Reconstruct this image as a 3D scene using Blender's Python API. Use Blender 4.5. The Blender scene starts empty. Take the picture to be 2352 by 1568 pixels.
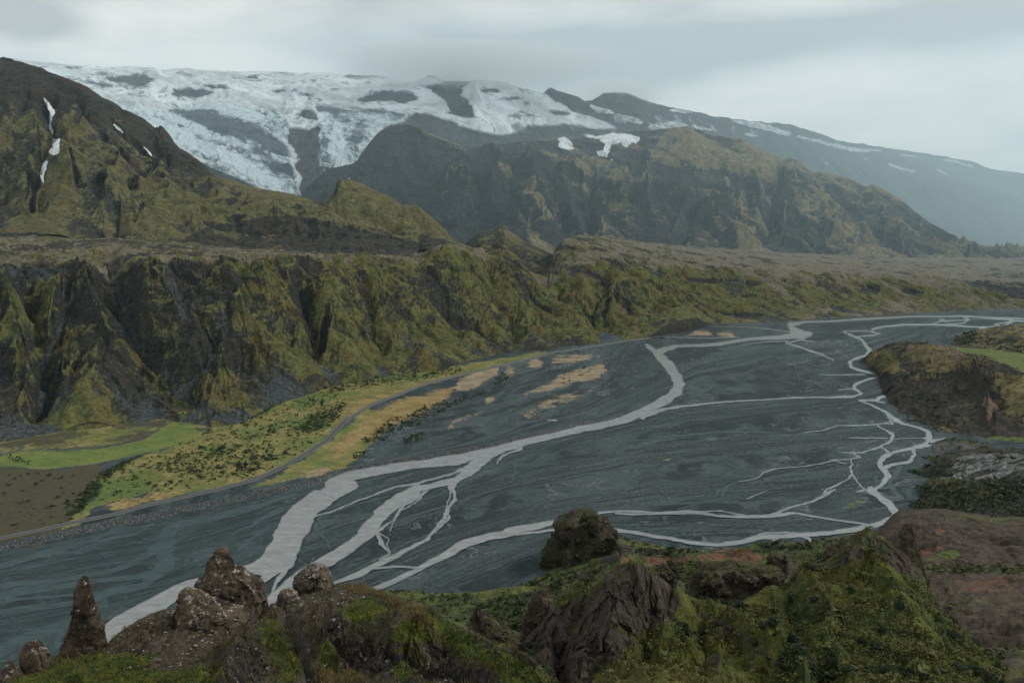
import bpy, math, random
import numpy as np

# ------------------------------------------------------------------ camera, sky, sun, exposure
sc = bpy.context.scene
W, H = 2352.0, 1568.0            # working pixel frame used for the survey of the place
F = 28.0 / 36.0 * W              # 28 mm lens
HC = 250.0                       # eye height above the river plain
PITCH = math.atan((784.0 - 540.0) / F)
CP, SP = math.cos(PITCH), math.sin(PITCH)
cam_data = bpy.data.cameras.new("camera")
cam_data.sensor_width = 36.0
cam_data.lens = 28.0
cam_data.clip_start = 0.5
cam_data.clip_end = 80000.0
cam = bpy.data.objects.new("camera", cam_data)
cam.location = (0, 0, HC)
cam.rotation_euler = (math.pi / 2 - PITCH, 0, 0)
sc.collection.objects.link(cam)
sc.camera = cam

sc.view_settings.view_transform = 'Standard'
sc.view_settings.look = 'None'
sc.view_settings.gamma = 1.0
sc.view_settings.exposure = 0.30
sc.view_settings.use_curve_mapping = False
sc.render.engine = 'CYCLES'
cy = sc.cycles
cy.use_denoising = True
try:
    cy.denoiser = 'OPENIMAGEDENOISE'
    cy.denoising_input_passes = 'RGB_ALBEDO_NORMAL'
    cy.denoising_prefilter = 'ACCURATE'
except Exception:
    pass
cy.max_bounces = 4
cy.diffuse_bounces = 2
cy.glossy_bounces = 2
cy.transmission_bounces = 2
cy.transparent_max_bounces = 8
cy.volume_bounces = 1
cy.caustics_reflective = False
cy.caustics_refractive = False

SUN_EL, SUN_AZ = math.radians(42), math.radians(80)     # azimuth from +Y towards +X


# ------------------------------------------------------------------ little node-graph helper
class NG:
    def __init__(self, tree):
        self.t = tree
        tree.nodes.clear()

    def n(self, kind, **kw):
        nd = self.t.nodes.new(kind)
        for k, v in kw.items():
            setattr(nd, k, v)
        return nd

    def put(self, sock, v):
        if isinstance(v, bpy.types.NodeSocket):
            self.t.links.new(v, sock)
        elif v is not None:
            if hasattr(sock.default_value, '__len__') and not hasattr(v, '__len__'):
                v = [v] * len(sock.default_value)
            if hasattr(sock.default_value, '__len__') and len(sock.default_value) == 4 and len(v) == 3:
                v = tuple(v) + (1.0,)
            sock.default_value = v

    def math(self, op, a, b=None, c=None, clamp=False):
        nd = self.n('ShaderNodeMath', operation=op, use_clamp=clamp)
        for s, v in zip(nd.inputs, (a, b, c)):
            if v is not None:
                self.put(s, v)
        return nd.outputs[0]

    def vmath(self, op, a, b=None):
        nd = self.n('ShaderNodeVectorMath', operation=op)
        self.put(nd.inputs[0], a)
        if b is not None:
            if op == 'SCALE':
                self.put(nd.inputs['Scale'], b)
            else:
                self.put(nd.inputs[1], b)
        return nd.outputs[1] if op in ('DOT_PRODUCT', 'LENGTH') else nd.outputs[0]

    def mix(self, f, a, b):
        nd = self.n('ShaderNodeMix', data_type='RGBA')
        self.put(nd.inputs[0], f)
        self.put(nd.inputs[6], a)
        self.put(nd.inputs[7], b)
        return nd.outputs[2]

    def noise(self, vec, scale, detail=4.0, rough=0.55, dist=0.0, out='Fac', kind='FBM'):
        nd = self.n('ShaderNodeTexNoise')
        nd.noise_dimensions = '3D'
        self.put(nd.inputs['Vector'], vec)
        self.put(nd.inputs['Scale'], scale)
        self.put(nd.inputs['Detail'], detail)
        self.put(nd.inputs['Roughness'], rough)
        self.put(nd.inputs['Distortion'], dist)
        return nd.outputs[0] if out == 'Fac' else nd.outputs[1]

    def voro(self, vec, scale, feature='F1', out=0, rand=1.0):
        nd = self.n('ShaderNodeTexVoronoi', feature=feature)
        self.put(nd.inputs['Vector'], vec)
        self.put(nd.inputs['Scale'], scale)
        self.put(nd.inputs['Randomness'], rand)
        return nd.outputs[out]

    def step(self, x, lo, hi):
        nd = self.n('ShaderNodeMapRange', interpolation_type='SMOOTHSTEP')
        self.put(nd.inputs[0], x)
        self.put(nd.inputs[1], lo)
        self.put(nd.inputs[2], hi)
        return nd.outputs[0]

    def remap(self, x, lo, hi, a, b):
        nd = self.n('ShaderNodeMapRange')
        for s, v in zip(nd.inputs, (x, lo, hi, a, b)):
            self.put(s, v)
        return nd.outputs[0]

    def attr(self, name, out='Fac'):
        nd = self.n('ShaderNodeAttribute', attribute_name=name)
        return nd.outputs[out]

    def pos(self):
        return self.n('ShaderNodeNewGeometry').outputs['Position']

    def stretch(self, vec, s):
        return self.vmath('MULTIPLY', vec, s)

    def ramp(self, f, stops, mode='LINEAR'):
        nd = self.n('ShaderNodeValToRGB')
        nd.color_ramp.interpolation = mode
        el = nd.color_ramp.elements
        while len(el) < len(stops):
            el.new(0.5)
        for e, (p, c) in zip(el, stops):
            e.position = p
            e.color = tuple(c) + (1.0,) if len(c) == 3 else c
        self.put(nd.inputs[0], f)
        return nd.outputs[0]


# ------------------------------------------------------------------ overcast sky
world = bpy.data.worlds.new("World")
sc.world = world
world.use_nodes = True
g = NG(world.node_tree)
sky = g.n('ShaderNodeTexSky', sky_type='NISHITA', sun_disc=False)
sky.sun_elevation = SUN_EL
sky.sun_rotation = SUN_AZ
sky.altitude = 300
d = g.n('ShaderNodeTexCoord').outputs['Generated']
d = g.vmath('NORMALIZE', d)
sep = g.n('ShaderNodeSeparateXYZ')
g.put(sep.inputs[0], d)
dx_, dy_, dz_ = sep.outputs
zz = g.math('ADD', g.math('MAXIMUM', dz_, 0.0), 0.10)
cmb = g.n('ShaderNodeCombineXYZ')
g.put(cmb.inputs[0], g.math('DIVIDE', dx_, zz))
g.put(cmb.inputs[1], g.math('DIVIDE', dy_, zz))
layer = cmb.outputs[0]                       # position on a cloud deck overhead
n1 = g.noise(g.vmath('ADD', layer, (3.1, 1.7, 0.0)), 0.36, 4.0, 0.45, 0.3)
n2 = g.noise(g.vmath('ADD', layer, (-7.0, 2.2, 4.0)), 1.1, 5.0, 0.5, 0.4)
n3 = g.noise(g.stretch(g.vmath('ADD', d, (0.0, 0.0, 3.3)), (2.2, 2.2, 6.5)), 1.7, 6.0, 0.50, 0.35)
cl = g.math('ADD', g.math('ADD', g.math('MULTIPLY', n1, 0.36), g.math('MULTIPLY', n2, 0.38)), g.math('MULTIPLY', n3, 0.62))
cl = g.math('ADD', cl, -0.165)


def lobe(px, py, sx, sy, amt):
    """a bank of cloud: a soft lobe of direction on the sky"""
    u, v = (px - 1176.0) / F, (784.0 - py) / F
    v3 = np.array([u, CP + v * SP, -SP + v * CP])
    v3 /= np.linalg.norm(v3)
    az, el = math.atan2(v3[0], v3[1]), math.asin(v3[2])
    a = g.math('ARCTAN2', dx_, dy_)
    e = g.math('ARCSINE', dz_)
    da = g.math('DIVIDE', g.math('SUBTRACT', a, az), sx)
    de = g.math('DIVIDE', g.math('SUBTRACT', e, el), sy)
    r2 = g.math('ADD', g.math('MULTIPLY', da, da), g.math('MULTIPLY', de, de))
    return g.math('MULTIPLY', g.math('EXPONENT', g.math('MULTIPLY', r2, -1.0)), amt)


for L in ((1060, 150, 0.20, 0.040, -0.22), (1480, 135, 0.24, 0.035, -0.14), (1900, 75, 0.30, 0.030, -0.15), (2300, 40, 0.20, 0.025, -0.12), (60, 55, 0.13, 0.022, -0.22), (2150, 250, 0.30, 0.07, 0.13),
          (180, 120, 0.22, 0.03, 0.06), (620, 150, 0.22, 0.025, 0.05), (1250, 40, 0.20, 0.04, 0.04), (2000, 160, 0.22, 0.025, 0.05)):
    cl = g.math('ADD', cl, lobe(*L))
cloud = g.ramp(cl, [(0.34, (4.3, 4.75, 4.8)), (0.47, (6.0, 6.3, 6.2)), (0.60, (7.8, 7.75, 7.35)), (0.76, (9.1, 8.75, 8.15))])
# the deck is thinner, brighter, overhead
zen = g.remap(dz_, 0.22, 0.75, 1.0, 1.0)
cloud = g.vmath('SCALE', cloud, zen)
colr = g.mix(0.93, sky.outputs[0], cloud)
bg = g.n('ShaderNodeBackground')
g.put(bg.inputs[0], colr)
bg.inputs[1].default_value = 0.10
wo = g.n('ShaderNodeOutputWorld')
g.t.links.new(bg.outputs[0], wo.inputs[0])

sun_data = bpy.data.lights.new("sun", 'SUN')
sun_data.energy = 1.5
sun_data.angle = math.radians(10)
sun_data.color = (1.0, 0.96, 0.90)
sun = bpy.data.objects.new("sun", sun_data)
sun.rotation_euler = (math.pi / 2 - SUN_EL, 0, math.pi - SUN_AZ)
sc.collection.objects.link(sun)

# ------------------------------------------------------------------ survey geometry
def pix(px, py, D):
    """the point at forward distance D that the survey pixel points to"""
    px, py, D = np.asarray(px, float), np.asarray(py, float), np.asarray(D, float)
    u, v = (px - 1176.0) / F, (784.0 - py) / F
    y = CP + v * SP
    z = -SP + v * CP
    s = D / y
    return u * s, D + 0 * s, HC + z * s


def gnd(px, py, z=0.0):
    px, py = np.asarray(px, float), np.asarray(py, float)
    u, v = (px - 1176.0) / F, (784.0 - py) / F
    y = CP + v * SP
    zz = -SP + v * CP
    s = (z - HC) / zz
    return u * s, y * s, z + 0 * s


def proj(x, y, z):
    q = z - HC
    dep = y * CP - q * SP
    dep = np.maximum(dep, 1.0)
    return 1176.0 + F * x / dep, 784.0 - F * (y * SP + q * CP) / dep


def reg(n, pts):
    """survey notes were taken on enlarged sheets; bring sheet coordinates to the common frame"""
    ox, oy, k = {1: (0, 0, .42), 2: (752.64, 94.08, .42), 3: (1552.3, 94.08, .42), 4: (0, 564.5, .42), 5: (752.64, 564.5, .42),
                 6: (1552.3, 564.5, .42), 7: (0, 1129, .5), 8: (1176, 1129, .5), 9: (1599.4, 1176, .32), 10: (1975.7, 705.6, .3301),
                 11: (0, 1176, .25025), 12: (376.3, 1176, .25022), 13: (799.7, 1270, .22), 14: (1223, 1129, .18)}[n]
    out = []
    for p in pts:
        q = [ox + p[0] * k, oy + p[1] * k]
        if len(p) > 2:
            q.append(p[2] * k)
        out.append(tuple(q))
    return out


# ------------------------------------------------------------------ noise
def _hash(ix, iy, seed):
    h = (ix.astype(np.int64) * 374761393 + iy.astype(np.int64) * 668265263 + seed * 1442695041) & 0xFFFFFFFF
    h = ((h ^ (h >> 13)) * 1274126177) & 0xFFFFFFFF
    h = ((h ^ (h >> 16)) * 2246822519) & 0xFFFFFFFF
    return ((h ^ (h >> 15)) & 0xFFFFFF).astype(np.float64) / float(0x1000000)


def perlin(x, y, seed=0):
    ix, iy = np.floor(x), np.floor(y)
    fx, fy = x - ix, y - iy
    ux, uy = fx * fx * fx * (fx * (fx * 6 - 15) + 10), fy * fy * fy * (fy * (fy * 6 - 15) + 10)
    r = []
    for j in (0, 1):
        for i in (0, 1):
            a = _hash(ix + i, iy + j, seed) * (2 * np.pi)
            r.append(np.cos(a) * (fx - i) + np.sin(a) * (fy - j))
    a = r[0] + ux * (r[1] - r[0])
    b = r[2] + ux * (r[3] - r[2])
    return (a + uy * (b - a)) * 1.5


def fbm(x, y, wl, octs=5, gain=0.5, seed=0):
    o, a, t = 0.0, 1.0, 0.0
    f = 1.0 / wl
    for k in range(octs):
        c, s = math.cos(0.6 * k), math.sin(0.6 * k)
        o = o + a * perlin((x * c - y * s) * f + 17.3 * k, (x * s + y * c) * f - 9.1 * k, seed + k * 7)
        t += a
        a *= gain
        f *= 2.03
    return o / t * 1.6


def ridged(x, y, wl, octs=5, gain=0.5, seed=0):
    o, a, t, w = 0.0, 1.0, 0.0, 1.0
    f = 1.0 / wl
    for k in range(octs):
        n = 1.0 - np.abs(perlin(x * f + 11.7 * k, y * f + 5.3 * k, seed + 13 * k)) * 1.6
        n = np.clip(n, 0, 1) ** 2
        o = o + a * n * w
        w = np.clip(n * 1.5, 0, 1)
        t += a
        a *= gain
        f *= 2.07
    return o / t


def erode(x, y, gx, gy, wl, amp, octs=4, gain=0.48, seed=0, sharp=0.6, lac=2.1, branch=1.0):
    """gullies and ribs that run down the local slope and branch: amplitude in metres.
    returns the height to add and a -1..1 ridge value"""
    o = np.zeros_like(x)
    rv = np.zeros_like(x)
    a = amp * np.ones_like(x)
    gx, gy = gx.copy(), gy.copy()
    tot = 0.0
    wk = 1.0
    for k in range(octs):
        m = np.sqrt(gx * gx + gy * gy) + 1e-6
        dx, dy = -gy / m, gx / m
        fx, fy = x / wl + 3.7 * k, y / wl - 6.1 * k
        ix, iy = np.floor(fx), np.floor(fy)
        c = np.zeros_like(x)
        s = np.zeros_like(x)
        wt = np.zeros_like(x)
        for i in (-1, 0, 1, 2):
            for j in (-1, 0, 1, 2):
                cx, cy_ = ix + i, iy + j
                ox = fx - cx - (_hash(cx, cy_, seed + k * 31) - 0.5)
                oy = fy - cy_ - (_hash(cx, cy_, seed + k * 31 + 5) - 0.5)
                w = np.exp(-2.2 * (ox * ox + oy * oy))
                ph = (ox * dx + oy * dy) * (2 * np.pi)
                c += w * np.cos(ph)
                s += w * np.sin(ph)
                wt += w
        c /= wt
        s /= wt
        mag = np.sqrt(c * c + s * s)
        tri = (1.0 - 2.0 * np.abs(np.arctan2(s, c)) / np.pi) * np.minimum(1.0, mag * 1.5)
        hgt = (1 - sharp) * c + sharp * tri
        fade = np.clip(m / 0.25, 0, 1)
        o += a * hgt * fade
        rv += wk * hgt * fade
        tot += wk
        k2 = -s * (2 * np.pi / wl) * a * branch
        gx += k2 * dx
        gy += k2 * dy
        a = a * gain
        wk *= 0.6
        wl /= lac
    return o, rv / tot


def smooth1(v, n):
    if n < 2:
        return v
    k = np.hanning(n + 2)[1:-1]
    k /= k.sum()
    return np.convolve(np.pad(v, (n // 2, n - 1 - n // 2), mode='edge'), k, mode='valid')


def blur2(a, n):
    for _ in range(2):
        a = np.apply_along_axis(smooth1, 0, a, n)
        a = np.apply_along_axis(smooth1, 1, a, n)
    return a


def sstep(x, a, b):
    t = np.clip((x - a) / (b - a), 0, 1)
    return t * t * (3 - 2 * t)


# ------------------------------------------------------------------ lofted terrain sheets
class Sheet:
    pass


def loft(px0, px1, ncol, lines, rows, sm=9):
    """terrain sheet from surveyed lines, near to far. A line is (mode, points[, sharp]):
    'p' points are (px, py, distance), 'z' points are (px, distance, height)"""
    a = np.linspace((px0 - 1176.0) / F * CP, (px1 - 1176.0) / F * CP, ncol)
    Ys, Zs, sharp = [], [], []
    for ln in lines:
        mode, pts = ln[0], np.array(ln[1], float)
        if mode == 'p':
            x, y, z = pix(pts[:, 0], pts[:, 1], pts[:, 2])
            aa = x / y
        elif mode == 'g':
            x, y, z = gnd(pts[:, 0], pts[:, 1], ln[3] if len(ln) > 3 else 0.0)
            aa = x / y
        else:
            aa = (pts[:, 0] - 1176.0) / F * CP
            y, z = pts[:, 1], pts[:, 2]
        o = np.argsort(aa)
        Ys.append(smooth1(np.interp(a, aa[o], y[o]), sm))
        Zs.append(smooth1(np.interp(a, aa[o], z[o]), sm if not (len(ln) > 2 and ln[2] == 2) else 3))
        sharp.append(len(ln) > 2 and ln[2])
    Ys, Zs = np.array(Ys), np.array(Zs)
    for k in range(1, len(Ys)):
        Ys[k] = np.maximum(Ys[k], Ys[k - 1] + 1e-3 * np.abs(Ys[k - 1]) + 0.05)
    K = len(lines)

    def tang(V):
        d = np.diff(V, axis=0)
        m = np.zeros_like(V)
        m[0], m[-1] = d[0], d[-1]
        for k in range(1, K - 1):
            p = d[k - 1] * d[k]
            m[k] = np.where(p > 0, 2 * p / (d[k - 1] + d[k] + 1e-12 * np.sign(d[k] + 1e-15)), 0.0)
        return d, m
    dY, mY = tang(Ys)
    dZ, mZ = tang(Zs)
    Y, Z, T = [], [], []
    for k in range(K - 1):
        n = rows[k]
        for i in range(n + (1 if k == K - 2 else 0)):
            t = i / n
            h00, h10, h01, h11 = 2 * t**3 - 3 * t * t + 1, t**3 - 2 * t * t + t, -2 * t**3 + 3 * t * t, t**3 - t * t
            for V, d, m, out in ((Ys, dY, mY, Y), (Zs, dZ, mZ, Z)):
                m0 = d[k] if sharp[k] else m[k]
                m1 = d[k] if sharp[k + 1] else m[k + 1]
                out.append(h00 * V[k] + h10 * m0 + h01 * V[k + 1] + h11 * m1)
            T.append(np.full(ncol, k + t))
    s = Sheet()
    s.Y, s.Z, s.T = np.array(Y), np.array(Z), np.array(T)
    s.a = a
    s.X = s.Y * a[None, :]
    s.grad()
    return s


def _grad(self, n=0):
    """slope of the sheet in world x and y"""
    Z = blur2(self.Z, n) if n else self.Z
    a = self.a[None, :]
    zi = np.gradient(Z, axis=0)
    yi = np.gradient(self.Y, axis=0)
    yi = np.where(np.abs(yi) < 1e-4, 1e-4, yi)
    zr = zi / yi                                   # dz/dr at constant a
    zj = np.gradient(Z, axis=1)
    yj = np.gradient(self.Y, axis=1)
    aj = np.gradient(self.a)[None, :]
    za = (zj - zr * yj) / aj                       # dz/da at constant y
    Yv = np.maximum(self.Y, 1.0)
    self.gx = za / Yv
    self.gy = zr - a * za / Yv
    return self


def _px(self):
    return proj(self.X, self.Y, self.Z)


Sheet.grad = _grad
Sheet.px = _px


def polydist(P, Q, pts, closed=False):
    """distance in the survey frame from points to a polyline; with widths, distance minus half width"""
    best = np.full(P.shape, 1e9)
    n = len(pts)
    for i in range(n if closed else n - 1):
        p, q = pts[i], pts[(i + 1) % n]
        dx, dy = q[0] - p[0], q[1] - p[1]
        L = dx * dx + dy * dy + 1e-9
        t = np.clip(((P - p[0]) * dx + (Q - p[1]) * dy) / L, 0, 1)
        dd = np.hypot(P - p[0] - t * dx, Q - p[1] - t * dy)
        if len(p) > 2 and not closed:
            dd = dd - (p[2] + (q[2] - p[2]) * t) * 0.5
        np.minimum(best, dd, out=best)
    return best


def stroke(P, Q, pts, pad=30.0):
    """signed field of a brush stroke (positive inside), only worked out near it"""
    a = np.array(pts, float)
    w = a[:, 2].max() if a.shape[1] > 2 else 0
    m = (P > a[:, 0].min() - w - pad) & (P < a[:, 0].max() + w + pad) & (Q > a[:, 1].min() - w - pad) & (Q < a[:, 1].max() + w + pad)
    out = np.full(P.shape, -pad)
    if m.any():
        out[m] = -polydist(P[m], Q[m], pts)
    return np.maximum(out, -pad)


def poly(P, Q, pts, pad=30.0):
    """signed field of a closed outline (positive inside)"""
    a = np.array(pts, float)
    m = (P > a[:, 0].min() - pad) & (P < a[:, 0].max() + pad) & (Q > a[:, 1].min() - pad) & (Q < a[:, 1].max() + pad)
    out = np.full(P.shape, -pad)
    if m.any():
        p, q = P[m], Q[m]
        ins = np.zeros(p.shape, bool)
        n = len(pts)
        for i in range(n):
            x0, y0 = pts[i][:2]
            x1, y1 = pts[(i + 1) % n][:2]
            if y0 == y1:
                continue
            c = ((y0 > q) != (y1 > q)) & (p < (x1 - x0) * (q - y0) / (y1 - y0) + x0)
            ins ^= c
        dd = polydist(p, q, [t[:2] for t in pts], True)
        out[m] = np.where(ins, dd, -dd)
    return np.maximum(out, -pad)


# ------------------------------------------------------------------ meshes
def raw_mesh(name, V, polys_flat, starts, mat, attrs=None, smooth=True, parent=None, sharp=None):
    me = bpy.data.meshes.new(name)
    V = np.ascontiguousarray(V, dtype=np.float32)
    me.vertices.add(len(V))
    me.vertices.foreach_set("co", V.ravel())
    me.loops.add(len(polys_flat))
    me.loops.foreach_set("vertex_index", np.ascontiguousarray(polys_flat, dtype=np.int32))
    me.polygons.add(len(starts))
    me.polygons.foreach_set("loop_start", np.ascontiguousarray(starts, dtype=np.int32))
    me.update(calc_edges=True)
    me.polygons.foreach_set("use_smooth", np.full(len(starts), bool(smooth)))
    for k, v in (attrs or {}).items():
        at = me.attributes.new(k, 'FLOAT', 'POINT')
        at.data.foreach_set("value", np.ascontiguousarray(v, dtype=np.float32).ravel())
    me.materials.append(mat)
    ob = bpy.data.objects.new(name, me)
    sc.collection.objects.link(ob)
    if parent is not None:
        ob.parent = parent
    return ob


def grid_quads(R, C):
    i = np.arange(R - 1)[:, None] * C + np.arange(C - 1)[None, :]
    return np.stack([i, i + 1, i + C + 1, i + C], axis=-1).reshape(-1, 4)


def sheet_mesh(name, s, mat, attrs=None):
    R, C = s.Z.shape
    V = np.stack([s.X, s.Y, s.Z], axis=-1).reshape(-1, 3)
    q = grid_quads(R, C)
    return raw_mesh(name, V, q.ravel(), np.arange(len(q)) * 4, mat, attrs)


def cut_sheet(name, s, field, lift, mat, attrs=None, own_origin=False, level=0.0, skirt=0.0):
    """the piece of a sheet where field > level, as a mesh of its own laid `lift` metres above it"""
    R, C = s.Z.shape
    f = (field - level).ravel()
    q = grid_quads(R, C)
    fq = f[q]
    q = q[(fq > 0).any(axis=1)]
    if len(q) == 0:
        return None
    L = lift.ravel() if hasattr(lift, 'ravel') else np.full(R * C, lift)
    P = np.stack([s.X.ravel(), s.Y.ravel(), s.Z.ravel() + L], axis=-1)
    keys = list((attrs or {}).keys())
    A = np.stack([np.asarray(attrs[k], float).ravel() for k in keys], axis=-1) if keys else np.zeros((R * C, 0))
    full = (f[q] > 0).all(axis=1)
    qf = q[full]
    rest = q[~full]
    newP, newA, polys = [], [], []
    used = np.unique(qf) if len(qf) else np.zeros(0, int)
    remap = {}
    base = len(used)

    def vid(i):
        if i in remap:
            return remap[i]
        remap[i] = base + len(newP)
        newP.append(P[i])
        newA.append(A[i])
        return remap[i]
    lut = np.full(R * C, -1)
    lut[used] = np.arange(len(used))
    edge = {}
    rim = []
    for quad in rest:
        ring = []
        for k in range(4):
            i, j = quad[k], quad[(k + 1) % 4]
            if f[i] > 0:
                ring.append(lut[i] if lut[i] >= 0 else vid(i))
            if (f[i] > 0) != (f[j] > 0):
                key = (min(i, j), max(i, j))
                if key not in edge:
                    t = f[i] / (f[i] - f[j])
                    edge[key] = base + len(newP)
                    newP.append(P[i] + (P[j] - P[i]) * t)
                    newA.append(A[i] + (A[j] - A[i]) * t)
                    rim.append(edge[key])
                ring.append(edge[key])
        if len(ring) >= 3:
            polys.append(ring)
    V = np.concatenate([P[used], np.array(newP).reshape(-1, 3)]) if newP else P[used]
    AA = np.concatenate([A[used], np.array(newA).reshape(len(newP), A.shape[1])]) if newP else A[used]
    if skirt and rim:
        V[np.array(rim), 2] -= skirt
    if own_origin:                                   # one patch is one piece: keep the largest
        allp = [list(r) for r in lut[qf]] + polys
        par = list(range(len(V)))

        def root(i):
            while par[i] != i:
                par[i] = par[par[i]]
                i = par[i]
            return i
        for pl in allp:
            r0 = root(pl[0])
            for k in pl[1:]:
                par[root(k)] = r0
        cnt = {}
        for pl in allp:
            cnt[root(pl[0])] = cnt.get(root(pl[0]), 0) + 1
        best = max(cnt, key=cnt.get)
        allp = [pl for pl in allp if root(pl[0]) == best]
        used_v = sorted({k for pl in allp for k in pl})
        lt = {k: i for i, k in enumerate(used_v)}
        V, AA = V[used_v], AA[used_v]
        polys = [[lt[k] for k in pl] for pl in allp]
        qf = qf[:0]
    flat = [lut[qf].ravel()] if len(qf) else []
    starts = [np.arange(len(qf)) * 4]
    o = len(qf) * 4
    lens = np.array([len(p) for p in polys], int)
    if len(polys):
        flat.append(np.concatenate([np.array(p) for p in polys]))
        starts.append(o + np.concatenate([[0], np.cumsum(lens)[:-1]]))
    org = np.zeros(3)
    if own_origin:
        org = V.mean(axis=0)
        V = V - org
    ob = raw_mesh(name, V, np.concatenate(flat), np.concatenate(starts), mat, {k: AA[:, i] for i, k in enumerate(keys)})
    ob.location = org
    return ob


def tag(o, label, cat, kind=None, group=None):
    o['label'] = label
    o['category'] = cat
    if kind:
        o['kind'] = kind
    if group:
        o['group'] = group
    return o


# ------------------------------------------------------------------ terrain materials
def new_mat(name):
    m = bpy.data.materials.new(name)
    m.use_nodes = True
    return m, NG(m.node_tree)


def finish(g, col, rough=0.95, height=None, dist=1.0, strength=0.6, spec=0.2):
    b = g.n('ShaderNodeBsdfPrincipled')
    g.put(b.inputs['Base Color'], col)
    g.put(b.inputs['Roughness'], rough)
    g.put(b.inputs['Specular IOR Level'], spec)
    if height is not None:
        bp = g.n('ShaderNodeBump')
        bp.inputs['Strength'].default_value = strength
        bp.inputs['Distance'].default_value = dist
        g.put(bp.inputs['Height'], height)
        g.t.links.new(bp.outputs[0], b.inputs['Normal'])
    o = g.n('ShaderNodeOutputMaterial')
    g.t.links.new(b.outputs[0], o.inputs[0])
    return b


def terrain_mat(name, rock, moss, scree, tan, fine, bump, mossk=0.5, patch=8.0, strength=0.8):
    """rock, moss, scree, tan are tuples of two or three albedos; fine is the size in metres of the smallest mottling"""
    m, g = new_mat(name)
    p = g.pos()
    nb = g.noise(p, 1.0 / (fine * patch * 3), 5, 0.6)
    nm = g.noise(p, 1.0 / (fine * patch), 6, 0.62, 0.4)
    nf = g.noise(p, 1.0 / (fine * 2.2), 5, 0.68)
    strat = g.noise(g.stretch(p, (0.6, 0.6, 1.5)), 1.0 / (fine * 4.0), 6, 0.68, 0.8)
    rc = g.mix(g.step(strat, 0.36, 0.66), rock[0], rock[1])
    if len(rock) > 2:
        rc = g.mix(g.step(nb, 0.5, 0.68), rc, rock[2])
    mc = g.mix(g.step(nm, 0.34, 0.66), moss[0], moss[1])
    mc = g.mix(g.step(nb, 0.44, 0.64), mc, moss[2])
    sc_ = g.mix(g.step(nf, 0.3, 0.7), scree[0], scree[1])
    tc = g.mix(g.step(nm, 0.3, 0.7), tan[0], tan[1])
    jit = g.math('ADD', g.math('MULTIPLY', g.math('SUBTRACT', nm, 0.5), 1.5 * mossk), g.math('MULTIPLY', g.math('SUBTRACT', nf, 0.5), 1.6 * mossk))
    fm = g.step(g.math('ADD', g.attr('moss'), jit), 0.34, 0.66)
    fs = g.step(g.math('ADD', g.attr('scree'), g.math('MULTIPLY', jit, 0.6)), 0.36, 0.64)
    ft = g.step(g.math('ADD', g.attr('tan'), g.math('MULTIPLY', jit, 0.7)), 0.34, 0.66)
    c = g.mix(fm, rc, mc)
    c = g.mix(fs, c, sc_)
    c = g.mix(ft, c, tc)
    mot = g.remap(nf, 0.27, 0.73, 0.40, 1.62)
    c = g.vmath('SCALE', c, mot)
    hgt = g.math('ADD', g.math('MULTIPLY', nf, 1.0), g.math('MULTIPLY', g.math('MULTIPLY', strat, 1.2), g.math('SUBTRACT', 1.0, g.math('MULTIPLY', fm, 0.75))))
    finish(g, c, 0.95, hgt, bump, strength, 0.15)
    return m

# ------------------------------------------------------------------ the river plain
NCOL = 1250
a_ = np.linspace((-260 - 1176.0) / F * CP, (2640 - 1176.0) / F * CP, NCOL)
rows_py = np.concatenate([np.linspace(1640, 690, 720), np.linspace(688, 600, 40)[1:]])
_, yv, _ = gnd(np.full(rows_py.shape, 1176.0), rows_py)
G_ = Sheet()
G_.a = a_
G_.Y = np.repeat(yv[:, None], NCOL, axis=1)
G_.X = G_.Y * a_[None, :]
G_.Z = np.zeros_like(G_.X)
P0, Q0 = proj(G_.X, G_.Y, G_.Z)
# wander of every bank and patch edge, fixed in the ground itself
wx = fbm(G_.X, G_.Y, 60, 4, 0.6, 3)
wy = fbm(G_.X, G_.Y, 60, 4, 0.6, 9)
wf = fbm(G_.X, G_.Y, 14, 3, 0.6, 19)
kpx = np.clip(F / G_.Y * 6.0, 1.0, 14.0)
P = P0 + wx * kpx * 0.8
Q = Q0 + (wy * 0.5 + wf * 0.25) * kpx * 0.35


def flow_coord():
    """a stream function: its level lines follow the braids of the plain"""
    lines = [(-40, [(-200, 1300), (0, 1250), (300, 1190), (600, 1130), (850, 1062), (1100, 1005), (1350, 930), (1500, 850), (1600, 780), (1800, 740), (2500, 716)]),
             (0, [(-200, 1330), (0, 1290), (350, 1225), (600, 1165), (850, 1092), (1200, 1015), (1450, 950), (1700, 900), (1950, 860), (2150, 760), (2500, 735)]),
             (60, [(-200, 1400), (0, 1370), (400, 1300), (700, 1200), (1000, 1110), (1300, 1030), (1600, 985), (1900, 970), (2050, 950), (2200, 900), (2500, 780)]),
             (140, [(-200, 1520), (100, 1480), (500, 1380), (850, 1250), (1150, 1150), (1500, 1085), (1800, 1060), (2000, 1030), (2200, 1000), (2500, 960)]),
             (240, [(-200, 1640), (300, 1560), (700, 1440), (1000, 1300), (1280, 1210), (1600, 1180), (1850, 1170), (2050, 1150), (2500, 1100)]),
             (330, [(100, 1700), (700, 1560), (1000, 1380), (1300, 1250), (1600, 1240), (1900, 1235), (2100, 1180), (2500, 1150)])]
    num = np.zeros_like(P0)
    den = np.zeros_like(P0)
    for v, pts in lines:
        px_ = np.array([p[0] for p in pts], float)
        py_ = np.array([p[1] for p in pts], float)
        yy = np.interp(P0, px_, py_)
        w = 1.0 / ((Q0 - yy) ** 2 + 30.0)
        w = w * w
        num += v * w
        den += w
    return num / den


psi = blur2(flow_coord(), 25)
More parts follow.
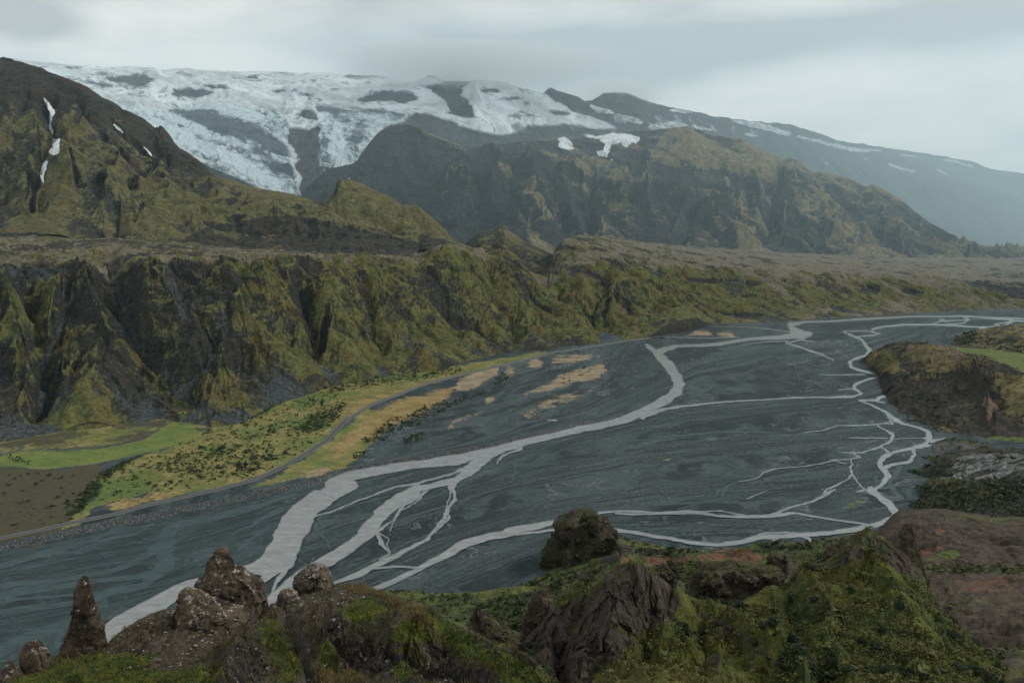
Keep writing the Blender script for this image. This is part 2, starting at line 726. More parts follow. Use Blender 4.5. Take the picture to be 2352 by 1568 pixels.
# streak field along the flow: long in x, thin across
st1 = fbm(P0 / 420.0 + wx * 0.12, psi / 9.0 + wy * 0.45, 1.0, 4, 0.6, 41)
st2 = fbm(P0 / 150.0 + wx * 0.25, psi / 4.0 + wy * 0.8, 1.0, 4, 0.6, 77)
st3 = fbm(P0 / 60.0 + wx * 0.4, psi / 1.7 + wy * 0.9, 1.0, 3, 0.6, 99)
streak = np.clip(0.5 + 0.22 * st1 + 0.24 * st2 + 0.20 * st3, 0, 1)


def strokes(lists):
    f = np.full(P.shape, -30.0)
    for n, pts in lists:
        np.maximum(f, stroke(P, Q, reg(n, pts)), out=f)
    return f


def wid(pts, w):
    return [(p[0], p[1], p[2] if len(p) > 2 else w) for p in pts]


CH = [
    # main channel, upstream to downstream
    (6, [(2150, 408, 8), (1904, 400, 9), (1570, 385, 10), (1300, 386, 12), (1000, 402, 15), (850, 412, 14), (700, 418, 16), (625, 430, 30), (640, 462, 44), (690, 486, 44),
         (560, 501, 26), (420, 508, 20), (350, 517, 20), (250, 536, 22), (130, 545, 18), (0, 549, 18)]),
    (6, [(690, 480, 36), (735, 480, 22), (748, 486, 10)]),
    (5, [(1904, 551, 26), (1850, 563, 30), (1800, 588, 40), (1835, 620, 52), (1868, 660, 58), (1900, 710, 64), (1925, 760, 62), (1905, 800, 56), (1840, 848, 50),
         (1740, 900, 45), (1620, 950, 40), (1480, 985, 38), (1300, 1022, 38), (1150, 1055, 40), (1000, 1092, 44), (900, 1118, 48), (800, 1147, 58), (700, 1172, 66),
         (550, 1188, 50), (400, 1204, 50), (250, 1230, 55), (120, 1262, 62), (20, 1310, 78)]),
    (5, [(1735, 538, 14), (1765, 560, 26), (1800, 588, 36)]),
    (4, [(1925, 1305, 70), (1860, 1325, 84), (1790, 1362, 96), (1720, 1420, 108), (1660, 1490, 122), (1600, 1560, 134)]),
    (7, [(1450, 40, 100), (1385, 100, 112), (1340, 170, 124), (1310, 230, 138), (1290, 290, 150), (1240, 335, 118), (1170, 352, 60)]),
    (7, [(1290, 300, 120), (1270, 350, 60), (1215, 400, 36), (1195, 440, 14)]),
    (7, [(1300, 330, 70), (1310, 370, 26), (1270, 420, 16), (1245, 480, 12)]),
    (7, [(1240, 335, 90), (1150, 352, 44), (1060, 378, 34), (960, 405, 40), (880, 430, 54), (780, 480, 66), (660, 550, 86), (560, 620, 106), (480, 690, 116), (400, 780, 124), (300, 900, 140)]),
    # second arm
    (5, [(1000, 1095, 30), (960, 1115, 40), (880, 1152, 50), (800, 1205, 54), (750, 1240, 56), (700, 1280, 42), (600, 1302, 30), (500, 1326, 30), (420, 1356, 40), (340, 1410, 50),
         (290, 1470, 56), (230, 1530, 64), (180, 1580, 70)]),
    (7, [(1900, 0, 54), (1830, 35, 60), (1745, 110, 62), (1685, 190, 66), (1610, 250, 60), (1510, 312, 50), (1410, 362, 46), (1330, 420, 42), (1270, 480, 48), (1215, 550, 50), (1150, 640, 60)]),
    (7, [(1600, 250, 30), (1530, 330, 14), (1470, 350, 8)]),
    (5, [(760, 1212, 14), (600, 1265, 14), (490, 1300, 16), (350, 1322, 12), (250, 1360, 12), (100, 1422, 12), (0, 1462, 12), (-100, 1500, 10)]),
    (5, [(500, 1310, 24), (470, 1305, 20), (520, 1328, 18)]),
    (5, [(690, 1296, 40), (682, 1350, 14), (692, 1392, 12), (655, 1440, 18), (662, 1480, 15), (622, 1530, 15), (580, 1570, 16)]),
    (5, [(672, 1300, 26), (660, 1360, 10), (652, 1410, 9), (655, 1440, 12)]),
    (7, [(2090, 0, 15), (2060, 90, 16), (2000, 170, 15), (1960, 222, 18), (1880, 262, 16), (1800, 300, 24), (1720, 334, 24), (1650, 372, 34), (1560, 410, 18), (1480, 440, 12), (1380, 500, 12)]),
    (7, [(1950, 0, 14), (1850, 62, 14), (1812, 128, 10), (1725, 188, 18), (1765, 240, 22), (1782, 285, 10), (1740, 310, 10)]),
    (7, [(1720, 180, 8), (1790, 215, 8), (1785, 280, 8)]),
    (5, [(540, 1338, 10), (470, 1402, 10), (400, 1452, 10), (372, 1492, 10), (350, 1560, 10)]),
    (7, [(2380, 182, 30), (2250, 207, 36), (2120, 247, 42), (2050, 292, 36), (1960, 334, 30), (1900, 370, 28), (1800, 412, 26), (1700, 450, 26), (1600, 500, 28)]),
    (7, [(1935, 346, 10), (1800, 340, 11), (1700, 352, 12)]),
    (8, [(-20, 182, 36), (100, 160, 36), (200, 140, 24), (262, 118, 20)]),
    (8, [(-20, 198, 16), (130, 186, 12), (220, 170, 14), (330, 168, 16), (440, 170, 18), (560, 186, 17), (700, 211, 16), (800, 232, 16), (950, 243, 18), (1050, 229, 24), (1150, 206, 22),
         (1300, 201, 22), (1450, 191, 22), (1560, 176, 24), (1680, 150, 26), (1742, 120, 28), (1762, 90, 24), (1732, 50, 30), (1692, 20, 28), (1650, -10, 28)]),
    (8, [(1742, 120, 20), (1790, 118, 16), (1765, 85, 12), (1720, 40, 10)]),
    (8, [(1050, 224, 10), (1150, 190, 8), (1260, 186, 8), (1420, 200, 8)]),
    (8, [(1380, 235, 18), (1370, 215, 14), (1330, 205, 10)]),
    (8, [(1180, 215, 8), (1240, 205, 8), (1200, 222, 10)]),
    (8, [(370, 99, 14), (520, 88, 11), (680, 98, 12), (780, 88, 10), (860, 92, 11), (960, 110, 11), (1080, 115, 14), (1180, 112, 14), (1300, 98, 12), (1450, 125, 10), (1650, 148, 10)]),
    (8, [(480, 100, 10), (600, 104, 10), (700, 100, 10), (800, 98, 8), (880, 100, 8), (960, 112, 8)]),
    (8, [(880, 92, 8), (960, 86, 6), (1020, 98, 6), (1090, 112, 8)]),
    (8, [(1180, 110, 10), (1290, 75, 10), (1400, 35, 9), (1470, 0, 9)]),
    # braids along the far right bank
    (6, [(1900, 412, 7), (1850, 410, 9), (1790, 441, 12), (1680, 446, 11), (1560, 438, 9), (1400, 431, 10), (1250, 432, 11), (1150, 440, 11), (1080, 455, 13), (1070, 470, 13), (1112, 480, 10),
         (1080, 490, 9), (990, 496, 8)]),
    (6, [(1690, 446, 16), (1665, 450, 14), (1690, 457, 10)]),
    (6, [(1850, 408, 7), (1800, 420, 7), (1740, 430, 7), (1790, 442, 8)]),
    (6, [(1850, 408, 7), (1700, 396, 7), (1570, 387, 8)]),
    (6, [(1570, 388, 8), (1605, 404, 8), (1570, 424, 7), (1430, 433, 6)]),
    (6, [(1440, 408, 7), (1480, 412, 7), (1590, 404, 6)]),
    (6, [(1400, 431, 6), (1470, 405, 6), (1440, 396, 5)]),
    (6, [(915, 468, 10), (960, 489, 13), (1010, 510, 14), (1040, 545, 14), (1062, 572, 26), (1030, 600, 16), (970, 622, 14), (946, 640, 15), (960, 661, 14), (1000, 680, 14), (1060, 694, 12),
         (1120, 710, 12), (1185, 742, 14), (1213, 765, 28), (1225, 790, 26), (1180, 814, 16), (1125, 830, 22), (1105, 845, 12), (1000, 843, 9)]),
    (6, [(915, 466, 6), (1060, 465, 5)]),
    (6, [(1110, 713, 12), (1040, 735, 12), (980, 760, 14), (960, 776, 12), (1000, 796, 12), (1022, 810, 14), (980, 824, 13), (850, 828, 9), (600, 832, 9), (400, 845, 10), (200, 858, 13), (0, 879, 16)]),
    (6, [(960, 778, 8), (885, 788, 5)]),
    (6, [(1105, 792, 5), (1190, 770, 5)]),
    (6, [(1100, 852, 8), (1140, 856, 8)]),
    (5, [(1930, 876, 18), (1800, 906, 20), (1720, 938, 24)]),
    (6, [(1000, 845, 9), (1060, 870, 11), (1130, 901, 13), (1180, 930, 18), (1205, 950, 26), (1240, 969, 16), (1320, 990, 13), (1368, 1012, 20), (1388, 1050, 34), (1400, 1076, 40), (1340, 1096, 24),
         (1290, 1106, 22), (1180, 1128, 14), (1150, 1150, 32), (1125, 1180, 32), (1132, 1212, 36), (1146, 1262, 42), (1120, 1312, 26), (1090, 1340, 24), (1122, 1382, 26), (1162, 1424, 30),
         (1186, 1464, 32), (1168, 1492, 30), (1100, 1524, 26)]),
    (6, [(1150, 905, 9), (1175, 950, 10), (1200, 975, 9), (1150, 975, 8)]),
    (6, [(1400, 1072, 30), (1440, 1060, 14), (1475, 1050, 6)]),
    (6, [(1292, 1106, 26), (1302, 1140, 20), (1268, 1182, 18), (1200, 1196, 16), (1140, 1216, 18)]),
    (6, [(1195, 957, 10), (1130, 976, 8), (1000, 979, 7), (880, 984, 7), (820, 1006, 7), (700, 1020, 6)]),
    (6, [(1108, 985, 9), (1160, 1016, 12), (1196, 1034, 20), (1160, 1070, 14), (1110, 1101, 12), (1020, 1130, 9), (900, 1128, 6)]),
    (6, [(1108, 1101, 12), (1152, 1132, 12)]),
    (6, [(950, 1049, 6), (1050, 1052, 7), (1150, 1050, 8)]),
    (6, [(1170, 1055, 5), (1370, 1050, 5)]),
    (6, [(1022, 1152, 9), (960, 1164, 8), (870, 1170, 8), (800, 1190, 7), (650, 1210, 7), (530, 1225, 9), (490, 1240, 10), (440, 1270, 7), (350, 1290, 6)]),
    (6, [(850, 1172, 6), (920, 1190, 6)]),
    (6, [(980, 1130, 8), (1025, 1152, 10)]),
    (6, [(960, 1166, 9), (945, 1210, 12), (957, 1250, 16), (922, 1286, 10), (830, 1330, 14), (772, 1388, 12), (650, 1426, 10), (560, 1460, 12), (470, 1476, 12)]),
    (6, [(960, 1250, 9), (1010, 1312, 10), (1062, 1342, 10)]),
    (6, [(1040, 1338, 14), (990, 1345, 10)]),
    (6, [(870, 1332, 12), (800, 1362, 10)]),
    (6, [(740, 486, 9), (700, 510, 9), (610, 531, 8)]),
    (6, [(605, 530, 10), (700, 560, 12), (800, 596, 12), (860, 626, 8)]),
    (6, [(690, 516, 6), (755, 525, 7)]),
    (6, [(712, 520, 5), (716, 552, 4)]),
    (6, [(120, 438, 5), (400, 446, 6), (560, 461, 6), (640, 472, 6)]),
    (6, [(-100, 500, 5), (0, 501, 6), (150, 506, 7), (350, 500, 5)]),
    (6, [(350, 547, 5), (480, 525, 6), (610, 521, 8)]),
    (6, [(770, 705, 3), (880, 705, 5), (1022, 702, 6)]),
    (5, [(1600, 512, 5), (1750, 506, 7), (1904, 499, 8)]),
    (5, [(1190, 954, 12), (1240, 955, 14)]),
    (5, [(1050, 1105, 22), (1000, 1130, 10), (960, 1150, 12), (920, 1195, 8)]),
    (6, [(390, 1380, 6), (440, 1360, 8), (495, 1335, 4)]),
]
river_f = strokes(CH)
SH = [   # shallow blue-green threads of the far bank
    (7, [(1340, 10, 14), (1200, 60, 24), (1060, 105, 30), (940, 130, 30), (820, 148, 26), (770, 190, 60), (755, 260, 90), (770, 330, 70), (700, 380, 40), (560, 395, 26), (380, 420, 26), (180, 450, 26), (-40, 490, 30)]),
    (7, [(760, 230, 50), (680, 280, 36), (600, 330, 28), (480, 370, 22), (300, 400, 20), (120, 420, 20), (-40, 440, 20)]),
    (7, [(720, 150, 8), (620, 165, 10), (520, 180, 14), (470, 205, 14), (380, 235, 22), (260, 270, 24), (120, 310, 24), (-40, 350, 26)]),
    (7, [(640, 200, 8), (520, 215, 8), (420, 230, 10)]),
    (7, [(780, 330, 50), (660, 430, 36), (540, 450, 26), (420, 500, 30), (260, 520, 26), (100, 540, 30), (-40, 560, 30)]),
    (7, [(480, 510, 36), (330, 590, 40), (200, 640, 46), (60, 700, 60), (-40, 760, 70)]),
    (7, [(600, 440, 18), (440, 470, 20), (260, 480, 16), (40, 500, 20)]),
    (7, [(1290, 80, 24), (1230, 110, 20), (1150, 150, 14), (1060, 200, 8)]),
    (7, [(1230, 165, 18), (1160, 210, 16), (1080, 270, 8)]),
    (7, [(470, 285, 5), (530, 297, 5)]),
    (7, [(1480, 120, 10), (1445, 170, 14), (1500, 230, 12), (1510, 260, 10)]),
    (7, [(1780, 20, 8), (1600, 70, 10), (1490, 115, 10)]),
    (6, [(520, 1023, 6), (250, 1016, 7), (100, 1030, 9), (-100, 1046, 5)]),
    (5, [(1904, 1035, 8), (1780, 1055, 6), (1600, 1065, 4)]),
    (6, [(350, 1290, 5), (275, 1320, 12), (210, 1372, 8)]),
    (6, [(280, 1330, 14), (240, 1385, 6), (100, 1420, 5)]),
    (6, [(350, 1345, 4), (250, 1385, 6), (60, 1425, 6), (0, 1440, 6)]),
    (5, [(1250, 1190, 5), (1100, 1200, 6), (960, 1215, 5)]),
    (5, [(1030, 1220, 10), (1015, 1280, 8), (1050, 1230, 6)]),
    (5, [(1900, 1550, 8), (1600, 1545, 5)]),
    (6, [(1230, 1200, 26), (1160, 1290, 26), (1230, 1380, 18)]),
    (6, [(1080, 1260, 12), (1090, 1300, 10), (1070, 1330, 8)]),
]
low_left = poly(P0, Q0, [(-300, 1270), (0, 1262), (200, 1222), (430, 1180), (650, 1140), (720, 1130), (640, 1220), (560, 1290), (450, 1340), (250, 1420), (200, 1700), (-300, 1700)], 120)
st4 = fbm(P0 / 120.0 + wx * 0.3, psi / 3.2 + wy * 0.7, 1.0, 3, 0.55, 177)
braid = sstep(low_left, -20, 60) * np.maximum(sstep(streak, 0.60, 0.68), 0.95 * sstep(np.abs(st4), 0.085, 0.03))
sh_f = np.maximum(strokes(SH), (braid - 0.5) * 10.0)
sh_f = sh_f + (streak - 0.5) * 8.0 * (low_left > -40)
sh_f = np.minimum(sh_f, -river_f - 1.2)           # threads stop short of the open channels

EMB = [(5, [(1590, 932, 14), (1400, 970, 20), (1250, 1005, 22), (1100, 1043, 24), (950, 1080, 26), (800, 1112, 26), (700, 1136, 26), (550, 1160, 26), (400, 1180, 26), (250, 1202, 28),
            (120, 1228, 28), (0, 1258, 30)]),
       (4, [(1800, 1260, 26), (1700, 1300, 30), (1550, 1335, 32), (1400, 1362, 34), (1200, 1408, 36), (1000, 1448, 40), (800, 1490, 40), (600, 1528, 40), (420, 1562, 40)]),
       (7, [(600, 130, 34), (450, 165, 34), (300, 198, 34), (150, 228, 34), (0, 262, 36), (-150, 300, 36), (-400, 350, 36)])]
emb_f = np.full(P.shape, -30.0)
for n, pts in EMB:
    np.maximum(emb_f, stroke(P0 + wx * 2, Q0 + wf * 1.2, reg(n, pts)), out=emb_f)
ROAD = [(5, [(1850, 500, 8), (1650, 522, 9), (1500, 546, 10), (1250, 586, 12), (1000, 646, 14), (850, 685, 15), (700, 720, 16), (580, 748, 17), (500, 775, 18), (380, 825, 20), (250, 872, 22),
             (150, 932, 24), (80, 985, 26), (30, 1035, 30), (0, 1072, 30)]),
        (4, [(1900, 942, 24), (1840, 1012, 30), (1792, 1068, 32), (1700, 1130, 30), (1550, 1217, 28), (1400, 1287, 26), (1200, 1340, 26), (1000, 1386, 26), (800, 1432, 26), (600, 1486, 26),
             (400, 1526, 26), (250, 1560, 26), (0, 1612, 26), (-400, 1690, 26)])]
road_f = np.full(P.shape, -30.0)
for n, pts in ROAD:
    np.maximum(road_f, stroke(P0, Q0 + wy * 0.6, [(q_[0], q_[1], q_[2] * 0.72) for q_ in reg(n, pts)]), out=road_f)

# relief of the plain: banks, bars, the embankment and the road bed
land = sstep(poly(P, Q, reg(4, [(-500, 1560), (0, 1500), (250, 1590), (420, 1540), (800, 1440), (1200, 1352), (1420, 1296), (1560, 1230), (1720, 1135), (1800, 1075), (1900, 960)])
                  + reg(5, [(150, 960), (280, 880), (500, 790), (720, 722), (900, 690), (1000, 640), (1250, 580), (1500, 540), (1850, 490), (1700, 440), (1000, 400), (0, 500)])
                  + [(-300, 700)], 60), -6, 20)
G_.Z += (streak - 0.5) * 0.8 * (1 - land)
G_.Z += -0.5 * sstep(river_f, -6, 2)
G_.Z += land * (1.5 + 1.2 * fbm(G_.X, G_.Y, 40, 4, 0.5, 5))
G_.Z += 3.2 * sstep(emb_f, -4, 7) + 0.9 * sstep(emb_f, -2, 2) * fbm(G_.X, G_.Y, 3.0, 2, 0.5, 8)
rd = sstep(road_f, -8, 0)
G_.Z = G_.Z * (1 - rd) + rd * 2.2
G_.Z = np.where(river_f > -0.6, np.minimum(G_.Z, 0.0), G_.Z)

# what grows or lies where (each a 0..1 field on the ground)
GR = lambda n, pts, s=8.0: sstep(poly(P, Q, reg(n, pts)), -s, s)
scrub = np.maximum.reduce([
    GR(4, [(400, 1480), (440, 1360), (560, 1250), (700, 1180), (900, 1120), (1090, 1020), (1330, 955), (1620, 830), (2000, 700), (2000, 880), (1860, 960), (1760, 1080), (1560, 1210),
           (1350, 1295), (1150, 1345), (900, 1385), (800, 1350), (640, 1400)]),
    GR(5, [(0, 790), (260, 720), (520, 690), (820, 640), (960, 620), (1200, 575), (1200, 590), (980, 655), (720, 720), (480, 780), (260, 865), (120, 950), (0, 1070)]),
    GR(4, [(1650, 1185), (1760, 1110), (1900, 985), (2000, 900), (2100, 900), (2100, 1010), (2000, 1120), (1850, 1235), (1680, 1262), (1500, 1300), (1400, 1320)]),
    GR(4, [(330, 1568), (400, 1490), (480, 1400), (520, 1440), (430, 1530)])])
tanm = np.maximum.reduce([
    GR(5, [(1080, 812), (1150, 775), (1230, 735), (1300, 690), (1430, 662), (1515, 640), (1520, 690), (1480, 725), (1360, 748), (1270, 775), (1180, 800)], 11) * 0.85,
    GR(5, [(1080, 640), (1150, 612), (1180, 640), (1165, 672), (1110, 664)], 12) * 0.85,
    GR(5, [(855, 850), (880, 828), (908, 830), (905, 852), (875, 872)], 11) * 0.85,
    GR(5, [(1220, 650), (1230, 608), (1330, 590), (1450, 586), (1440, 622), (1330, 648)], 13) * 0.85 * 0.8,
    GR(5, [(700, 790), (720, 730), (830, 690), (930, 668), (930, 705), (860, 740), (780, 790)], 8) * 0.9,
    GR(5, [(960, 690), (980, 655), (1025, 665), (1020, 705), (980, 715)], 12) * 0.85 * 0.8,
    GR(5, [(640, 1000), (700, 940), (830, 905), (820, 930), (720, 965), (680, 1005)], 8) * 0.62,
    GR(5, [(1060, 920), (1150, 850), (1300, 800), (1420, 800), (1410, 850), (1280, 870), (1160, 930), (1080, 960)], 14) * 0.52,
    GR(5, [(1380, 800), (1440, 770), (1560, 700), (1620, 610), (1600, 650), (1520, 740), (1410, 830)], 11) * 0.85 * 0.6,
    GR(5, [(1440, 585), (1490, 600), (1500, 625), (1470, 615)], 10) * 0.85 * 0.7,
    GR(6, [(60, 490), (110, 462), (190, 468), (200, 492)], 10) * 0.85, GR(6, [(215, 490), (225, 472), (300, 472), (330, 498), (260, 498)], 10) * 0.85,
    GR(4, [(1500, 1300), (1700, 1262), (1850, 1238), (1790, 1210), (1650, 1230)], 10) * 0.7,
    GR(6, [(800, 380), (1000, 365), (1400, 352), (1904, 340), (1904, 352), (1300, 372), (900, 392)], 11) * 0.85 * 0.6])
tan2 = np.maximum.reduce([   # ochre scrub between road and river
    GR(5, [(40, 1090), (130, 1000), (240, 900), (420, 830), (640, 780), (720, 760), (640, 850), (520, 920), (330, 1010), (160, 1090), (60, 1160), (0, 1180)], 16) * 0.8,
    GR(4, [(1100, 1330), (1350, 1270), (1560, 1190), (1720, 1080), (1860, 900), (1904, 860), (1904, 960), (1790, 1060), (1560, 1215), (1340, 1300)], 22) * 0.55,
    GR(5, [(0, 880), (300, 800), (640, 700), (800, 660), (600, 745), (330, 840), (120, 940), (0, 1040)], 18) * 0.6,
    GR(4, [(560, 1430), (700, 1370), (900, 1340), (1100, 1320), (1000, 1370), (800, 1430), (640, 1480)], 14) * 0.6])
mead = GR(4, [(-300, 1180), (0, 1160), (100, 1128), (300, 1130), (550, 1118), (780, 1068), (880, 1010), (920, 978), (1060, 990), (1090, 1030), (1000, 1080), (860, 1128), (700, 1160), (480, 1208),
              (200, 1225), (0, 1215), (-300, 1220)], 5)
brown = np.maximum(GR(4, [(-600, 1225), (0, 1222), (300, 1228), (560, 1205), (540, 1270), (490, 1360), (430, 1480), (340, 1565), (230, 1640), (0, 1660), (-600, 1750)], 8),
                   GR(4, [(160, 1100), (180, 960), (350, 900), (600, 950), (880, 1000), (780, 1062), (560, 1112), (300, 1125)], 14))
edge_green = GR(4, [(300, 1560), (400, 1470), (470, 1330), (560, 1240), (700, 1165), (860, 1130), (700, 1200), (580, 1290), (520, 1400), (440, 1480)], 12)
bar_green = np.maximum.reduce([GR(6, [(905, 1440), (960, 1400), (1050, 1380), (1060, 1400), (980, 1445)], 5) * .8, GR(6, [(730, 1350), (800, 1320), (840, 1318), (790, 1345)], 5) * .7,
                               GR(6, [(800, 1200), (860, 1180), (920, 1210), (880, 1222)], 5) * .7, GR(6, [(330, 1435), (400, 1420), (420, 1440)], 5) * .5,
                               GR(6, [(0, 1165), (20, 1150), (50, 1160)], 4) * .9, GR(5, [(1790, 1175), (1850, 1160), (1904, 1165), (1860, 1178)], 4)])
gmask = np.clip(scrub + 0.55 * bar_green, 0, 1)
wet = np.maximum(sstep(river_f, -5, 0) * 0.8, sstep(sh_f, -5, 0) * 0.6)
wet = np.maximum(wet, sstep(low_left, -30, 60) * 0.75) * (1 - land)
dust = GR(6, [(430, 1400), (560, 1370), (640, 1380), (560, 1420), (460, 1430)], 14) * 0.5

pt = fbm(P0 / 260.0, psi / 26.0, 1.0, 3, 0.5, 201)
thr_a = np.abs(fbm(P0 / 230.0 + wx * 0.25, psi / 11.0 + wy * 0.5, 1.0, 3, 0.55, 211))
thr_b = np.abs(fbm(P0 / 130.0 + wx * 0.4, psi / 6.0 + wy * 0.7, 1.0, 3, 0.55, 223))
thread = np.maximum(sstep(thr_a, 0.045, 0.008) * sstep(pt, -0.30, 0.12), 0.8 * sstep(thr_b, 0.05, 0.008) * sstep(pt, -0.1, 0.25)) * (1 - land) * sstep(Q0, 700, 780)
thread = thread * (1 - sstep(low_left, -60, 20) * 0.4)
P4 = reg(4, [(-800, 700), (900, 700), (1000, 860), (1400, 900), (1700, 800), (1904, 700), (1904, 820), (1600, 860), (1330, 960), (1100, 1030), (980, 1010), (880, 1010), (780, 1062), (560, 1112), (300, 1125), (0, 1150), (-800, 1180)])
scarp = sstep(poly(P, Q, P4), -6, 8)
brown = np.maximum(brown, scarp * (0.62 + 0.35 * wy))
gmask = np.maximum(gmask, scarp * (0.45 + 0.5 * wx))
m, g = new_mat("plain")
p = g.pos()
nA = g.noise(p, 1 / 26.0, 6, 0.62, 0.5)
nB = g.noise(p, 1 / 90.0, 4, 0.55, 0.3)
nC = g.noise(p, 1 / 5.0, 5, 0.72)
nD = g.noise(p, 1 / 1.6, 3, 0.7)
stv = g.attr('streak')
grav = g.mix(g.step(stv, 0.32, 0.68), (0.013, 0.021, 0.023), (0.050, 0.066, 0.069))
grav = g.mix(g.math('MULTIPLY', g.step(nB, 0.35, 0.75), 0.5), grav, (0.034, 0.047, 0.049))
grav = g.vmath('SCALE', grav, g.remap(nC, 0.3, 0.7, 0.55, 1.48))
wetc = g.mix(g.step(stv, 0.3, 0.7), (0.008, 0.017, 0.019), (0.022, 0.042, 0.044))
grav = g.mix(g.attr('wet'), grav, g.vmath('SCALE', wetc, g.remap(nC, 0.3, 0.7, 0.7, 1.3)))
# pale silt left where water stood
silt = g.step(g.math('ADD', g.math('MULTIPLY', stv, 0.7), g.math('MULTIPLY', nA, 0.5)), 0.80, 0.95)
grav = g.mix(g.math('MULTIPLY', silt, 0.40), grav, (0.13, 0.14, 0.14))
th_ = g.step(g.math('ADD', g.attr('thread'), g.math('MULTIPLY', g.math('SUBTRACT', nC, 0.5), 0.3)), 0.25, 0.85)
grav = g.mix(g.math('MULTIPLY', th_, 0.62), grav, (0.125, 0.138, 0.138))
jit = g.math('ADD', g.math('MULTIPLY', g.math('SUBTRACT', nA, 0.5), 1.0), g.math('MULTIPLY', g.math('SUBTRACT', nC, 0.5), 1.1))


def over(c, attr, col, k=1.0, lo=0.35, hi=0.65):
    f = g.step(g.math('ADD', g.attr(attr), g.math('MULTIPLY', jit, k)), lo, hi)
    return g.mix(f, c, col), f


scr = g.mix(g.step(nA, 0.36, 0.62), (0.100, 0.108, 0.028), (0.185, 0.160, 0.056))
scr = g.mix(g.step(nB, 0.46, 0.62), scr, (0.082, 0.115, 0.028))
scr = g.vmath('SCALE', scr, g.remap(nC, 0.3, 0.7, 0.55, 1.4))
mea = g.mix(g.step(nA, 0.35, 0.65), (0.070, 0.112, 0.026), (0.130, 0.145, 0.036))
bro = g.mix(g.step(nC, 0.4, 0.62), (0.050, 0.036, 0.024), (0.052, 0.058, 0.026))
tanc = g.mix(g.step(nA, 0.3, 0.7), (0.16, 0.130, 0.085), (0.26, 0.205, 0.13))
c, f1 = over(grav, 'brown', bro, 0.35)
c, f2 = over(c, 'scrub', scr, 0.95)
och = g.vmath('SCALE', g.mix(g.step(nA, 0.35, 0.65), (0.16, 0.115, 0.035), (0.235, 0.175, 0.075)), g.remap(nC, 0.3, 0.7, 0.6, 1.35))
c, f4 = over(c, 'ochre', och, 1.0)
c, f5 = over(c, 'tan', g.vmath('SCALE', tanc, g.remap(nC, 0.3, 0.7, 0.72, 1.25)), 1.15)
c, f6 = over(c, 'mead', g.vmath('SCALE', mea, g.remap(nC, 0.3, 0.7, 0.75, 1.25)), 0.45)
grn = g.step(g.math('ADD', g.attr('thicket'), g.math('MULTIPLY', jit, 1.0)), 0.4, 0.6)
c = g.mix(grn, c, (0.022, 0.036, 0.014))
stones = g.mix(g.step(g.voro(p, 1 / 1.8), 0.05, 0.6), (0.13, 0.135, 0.13), (0.03, 0.036, 0.037))
c = g.mix(g.step(g.attr('emb'), 0.35, 0.65), c, g.vmath('SCALE', stones, g.remap(nC, 0.3, 0.7, 0.6, 1.3)))
hgt = g.math('ADD', g.math('MULTIPLY', nC, 1.0), g.math('MULTIPLY', nD, 0.4))
b = finish(g, c, g.remap(g.attr('wet'), 0, 1, 0.95, 0.6), hgt, 1.6, 0.45, 0.25)
M_PLAIN = m

ground = sheet_mesh("ground", G_, M_PLAIN, dict(thread=thread, streak=streak, wet=wet, scrub=gmask, tan=tanm, ochre=tan2, mead=mead, brown=brown, thicket=edge_green * 0.62, emb=sstep(emb_f, -4, 4)))
tag(ground, "dark grey gravel river plain with mossy and sandy patches across the valley floor", "ground", "structure")

# open channels: silt-grey water
m, g = new_mat("silty_water")
p = g.pos()
na = g.noise(g.stretch(p, (0.05, 0.12, 1)), 1.0, 4, 0.6, 0.5)
nr = g.noise(p, 0.55, 4, 0.65)
wc = g.mix(g.step(na, 0.3, 0.7), (0.145, 0.153, 0.150), (0.195, 0.205, 0.203))
dep = g.step(g.math('ADD', g.attr('depth'), g.math('MULTIPLY', g.math('SUBTRACT', g.noise(g.stretch(p, (0.06, 0.10, 1)), 1.0, 5, 0.7, 0.5), 0.5), 0.9)), 0.02, 0.42)
wc = g.mix(dep, (0.075, 0.086, 0.088), wc)
rip = g.noise(g.stretch(p, (0.10, 0.22, 1)), 1.0, 5, 0.7, 0.6)
wc = g.vmath('SCALE', wc, g.remap(rip, 0.3, 0.7, 0.74, 1.2))
finish(g, wc, 0.26, nr, 0.10, 0.4, 0.5)
M_WATER = m
WAT = Sheet()
WAT.X, WAT.Y, WAT.Z = G_.X, G_.Y, np.full_like(G_.Z, 0.12)
river = cut_sheet("river", WAT, river_f, 0.0, M_WATER, dict(depth=np.clip(river_f / 7.0, 0, 1)))
tag(river, "pale grey braided glacial river winding across the dark gravel plain", "river", "structure")
m, g = new_mat("shallow_water")
p = g.pos()
na = g.noise(g.stretch(p, (0.05, 0.1, 1)), 1.0, 5, 0.65, 0.8)
nr = g.noise(p, 0.8, 4, 0.7)
foam_glint = g.step(g.noise(g.stretch(p, (0.05, 0.16, 1)), 1.3, 6, 0.75), 0.66, 0.76)  # white foam and glints painted into the water colour
wc = g.mix(g.step(na, 0.3, 0.7), (0.018, 0.036, 0.039), (0.038, 0.064, 0.068))
wc = g.mix(g.math('MULTIPLY', foam_glint, 0.6), wc, (0.45, 0.5, 0.5))
finish(g, wc, 0.55, nr, 0.15, 0.5, 0.22)
M_SHALLOW = m
WAT2 = Sheet()
WAT2.X, WAT2.Y, WAT2.Z = G_.X, G_.Y, np.maximum(G_.Z, 0.0)
stream = cut_sheet("stream", WAT2, sh_f, 0.10, M_SHALLOW)
tag(stream, "shallow blue green side braids spread over the dark gravel beside the embankment", "stream", "structure")

